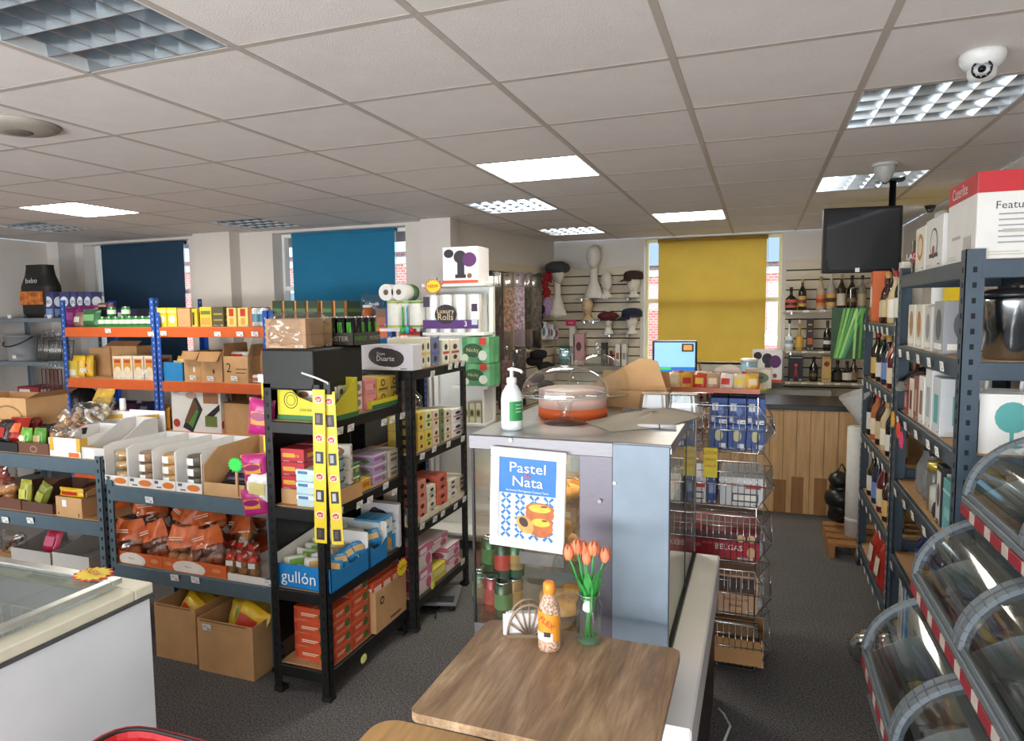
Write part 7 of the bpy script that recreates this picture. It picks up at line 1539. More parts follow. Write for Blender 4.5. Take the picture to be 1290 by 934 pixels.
# ================================================================ WIRE BASKET STACK
WB = empty('wire_basket_stack', (-.14, 3.46, 0), 0, 'chrome wire basket tower between the pastry case and the counter', 'basket stand')
bx0, bx1, by0, by1 = -.22, .145, -.23, .23
for k in range(5):
    z0 = .012+.25*k; prof = [(bx0, z0), (bx1, z0), (bx1+.072, z0+.10), (bx1+.05, z0+.15)]
    mb = MB(CHROME)
    for y in (by0, by1):
        mb.tube([(bx0, y, z0), (bx1, y, z0), (bx1+.07, y, z0+.1), (bx1, y, z0+.21), (bx0, y, z0+.21)], .0032, 6, closed=True); mb.tube([(bx0, y, z0+.1), (bx1+.07, y, z0+.1)], .0024, 5); mb.tube([(bx0, y, z0+.16), (bx1+.03, y, z0+.16)], .002, 5)
        for q in range(15):
            x = bx0+(bx1-bx0)*q/14; mb.tube([(x, y, z0), (x, y, z0+.21)], .0016, 4)
        mb.tube([(bx1+.035, y, z0+.05), (bx1+.035, y, z0+.155)], .0016, 4)
    for y in [by0+(by1-by0)*q/16 for q in range(17)]: mb.tube([(bx0, y, z0+.21), (bx0, y, z0), (bx1, y, z0), (bx1+.07, y, z0+.1)], .0016, 4)
    for x in (bx0, bx1): mb.tube([(x, by0, z0), (x, by1, z0)], .003, 5)
    mb.tube([(bx1+.07, by0, z0+.1), (bx1+.07, by1, z0+.1)], .0034, 6); mb.tube([(bx0, by0, z0+.21), (bx0, by1, z0+.21)], .003, 5)
    tag(mb.build('wire_basket', WB), kind=None)
for x in (bx0, bx1):
    for y in (by0+.01, by1-.01): MB(CHROME).tube([(x, y, .0), (x, y, 1.26)], .004, 6).build('upright', WB)
o_ = WB.location
def bY(name, lab, px0, px1, yt, z, body, prints, d=.2, Y=None, group='goods in the wire baskets', faces='fr'): return boxY(name, lab, 'box', px0, px1, yt, Y or 3.245, z, d, body, prints, group, faces)
zt5 = 1.016
for q in range(2):
    for k in range(3):
        z = zt5+.119*q; w = (hy(964, 520, 3.26).x-hy(894, 520, 3.26).x)/3
        o = carton('blue_drink_carton', w-.003, .22, .116, '2c4f96', [('r', .1, .45, .5, .8, 'd8dce8'), ('r', .5, .95, .0, .16, 'e0e4ec'), ('e', .6, .5, .16, .2, '6a8ac8'), ('r', .08, .3, .08, .3, 'c8d0e0')] if q else [('e', .5, .55, .25, .22, 'c8c4a0'), ('r', .1, .9, .8, .9, '6a86c0'), ('r', .55, .9, .08, .25, 'd8dce8')], 'fr'); put(o, (hy(894, 540, 3.26).x+w*(k+.5), 3.27+.11, z)); tag(o, 'royal blue carton in the top wire basket, %s row, %s from left' % (['lower', 'upper'][q], ORD[k]), 'box', 'royal blue cartons')
for k in range(3):
    clear_bag('clear sweet bag left of the royal blue cartons, %s from left' % ORD[k], 866+9*k, 540, 3.3+.04*k, zt5, .08, .16+.02*k, .06, ['c08a70', 'd8b0a0', 'b87a5a'][k], 400+k, 10, 'sweet bags in the basket', 'sweet_bag', br=.014)
o = MB(pm('e2cc2a', .5)).box(-.04, .04, -.002, 0, -.09, .09).build('offer_card'); text('LOOK', .03, 'c8281e', o, (0, -.005, .06)); text('GREAT', .022, 'c8281e', o, (0, -.005, .02)); text('VALUE', .022, 'c8281e', o, (0, -.005, -.02)); put(o, hy(895, 583, 3.222)); o.scale = (.75, 1, .75); tag(o, 'yellow offer card with red writing on the wire baskets', 'sign')
gb = [('r', .3, .9, .15, .45, '3a3a44'), ('r', .33, .87, .2, .4, 'dcd8d4'), ('r', .6, .95, .62, .76, 'c03a34'), ('r', .08, .4, .72, .78, 'd08a5a')]
z4 = .766; bY('grey_carton', 'pale grey carton with barcode panel in the fourth wire basket', 906, 962, 600, z4, 'c8c8cc', gb, .3); bY('grey_carton', 'second pale grey carton in the fourth wire basket, nearer the case', 858, 890, 600, z4, 'c8c8cc', gb, .3)
bY('blue_can_box', 'slim dark blue box between the pale grey cartons', 892, 903, 590, z4, '2a3f7a', [('r', .1, .9, .3, .6, '8a9ac0')], .2)
z3 = .516; o = bY('biscuit_case', 'red chocolate biscuit case in the third wire basket', 852, 958, 664, z3, 'a81f2c', [('r', 0, 1, .66, 1, '5a3030'), ('r', .32, .62, .5, .58, 'c0505a'), ('e', .9, .3, .05, .2, 'd8b088'), ('e', .9, .8, .05, .14, 'd8b088'), ('e', .78, .8, .05, .14, 'd8b088')], .3)
text('BELGAS', .035, 'f0e6e0', o, (.05, -.155, .055)); text('ZANY', .024, 'd8a0a0', o, (-.1, -.155, .055))
z2 = .266; o = bY('kraft_box', 'kraft paper box of chocolates in the second wire basket', 900, 956, 722, z2, 'c8a080', [('r', .05, .95, .55, .95, '4a3630'), ('r', .3, .32, .55, .95, 'c8a080'), ('r', .6, .62, .55, .95, 'c8a080')], .3); text('CHOCOLATE', .017, '6a3a34', o, (.0, -.155, .065)); text('Biscuits', .02, '3a2420', o, (.0, -.155, .038))
cb_ = cardboard_box('cardboard_box', .25, .28, .12, 'f', (), ang={'f': 2.5}); put(cb_, (hy(925, 840, 3.26).x, 3.40, .016)); tag(cb_, 'brown carton in the lowest wire basket', 'box', 'goods in the wire baskets')
for k in range(3):
    q = carton('notebook', .2, .01, .15, '8a6a48', [('r', .1, .9, .3, .6, 'a88a64')], 'f'); put(q, (hy(925, 840, 3.26).x, 3.33+.03*k, .022)); MB(pm('1a1a1a', .5)).box(.1, .104, -.008, .008, .01, .14).build('spiral_binding', q); tag(q, 'brown spiral notebook in the lowest wire basket, %s from front' % ORD[k], 'notebook', 'notebooks')
# candy displays on top of the basket tower
zt = 1.272
tp_ = MB(pm('c8342a', .45)).box(-.25, .17, -.18, .2, 0, .004).build('candy_tray'); put(tp_, (-.16, 3.46, zt))
for sx in (-.25, .166): MB(pm('d8502a', .45)).box(sx, sx+.004, -.18, .2, .004, .04).build('tray_side', tp_)
MB(pm('c06a4a', .45)).box(-.25, .17, -.184, -.18, 0, .022).build('tray_front', tp_); tag(tp_, 'red and orange candy tray on top of the wire baskets', 'tray')
rz = random.Random(8)
for k in range(14):
    c_ = ['d8c8a0', 'e0b03a', 'c8402c', 'b89a78', 'd8d4c8'][k % 5]; o = packet('candy_packet', .06, .08, .025, c_, ['e8d8b0', 'c8281e', 'e8c84a'][k % 3], 420+k); put(o, (-.37+.058*(k % 7), 3.33+.1*(k // 7), zt+.006), rot=(-.25, 0, rz.uniform(-.3, .3))); tag(o, 'small candy packet on the red tray, %s row, %s from left' % (['front', 'rear'][k // 7], ORD[k % 7]), 'sweets', 'candy packets')
o = MB(pm('d2c4b4', .7)).prism([(.07*math.cos(2*PI*k/18)*(1+.06*math.sin(5*k)), .055*math.sin(2*PI*k/18)*(1+.05*math.cos(3*k))+.06) for k in range(18)], -.002, .002, 'y').build('card_sign'); MB(pm('d2c4b4', .7)).box(-.008, .008, .0, .03, 0, .05).build('easel_leg', o); put(o, (hy(917, 500, 3.5).x, 3.42, zt+.005)); tag(o, 'plain beige round card sign among the candy', 'sign')
for k, (px, py, c1, c2, lab) in enumerate(((931, 488, 'e8d03a', 'c8342a', 'yellow starburst card left of the wipes tub'), (874, 482, 'e0c83a', 'd8a03a', 'small yellow card at left of the candy tray'), (948, 493, '6ac83a', '8ad84a', 'bright green leafy card on the candy tray'))):
    o = burst('starburst_price_card', lab, hy(px, py, 3.62), 0, .035, c1, c2, None); MB(pm('d8d0c0', .6)).box(-.004, .004, 0, .004, -(o.location.z-zt), 0).build('card_stick', o)
w_, h_, xc_ = spanY(938, 968, 497, 3.5, zt); o = carton('tin_box', .12, .1, .09, 'c0b29c', [('e', .5, .55, .4, .3, '5a6a4a'), ('r', .3, .7, .5, .62, '2a3020')], 'f'); put(o, (.0, 3.53, zt+.005)); tag(o, 'beige box with green oval on the candy tray', 'box')
# cable on floor by the case
mb = MB(pm('d8d8d4', .5)); pp = [hz(*p, .006) for p in ((912, 935), (920, 915), (912, 900), (905, 893))]; mb.tube(pp, .005, 6); o = mb.build('white_cable'); tag(o, 'white cable on the carpet beside the pastry case', 'cable')
# ================================================================ RIGHT SIDE: GREY RACKS AND CURVED-GLASS BINS
RX = .62; DKS = pm('3e4d5a', .45, .15, var=.1, scale=12, name='dark_slate_rack_paint')
r1z = [1.80, 1.47, 1.16, .82, .46, .12]; r1 = rack('slate_rack', 'tall slate rack with appliance boxes on top at right', RX, RX+.45, 2.66, 3.80, 1.835, r1z, DKS, DKS, bh=.06, pw=.055, group='slate racks on the right', slot_col='10151a')
r2z = [1.56, 1.22, .86, .50, .14]; r2 = rack('slate_rack', 'slate rack of bottles further down the right aisle', RX, RX+.45, 3.84, 4.92, 1.60, r2z, DKS, DKS, bh=.05, pw=.05, group='slate racks on the right', slot_col='c8ccd0')
def tagsR(rk, n, zl, y0, y1):
    r = random.Random(n)
    for z in zl:
        for k in range(n):
            y = y0+(y1-y0)*(k+.5)/n+r.uniform(-.03, .03); tagcard(rk, Vector((RX-.012, y, z-.03))-rk.location, -PI/2, .05, .035)
tagsR(r1, 5, r1z[1:5], 2.75, 3.72); tagsR(r2, 6, r2z[:5], 3.9, 4.88)
g = 'appliance boxes on the right rack'
def cR(name, label, cat, y0, y1, z, h, d, body, prints=(), off=.02, group=None, faces='fr'):
    """carton on the right racks: printed front looks along -X, spans y0..y1 in depth"""
    o = carton(name, (y1-y0)-.003, d, h, body, prints, faces); put(o, (RX+off+d/2, (y0+y1)/2, z+.002), -PI/2); return tag(o, label, cat, group)
# top of rack 1
o = cR('appliance_box', 'large white and red catering appliance box on the rack top', 'box', 2.68, 3.05, r1z[0], .28, .36, 'dcdad6', [('r', 0, 1, .76, 1, 'b8242c'), ('t', 'Caterlite', .45, .87, .2, 'e8d4d0', 1), ('r', .6, .85, .1, .3, 'b8b4ae'), ('r', .2, .5, .3, .34, 'b0aca6')], .03, g, 'fr')
# side facing the camera (local right)
text('Features', .035, '3a3a3e', o, (.184, -.07, .17), (PI/2, 0, PI/2))
mb = MB(pm('9a989a', .6))
for q in range(6): mb.box(.1838, .1842, -.12, .06, .14-.018*q, .145-.018*q)
tag(mb.build('printed_lines', o), kind='stuff')
cR('appliance_box', 'white juicer box behind the catering appliance box', 'box', 3.07, 3.36, r1z[0], .2, .26, 'd8d6d2', [('e', .5, .5, .22, .3, '3a3a3e'), ('e', .5, .5, .19, .26, 'd8d6d2'), ('r', .25, .75, .22, .3, '2a2a2e'), ('e', .5, .36, .08, .1, '8a4a2a')], .02, g)
o = cR('appliance_box', 'white grill box with food picture on the rack top', 'box', 3.37, 3.56, r1z[0], .19, .2, 'dcd8cc', [('e', .5, .55, .3, .3, 'b87a3a'), ('e', .5, .55, .22, .2, 'd8c8a8')], .02, g)
mb = MB(pm('b8bcc0', .2, 1)); mb.lathe([(.085, 0), (.088, .005), (.088, .14), (.091, .143), (.091, .148)], 28); o = mb.build('cooking_pot'); MB(pm('8a2430', .4)).lathe([(.0895, .05), (.0895, .1)], 28, cap=False).build('paper_band', o); MB(CHROME).tube([(-.09, 0, .13), (-.07, 0, .17), (.07, 0, .17), (.09, 0, .13)], .004, 6).build('handle', o); text('LACOR', .035, 'e8e0e0', o, (-.091, 0, .075), (PI/2, 0, -PI/2)); put(o, (RX+.11, 3.66, r1z[0]+.002), .5); tag(o, 'steel cooking pot with dark red paper band on the rack top', 'pot')
# shelf 2 (z 1.47): dark jars, small boxes, steel cookers
g2_ = 'goods on the second right shelf'
for k in range(3):
    o = bottle('dark_flask', .065, .22, '241a16', None, '1a1412', .4, .6); put(o, (RX+.36-.0*k, 3.05+.24*k, r1z[1]+.002)); tag(o, 'dark brown flask at the back of the second right shelf, %s from front' % ORD[k], 'flask', 'dark flasks')
def cooker(label, y, x, z, r, h):
    e = empty('steel_cooker', (x, y, z+.002), 0, label, 'pot', 'steel cookers')
    MB(pm('aeb4ba', .16, 1, var=.05)).lathe([(r*.85, 0), (r*.9, .006), (r*.9, h*.38), (r, h*.42), (r*1.06, h*.8), (r*1.08, h*.86)], 32).build('body', e)
    MB(pm('202226', .3)).lathe([(r*1.1, h*.86), (r*1.1, h*.92), (r*.8, h*.98), (0, h)], 32).build('lid', e); MB(pm('17181a', .4)).tube([(r*1.06, 0, h*.9), (r*1.4, -.02, h*.86), (r*1.45, -.02, h*.4)], .012, 8).build('handle', e); MB(pm('2a2c30', .4)).lathe([(r*.2, h*.97), (r*.2, h*1.05), (0, h*1.06)], 14).build('knob', e); return e
cooker('shiny steel pressure cooker at the near end of the second shelf', 2.79, RX+.17, r1z[1], .085, .24)
cooker('second steel cooker deeper on the second right shelf', 2.80, RX+.36, r1z[1], .08, .2)
for k, (y0, y1, h, c) in enumerate(((3.0, 3.16, .2, '9a9ca0'), (3.2, 3.32, .18, 'c8c4bc'), (3.36, 3.5, .19, 'd8d2c4'), (3.52, 3.66, .19, 'dcd6c8'))):
    cR('appliance_box', 'small appliance box on the second right shelf, %s from the near post' % ORD[k], 'box', y0, y1, r1z[1], h, .14, c, [('e', .5, .55, .28, .3, ['5a5e64', '8a8e94', 'b08050', 'a8845a'][k]), ('r', .1, .9, .08, .2, 'e8e4dc')], .02, g2_)
# shelf 3 (z 1.16): glasses in white boxes
gl = [('e', .5, .62, .26, .26, '5aa8a4'), ('r', .47, .53, .15, .4, '5aa8a4'), ('e', .5, .14, .18, .03, '5aa8a4')]
for k in range(2):
    e = empty('wine_glass_box', (RX+.16+.2*k, 2.80, r1z[2]+.002), 0, ['white wine glass carrier box with teal glass print, nearest the aisle', 'white wine glass carrier box with grey glass print, further in'][k], 'box', 'wine glass boxes')
    h = .2; MB(WHITE).box(-.095, .095, -.1, -.097, 0, h).build('front_panel', e); MB(WHITE).box(-.095, .095, .097, .1, 0, h).build('back_panel', e)
    for sx in (-.095, .092): MB(WHITE).box(sx, sx+.003, -.1, .1, 0, h*.9).build('side_panel', e)
    mb = MB(WHITE); mb.tube([(-.05, 0, h), (-.05, 0, h+.06), (.05, 0, h+.06), (.05, 0, h)], .008, 6); mb.build('carry_handle', e); MB(WHITE).box(-.092, .092, -.002, .002, 0, h).build('divider', e)
    q = prints_mesh(.19, .2, h, gl if k == 0 else [(p[0],)+p[1:-1]+('9a94a0',) for p in gl], 'f'); q.build('printed_glass', e)
    for s in (-.05, .05):
        o = MB(GLASS).lathe([(.03, 0), (.004, .006), (.004, .08), (.03, .1), (.036, .14), (.03, .19)], 18, cap=False).build('wine_glass'); MB(GLASS).lathe([(.0, .0), (.032, .001)], 18, cap=False).build('foot', o); put(o, (RX+.16+.2*k+s, 2.85, r1z[2]+.005)); tag(o, 'stemmed wine glass in the %s carrier box, %s side' % (['teal', 'grey'][k], 'left' if s < 0 else 'right'), 'wine glass', 'boxed wine glasses')
for k, (y0, y1, h, c, pr) in enumerate(((3.0, 3.13, .22, 'c8ccd0', '5aa8a4'), (3.14, 3.26, .24, 'dcdcda', 'a8b0b8'), (3.28, 3.38, .2, 'e0ded8', '8a6a5a'), (3.39, 3.48, .19, '8a5a4c', 'c8a08a'), (3.49, 3.58, .17, 'd8cabc', '6a4a3a'), (3.6, 3.69, .14, '8a2a2a', 'c8a8a0'))):
    cR('glassware_box', 'glassware box on the third right shelf, %s from the near end' % ORD[k], 'box', y0, y1, r1z[2], h, .16, c, [('r', .25, .75, .2, .7, pr)], .02, 'glassware boxes')
mb = MB(pm('9ca0a2', .2, 1)); mb.lathe([(.0, 0), (.08, .003), (.09, .008), (.092, .01)], 28); o = mb.build('steel_platter'); MB(pm('5a3a34', .5)).lathe([(0, .012), (.05, .0125)], 20).build('paper_label', o); put(o, (RX+.06, 3.66, r1z[2]+.155), rot=(.0, -.7, .3)); tag(o, 'round steel platter leaning at the far end of the third shelf', 'platter')
for k, (c1, y, z) in enumerate((('e8a83a', 3.72, 1.12), ('e8502c', 3.58, 1.09), ('e8407a', 3.5, 1.06))):
    o = burst('starburst_price_card', ['orange', 'red', 'pink'][k]+' fluorescent starburst tag on the right rack', (RX-.016, y, z), -PI/2, .04, c1, c1, None)
# shelf 4 (z .82): glass jar, teal box, pale boxes
o = MB(GLASS).lathe([(.085, 0), (.09, .006), (.09, .17), (.085, .18)], 28, cap=False).build('storage_jar'); MB(pm('b8a24a', .3, .6)).lathe([(.092, .17), (.092, .2), (0, .202)], 28).build('lid', o); MB(pm('d8d4cc', .6)).lathe([(.0, .002), (.08, .003), (.08, .1), (0, .1)], 24).build('jar_filling', o); put(o, (RX+.12, 3.2, r1z[3]+.002)); tag(o, 'large storage jar with gold lid on the fourth right shelf', 'jar')
cR('gift_box', 'teal gift box on the fourth right shelf', 'box', 2.78, 2.95, r1z[3], .2, .18, '5a9a9c', [('r', 0, 1, .75, .8, 'a8d0d0'), ('r', .2, .8, .3, .5, '86b8ba')], .03)
cR('picture_frame_box', 'black and white framed box beside the teal gift box', 'box', 2.97, 3.06, r1z[3], .23, .1, '24262a', [('r', .15, .85, .1, .9, 'c8c4c0'), ('e', .5, .5, .25, .2, '5a5058')], .03)
for k in range(3):
    mb = MB(pm(['2a2c30', 'b89aa0', '6a5a5e'][k], .8, var=.2)); lump(mb, (0, 0, .05), .055, k, sz=.95); o = mb.build('soft_toy'); m2 = MB(pm(['2a2c30', 'b89aa0', '6a5a5e'][k], .8)); lump(m2, (0, -.0, .115), .035, k+4, sz=1); m2.build('toy_head', o); put(o, (RX+.07, 3.1-.045*k+.0, r1z[3]+.002)); o.location = (RX+.06+.03*k, 3.07+.0*k-.02*k, r1z[3]+.002); o.scale = (.7, .7, .8); tag(o, ['dark', 'pink', 'brown'][k]+' soft toy beside the storage jar', 'toy', 'soft toys')
for k in range(4):
    o = bottle('glass_carafe', .05, .22, pm('8a8c8e', .1, var=.05, alpha=.6), None, '2a2a2c', .5, .5); put(o, (RX+.1+.1*(k % 2), 3.4+.13*(k // 2), r1z[3]+.002)); tag(o, 'smoky glass carafe on the fourth right shelf, %s' % ['near one by the aisle', 'near one further in', 'far one by the aisle', 'far one further in'][k], 'carafe', 'glass carafes')
# shelf 5 (z .46)
for k in range(5):
    o = bottle('blue_bottle', .05, .2, '16204a', '26407a', '101018', .4, .5, label2='8a94b0'); put(o, (RX+.12+.02*(k % 2), 2.78+.2*k, r1z[4]+.002)); tag(o, 'dark blue bottle on the fifth right shelf, %s from the near end' % ORD[k], 'bottle', 'dark blue bottles')
# shelf 6 (z .12)
cR('appliance_box', 'white kettle box low on the right rack', 'box', 3.02, 3.3, r1z[5], .26, .3, 'c8c8ca', [('e', .5, .5, .25, .3, '5a5c62'), ('e', .45, .55, .2, .22, 'c8c8ca'), ('r', .1, .5, .05, .2, '2a2a2e')], .0)
cR('appliance_box', 'white and blue flat box standing low on the right rack', 'box', 3.36, 3.42, r1z[5], .3, .28, 'd8dade', [('r', 0, .4, 0, 1, '3a8ac8')], .0); cR('appliance_box', 'pale flat box standing low on the right rack', 'box', 3.44, 3.52, r1z[5], .28, .26, 'd2d0cc', [('r', .2, .8, .2, .8, 'b0aeb0')], .0)
mb = MB(pm('b8bcc0', .15, .9, var=.3, scale=30)); 
for k in range(4): lump(mb, (.03*k-.05, .02*math.sin(2*k), .07+.02*(k % 2)), .085, k, sz=.85, seg=9, rg=5)
o = mb.build('foil_bag'); MB(pm('17181c', .3)).box(-.03, .1, -.07, -.05, 0, .08).build('paper_label', o); put(o, (RX-.07, 3.55, 0)); o.location.y = 3.5; tag(o, 'crumpled silver foil bag on the carpet by the right rack', 'bag')
# rack 2: bottles and boxes
rr = random.Random(21)
cols2 = [('1a1512', 'e0dccf'), ('2a1a14', 'd8b060'), ('b8683a', 'e8d8c0'), ('15201a', 'd8d4c8'), ('3a1a1c', 'c8b48a'), ('1a2a4a', '6a86c0'), ('c8b48a', 'e8e0d0'), ('5a1a24', 'd8c8a8')]
SHZ = ['top', 'second', 'third', 'fourth', 'lowest']
for li, z in enumerate(r2z):
    n = [8, 10, 11, 10, 5][li]
    for k in range(n):
        c_ = cols2[(k*3+li) % 8]; h = [.3, .28, .3, .28, .26][li]*rr.uniform(.85, 1.05); y = 3.92+.95*(k+.5)/n
        if li == 0 and k in (0, 6, 7): continue
        o = bottle('drink_bottle', .037, h, c_[0], c_[1], ['1a1a1a', 'b8924a', '8a1c22'][k % 3], .36, rr.uniform(.48, .62), label2=None); put(o, (RX+.055+.012*(k % 2)+(.2 if li == 4 else 0), y, z+.002)); tag(o, 'drink bottle on the %s shelf of the bottle rack, %s from near end' % (SHZ[li], ORD[k]), 'bottle', 'bottles on the right rack')
for k, (y0, c) in enumerate(((3.86, 'dcd4c0'), (4.6, 'd86a34'))):
    o = carton('bottle_box', .09, .09, .31, c, [('r', .1, .9, .3, .7, 'e8e2d4'), ('r', .1, .9, .75, .85, 'a83a24')], 'f'); put(o, (RX+.07, y0+.07 if k == 0 else 4.86, r2z[0]+.002), -PI/2); tag(o, ['cream bottle box at the near end of the bottle rack top', 'orange bottle box at the far end of the bottle rack top'][k], 'box', 'bottle boxes')
for k in range(5):
    o = carton('crisp_tube_box', .12, .1, .22, ['2a4a8a', '5a9a4a', 'd8903a', 'c8502c', '6ab0a0'][k], [('e', .5, .5, .3, .25, 'e0dccc')], 'fl'); put(o, (RX+.27, 3.98+.2*k, r2z[1]+.002), -PI/2); tag(o, 'coloured box behind the bottles on the second shelf, %s from near end' % ORD[k], 'box', 'boxes behind the bottles')
for k in range(2):
    o = packet('charcoal_bag', .16, .26, .1, 'a02a20', 'd8c8b8', 440+k, None); put(o, (RX+.03, 4.1+.22*k, r2z[4]+.002), rot=(-.12, 0, -PI/2)); tag(o, 'red snack bag low on the bottle rack, %s one' % ['nearer', 'further'][k], 'bag', 'red bags')
# leek poster hanging between the rack and the back shelves
A, B = hy(1046, 388, 4.925), hy(1090, 453, 4.925); pw2, ph2 = (B.x-A.x)/2, (A.z-B.z)/2
lk = MB(pm('2f4a2c', .6, var=.2, scale=20)).box(-pw2, pw2, 0, .008, -ph2, ph2, .001).build('leek_poster')
LG = ['6aa84a', '8ac85a', '4f9a4a', 'a8d47a', '5aa86a', '3f8a4a', '9acc6a', '5a9a3c']
for k in range(8):
    x0 = pw2*(-.85+.1*k) if k < 6 else pw2*(.2+.3*(k-6)); x1 = min(pw2*.98, x0+pw2*(.55+.12*k) if k < 6 else x0+pw2*.15); w_ = pw2*.1
    MB(pm(LG[k], .6, var=.2, scale=30, stretch=(8, 1, 1))).prism([(x0, -ph2*.97), (x0+w_*1.3, -ph2*.97), (min(pw2, x1+w_*.7), ph2*.97), (x1-w_*.7, ph2*.97)], -.0015-.0004*k, -.0006-.0004*k, 'y').build('printed_leaf', lk)
MB(CHROME).tube([(0, .004, ph2), (0, .004, ph2+.12), (.12, .004, ph2+.16)], .003, 5).build('hanging_wire', lk)
put(lk, ((A.x+B.x)/2+.01, 4.925, (A.z+B.z)/2)); tag(lk, 'green leek picture board hanging beside the bottle rack', 'poster')
# clutter at the end of the aisle: white paper rolls, fan, black bag, pallet
o = MB(pm('dad8d2', .7)).tube([(0, 0, 0), (0, 0, .75)], .06, 20); o.mat(pm('9a9084', .8)); o.tube([(0, 0, .75), (0, 0, .752)], .02, 12); o = o.build('paper_roll'); MB(pm('c8c6c0', .7)).tube([(0, 0, .1), (0, 0, .13)], .0605, 20).build('paper_band', o); p = hz(1070, 640, .17); put(o, (RX+.01, 5.16, .105)); tag(o, 'tall white paper roll standing at the end of the right rack', 'roll')
e = empty('lamp_shade', (RX+.06, 5.0, .855), 0, 'white ribbed conical shade at the end of the right rack', 'lampshade'); mb = MB(pm('d8d6d0', .5))
e.location = (RX+.08, 5.03, .87)
prof = [(.06, 0), (.09, .1), (.12, .2), (.1, .25)]; mb.lathe([(r_*(1+.03*(k % 2)), z_) for k, (r_, z_) in enumerate([(.05+.075*q/14, .25*q/14) for q in range(15)])], 26, cap=False); mb.build('shade', e); MB(CHROME).lathe([(.05, -.004), (.052, .006)], 20).build('ring', e); MB(BLACKP).lathe([(.0, -.005), (.05, -.004)], 20, cap=False).build('holder', e); e.rotation_euler = (.0, -.35, 0)
mb = MB(pm('141416', .4, var=.3)); 
for k in range(5): lump(mb, (.02*math.sin(3*k), .03*math.cos(2*k), .08+.065*k), .1-.012*abs(k-2), k, sz=.8, seg=10, rg=6)
o = mb.build('black_bag'); MB(pm('141416', .4)).tube([(-.04, -.02, .38), (0, -.03, .46), (.04, -.02, .38)], .008, 6).build('bag_handle', o); put(o, (RX-.06, 5.34, .105)); tag(o, 'black bag leaning at the foot of the white paper roll', 'bag')
pl_ = empty('wooden_pallet', (RX-.02, 5.22, 0), 0, 'small wooden pallet on the carpet at the end of the aisle', 'pallet')
for k in range(4): MB(WOODD).box(-.14, .2, -.26+.14*k, -.16+.14*k, .08, .1, .002).build('deck_board', pl_)
for x in (-.14, .02, .16): MB(WOODD).box(x, x+.04, -.26, .26, .0, .08, .002).build('bearer', pl_)
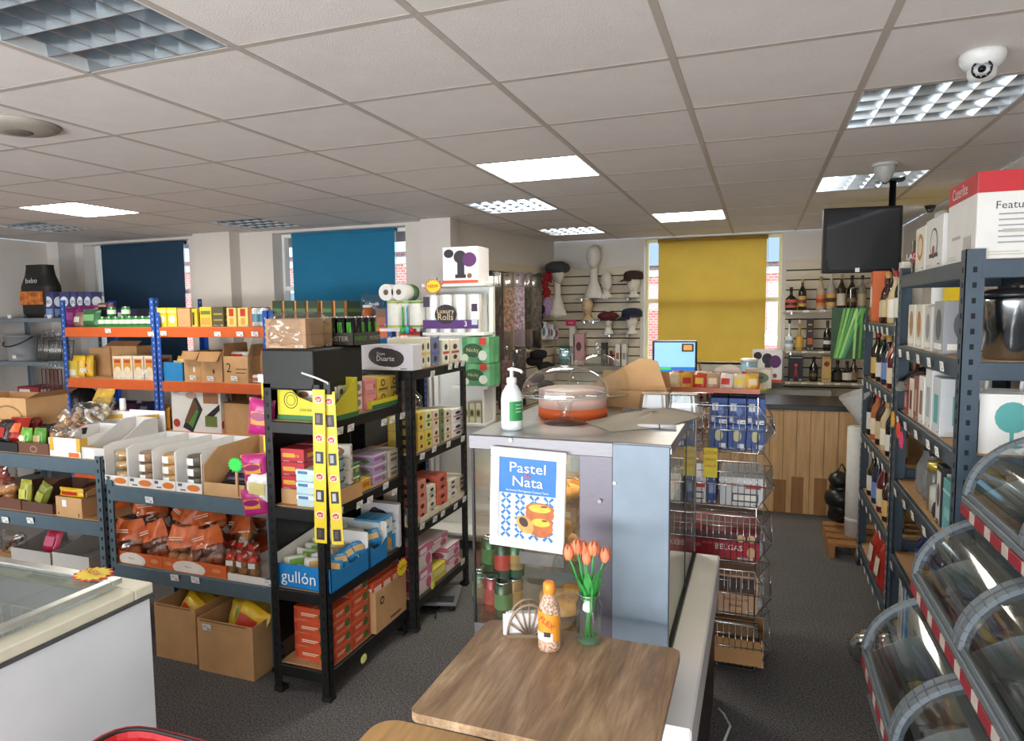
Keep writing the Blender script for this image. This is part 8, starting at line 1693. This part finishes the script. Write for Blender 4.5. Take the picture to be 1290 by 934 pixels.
# ================================================================ CURVED-GLASS BINS (lower right)
BINF = pm('6a7278', .5, .2, var=.06, name='grey_plastic_frame'); BING = glassy('bin_glass', (.74, .79, .76), .16, .06); RED = pm('8f2632', .45, var=.06, name='red_rail')
BYE = 2.45; BL = .52
tiers = [(.60, 1.06, 'top'), (.475, .80, 'middle'), (.345, .535, 'bottom')]
bu = empty('bin_display_unit', (.85, 1.9, 0), 0, 'tiered grey bin display with curved glass lids at lower right', 'display unit'); U = bu.location
nb = 3
MB(pm('5a6066', .5)).box(.86-U.x, 1.1-U.x, BYE-.02-nb*BL-U.y, BYE-U.y, 0, 1.24, .004).build('rear_panel', bu)
for (xf, zf, nm) in tiers:
    R1, R2 = .24, .2
    y0, y1 = BYE-nb*BL, BYE
    # floor, back and front rail
    MB(pm('6a7076', .5)).box(xf+.01-U.x, .86-U.x, y0-U.y, y1-U.y, zf-.15, zf-.14).build('bin_floor', bu)
    MB(pm('6a7076', .5)).prism([(xf-U.x, zf), (xf+.012-U.x, zf), (xf+.05-U.x, zf-.15), (xf+.038-U.x, zf-.15)], y0-U.y, y1-U.y, 'y').build('bin_front', bu)
    MB(BINF).box(xf-.012-U.x, xf+.014-U.x, y0-U.y, y1-U.y, zf-.006, zf+.016, .003).build('front_rail', bu)
    MB(pm('7c8080', .5, var=.1)).box(xf+.395-U.x if nm == 'bottom' else xf+.25-U.x, xf+.4-U.x if nm == 'bottom' else xf+.255-U.x, y0-U.y, y1-U.y, zf-.14, zf+.2).build('bin_back', bu)
    for yy in [y1-BL*q for q in range(nb+1)]: MB(pm('8a8e90', .45)).prism([(xf+.05-U.x, zf-.14), (xf+.25-U.x, zf-.14), (xf+.25-U.x, zf+.12), (xf+.1-U.x, zf+.06), (xf+.012-U.x, zf)], yy-.004-U.y, yy+.0-U.y, 'y').build('bin_divider', bu)
    k = 0; y = y1
    while y > y0+.03:
        MB(RED if k % 2 == 0 else pm('b9aea6', .5)).box(xf-.0125-U.x+.0, xf-.004-U.x, y-(.05 if k % 2 else .095)-U.y, y-U.y, zf-.04, zf-.008, .001).build('price_strip', bu); y -= .05 if k % 2 else .095; k += 1
    for q in range(nb):
        ya, yb = y1-BL*(q+1), y1-BL*q
        def arc(t): a = PI-.05-(PI/2+.12)*t; return (xf+R1+R1*math.cos(a)-U.x, zf+.012+R2*math.sin(a)*1.0)
        L_ = empty('lid', (0, 0, 0)); L_.parent = bu
        m_ = MB(BING); m_.grid(1, 14, lambda u, v: (arc(v)[0], ya+.02+(yb-ya-.04)*u-U.y, arc(v)[1])); bpy.data.objects.remove(L_); lid = m_.build('curved_lid', bu)
        for yy in (ya+.006, yb-.03):
            f_ = MB(BINF); n_ = 14
            pts_o = [(arc(k/n_)[0], arc(k/n_)[1]) for k in range(n_+1)]
            for (p, q2) in zip(pts_o, pts_o[1:]):
                dx, dz = q2[0]-p[0], q2[1]-p[1]; l_ = math.hypot(dx, dz); nx, nz = -dz/l_*.012, dx/l_*.012
                f_.prism([p, q2, (q2[0]+nx, q2[1]+nz), (p[0]+nx, p[1]+nz)] if nz > 0 or nx < 0 else [p, q2, (q2[0]-nx, q2[1]-nz), (p[0]-nx, p[1]-nz)], yy-U.y, yy+.024-U.y, 'y')
            f_.build('lid_rib', lid)
        MB(BINF).box(arc(0)[0]-.004, arc(0)[0]+.012, ya+.006-U.y, yb-.006-U.y, zf+.012, zf+.032, .002).build('lid_bar', lid)
        MB(BINF).box(arc(1)[0]-.01, arc(1)[0]+.012, ya+.006-U.y, yb-.006-U.y, arc(1)[1]-.004, arc(1)[1]+.014, .002).build('lid_hinge', lid)
        if nm != 'top' or q < 3:
            rq = random.Random(int(xf*100)+q); ncp = 4 if nm != 'bottom' else 3
            for k in range(ncp):
                c_ = [['8a7a64', '9a9080', '5a5256', 'a09078'], ['6a6258', '8a8272', 'a0907a', '74706a'], ['4a4044', '7a6a60', '8f8070', '5a4e60']][tiers.index((xf, zf, nm))][k % 4]
                o = packet('frozen_packet', .18, .15, .06, c_, ['8a7a6a', 'a89a8a', '6a5a5a'][k % 3], 500+k+q*5); put(o, (xf+.10+.04*(k % 2), ya+.07+(BL-.14)*(k+.5)/ncp, zf-.10), rot=(-1.25, rq.uniform(-.3, .3), -PI/2+rq.uniform(-.4, .4)))
                o.location.z += .02; tag(o, 'dark frozen food packet in the %s tier, %s bin, %s from the near side' % (nm, ['far', 'middle', 'near'][q], ORD[k]), 'food packet', 'packets in the curved-glass bins')
for (x, y) in ((.87, BYE-.06), (.87, BYE-nb*BL+.03)):
    for (xf, zf, nm) in tiers: MB(BINF).box(xf+.05-U.x, x-U.x, y-.015-U.y, y+.015-U.y, zf-.18, zf-.15, .002).build('support_arm', bu)
    MB(BINF).box(.36-U.x, 1.0-U.x, y-.02-U.y, y+.02-U.y, 0, .04, .003).build('foot', bu); MB(BINF).box(.40-U.x, .43-U.x, y-.015-U.y, y+.015-U.y, .04, .36, .002).build('leg', bu)
pl = MB(TAGM).box(-.025, .025, -.03, .03, 0, .001).build('price_label', bu); pl.location = (.5-U.x, 2.18-U.y, .535+.207); pl.rotation_euler = (0, -.28, 0)
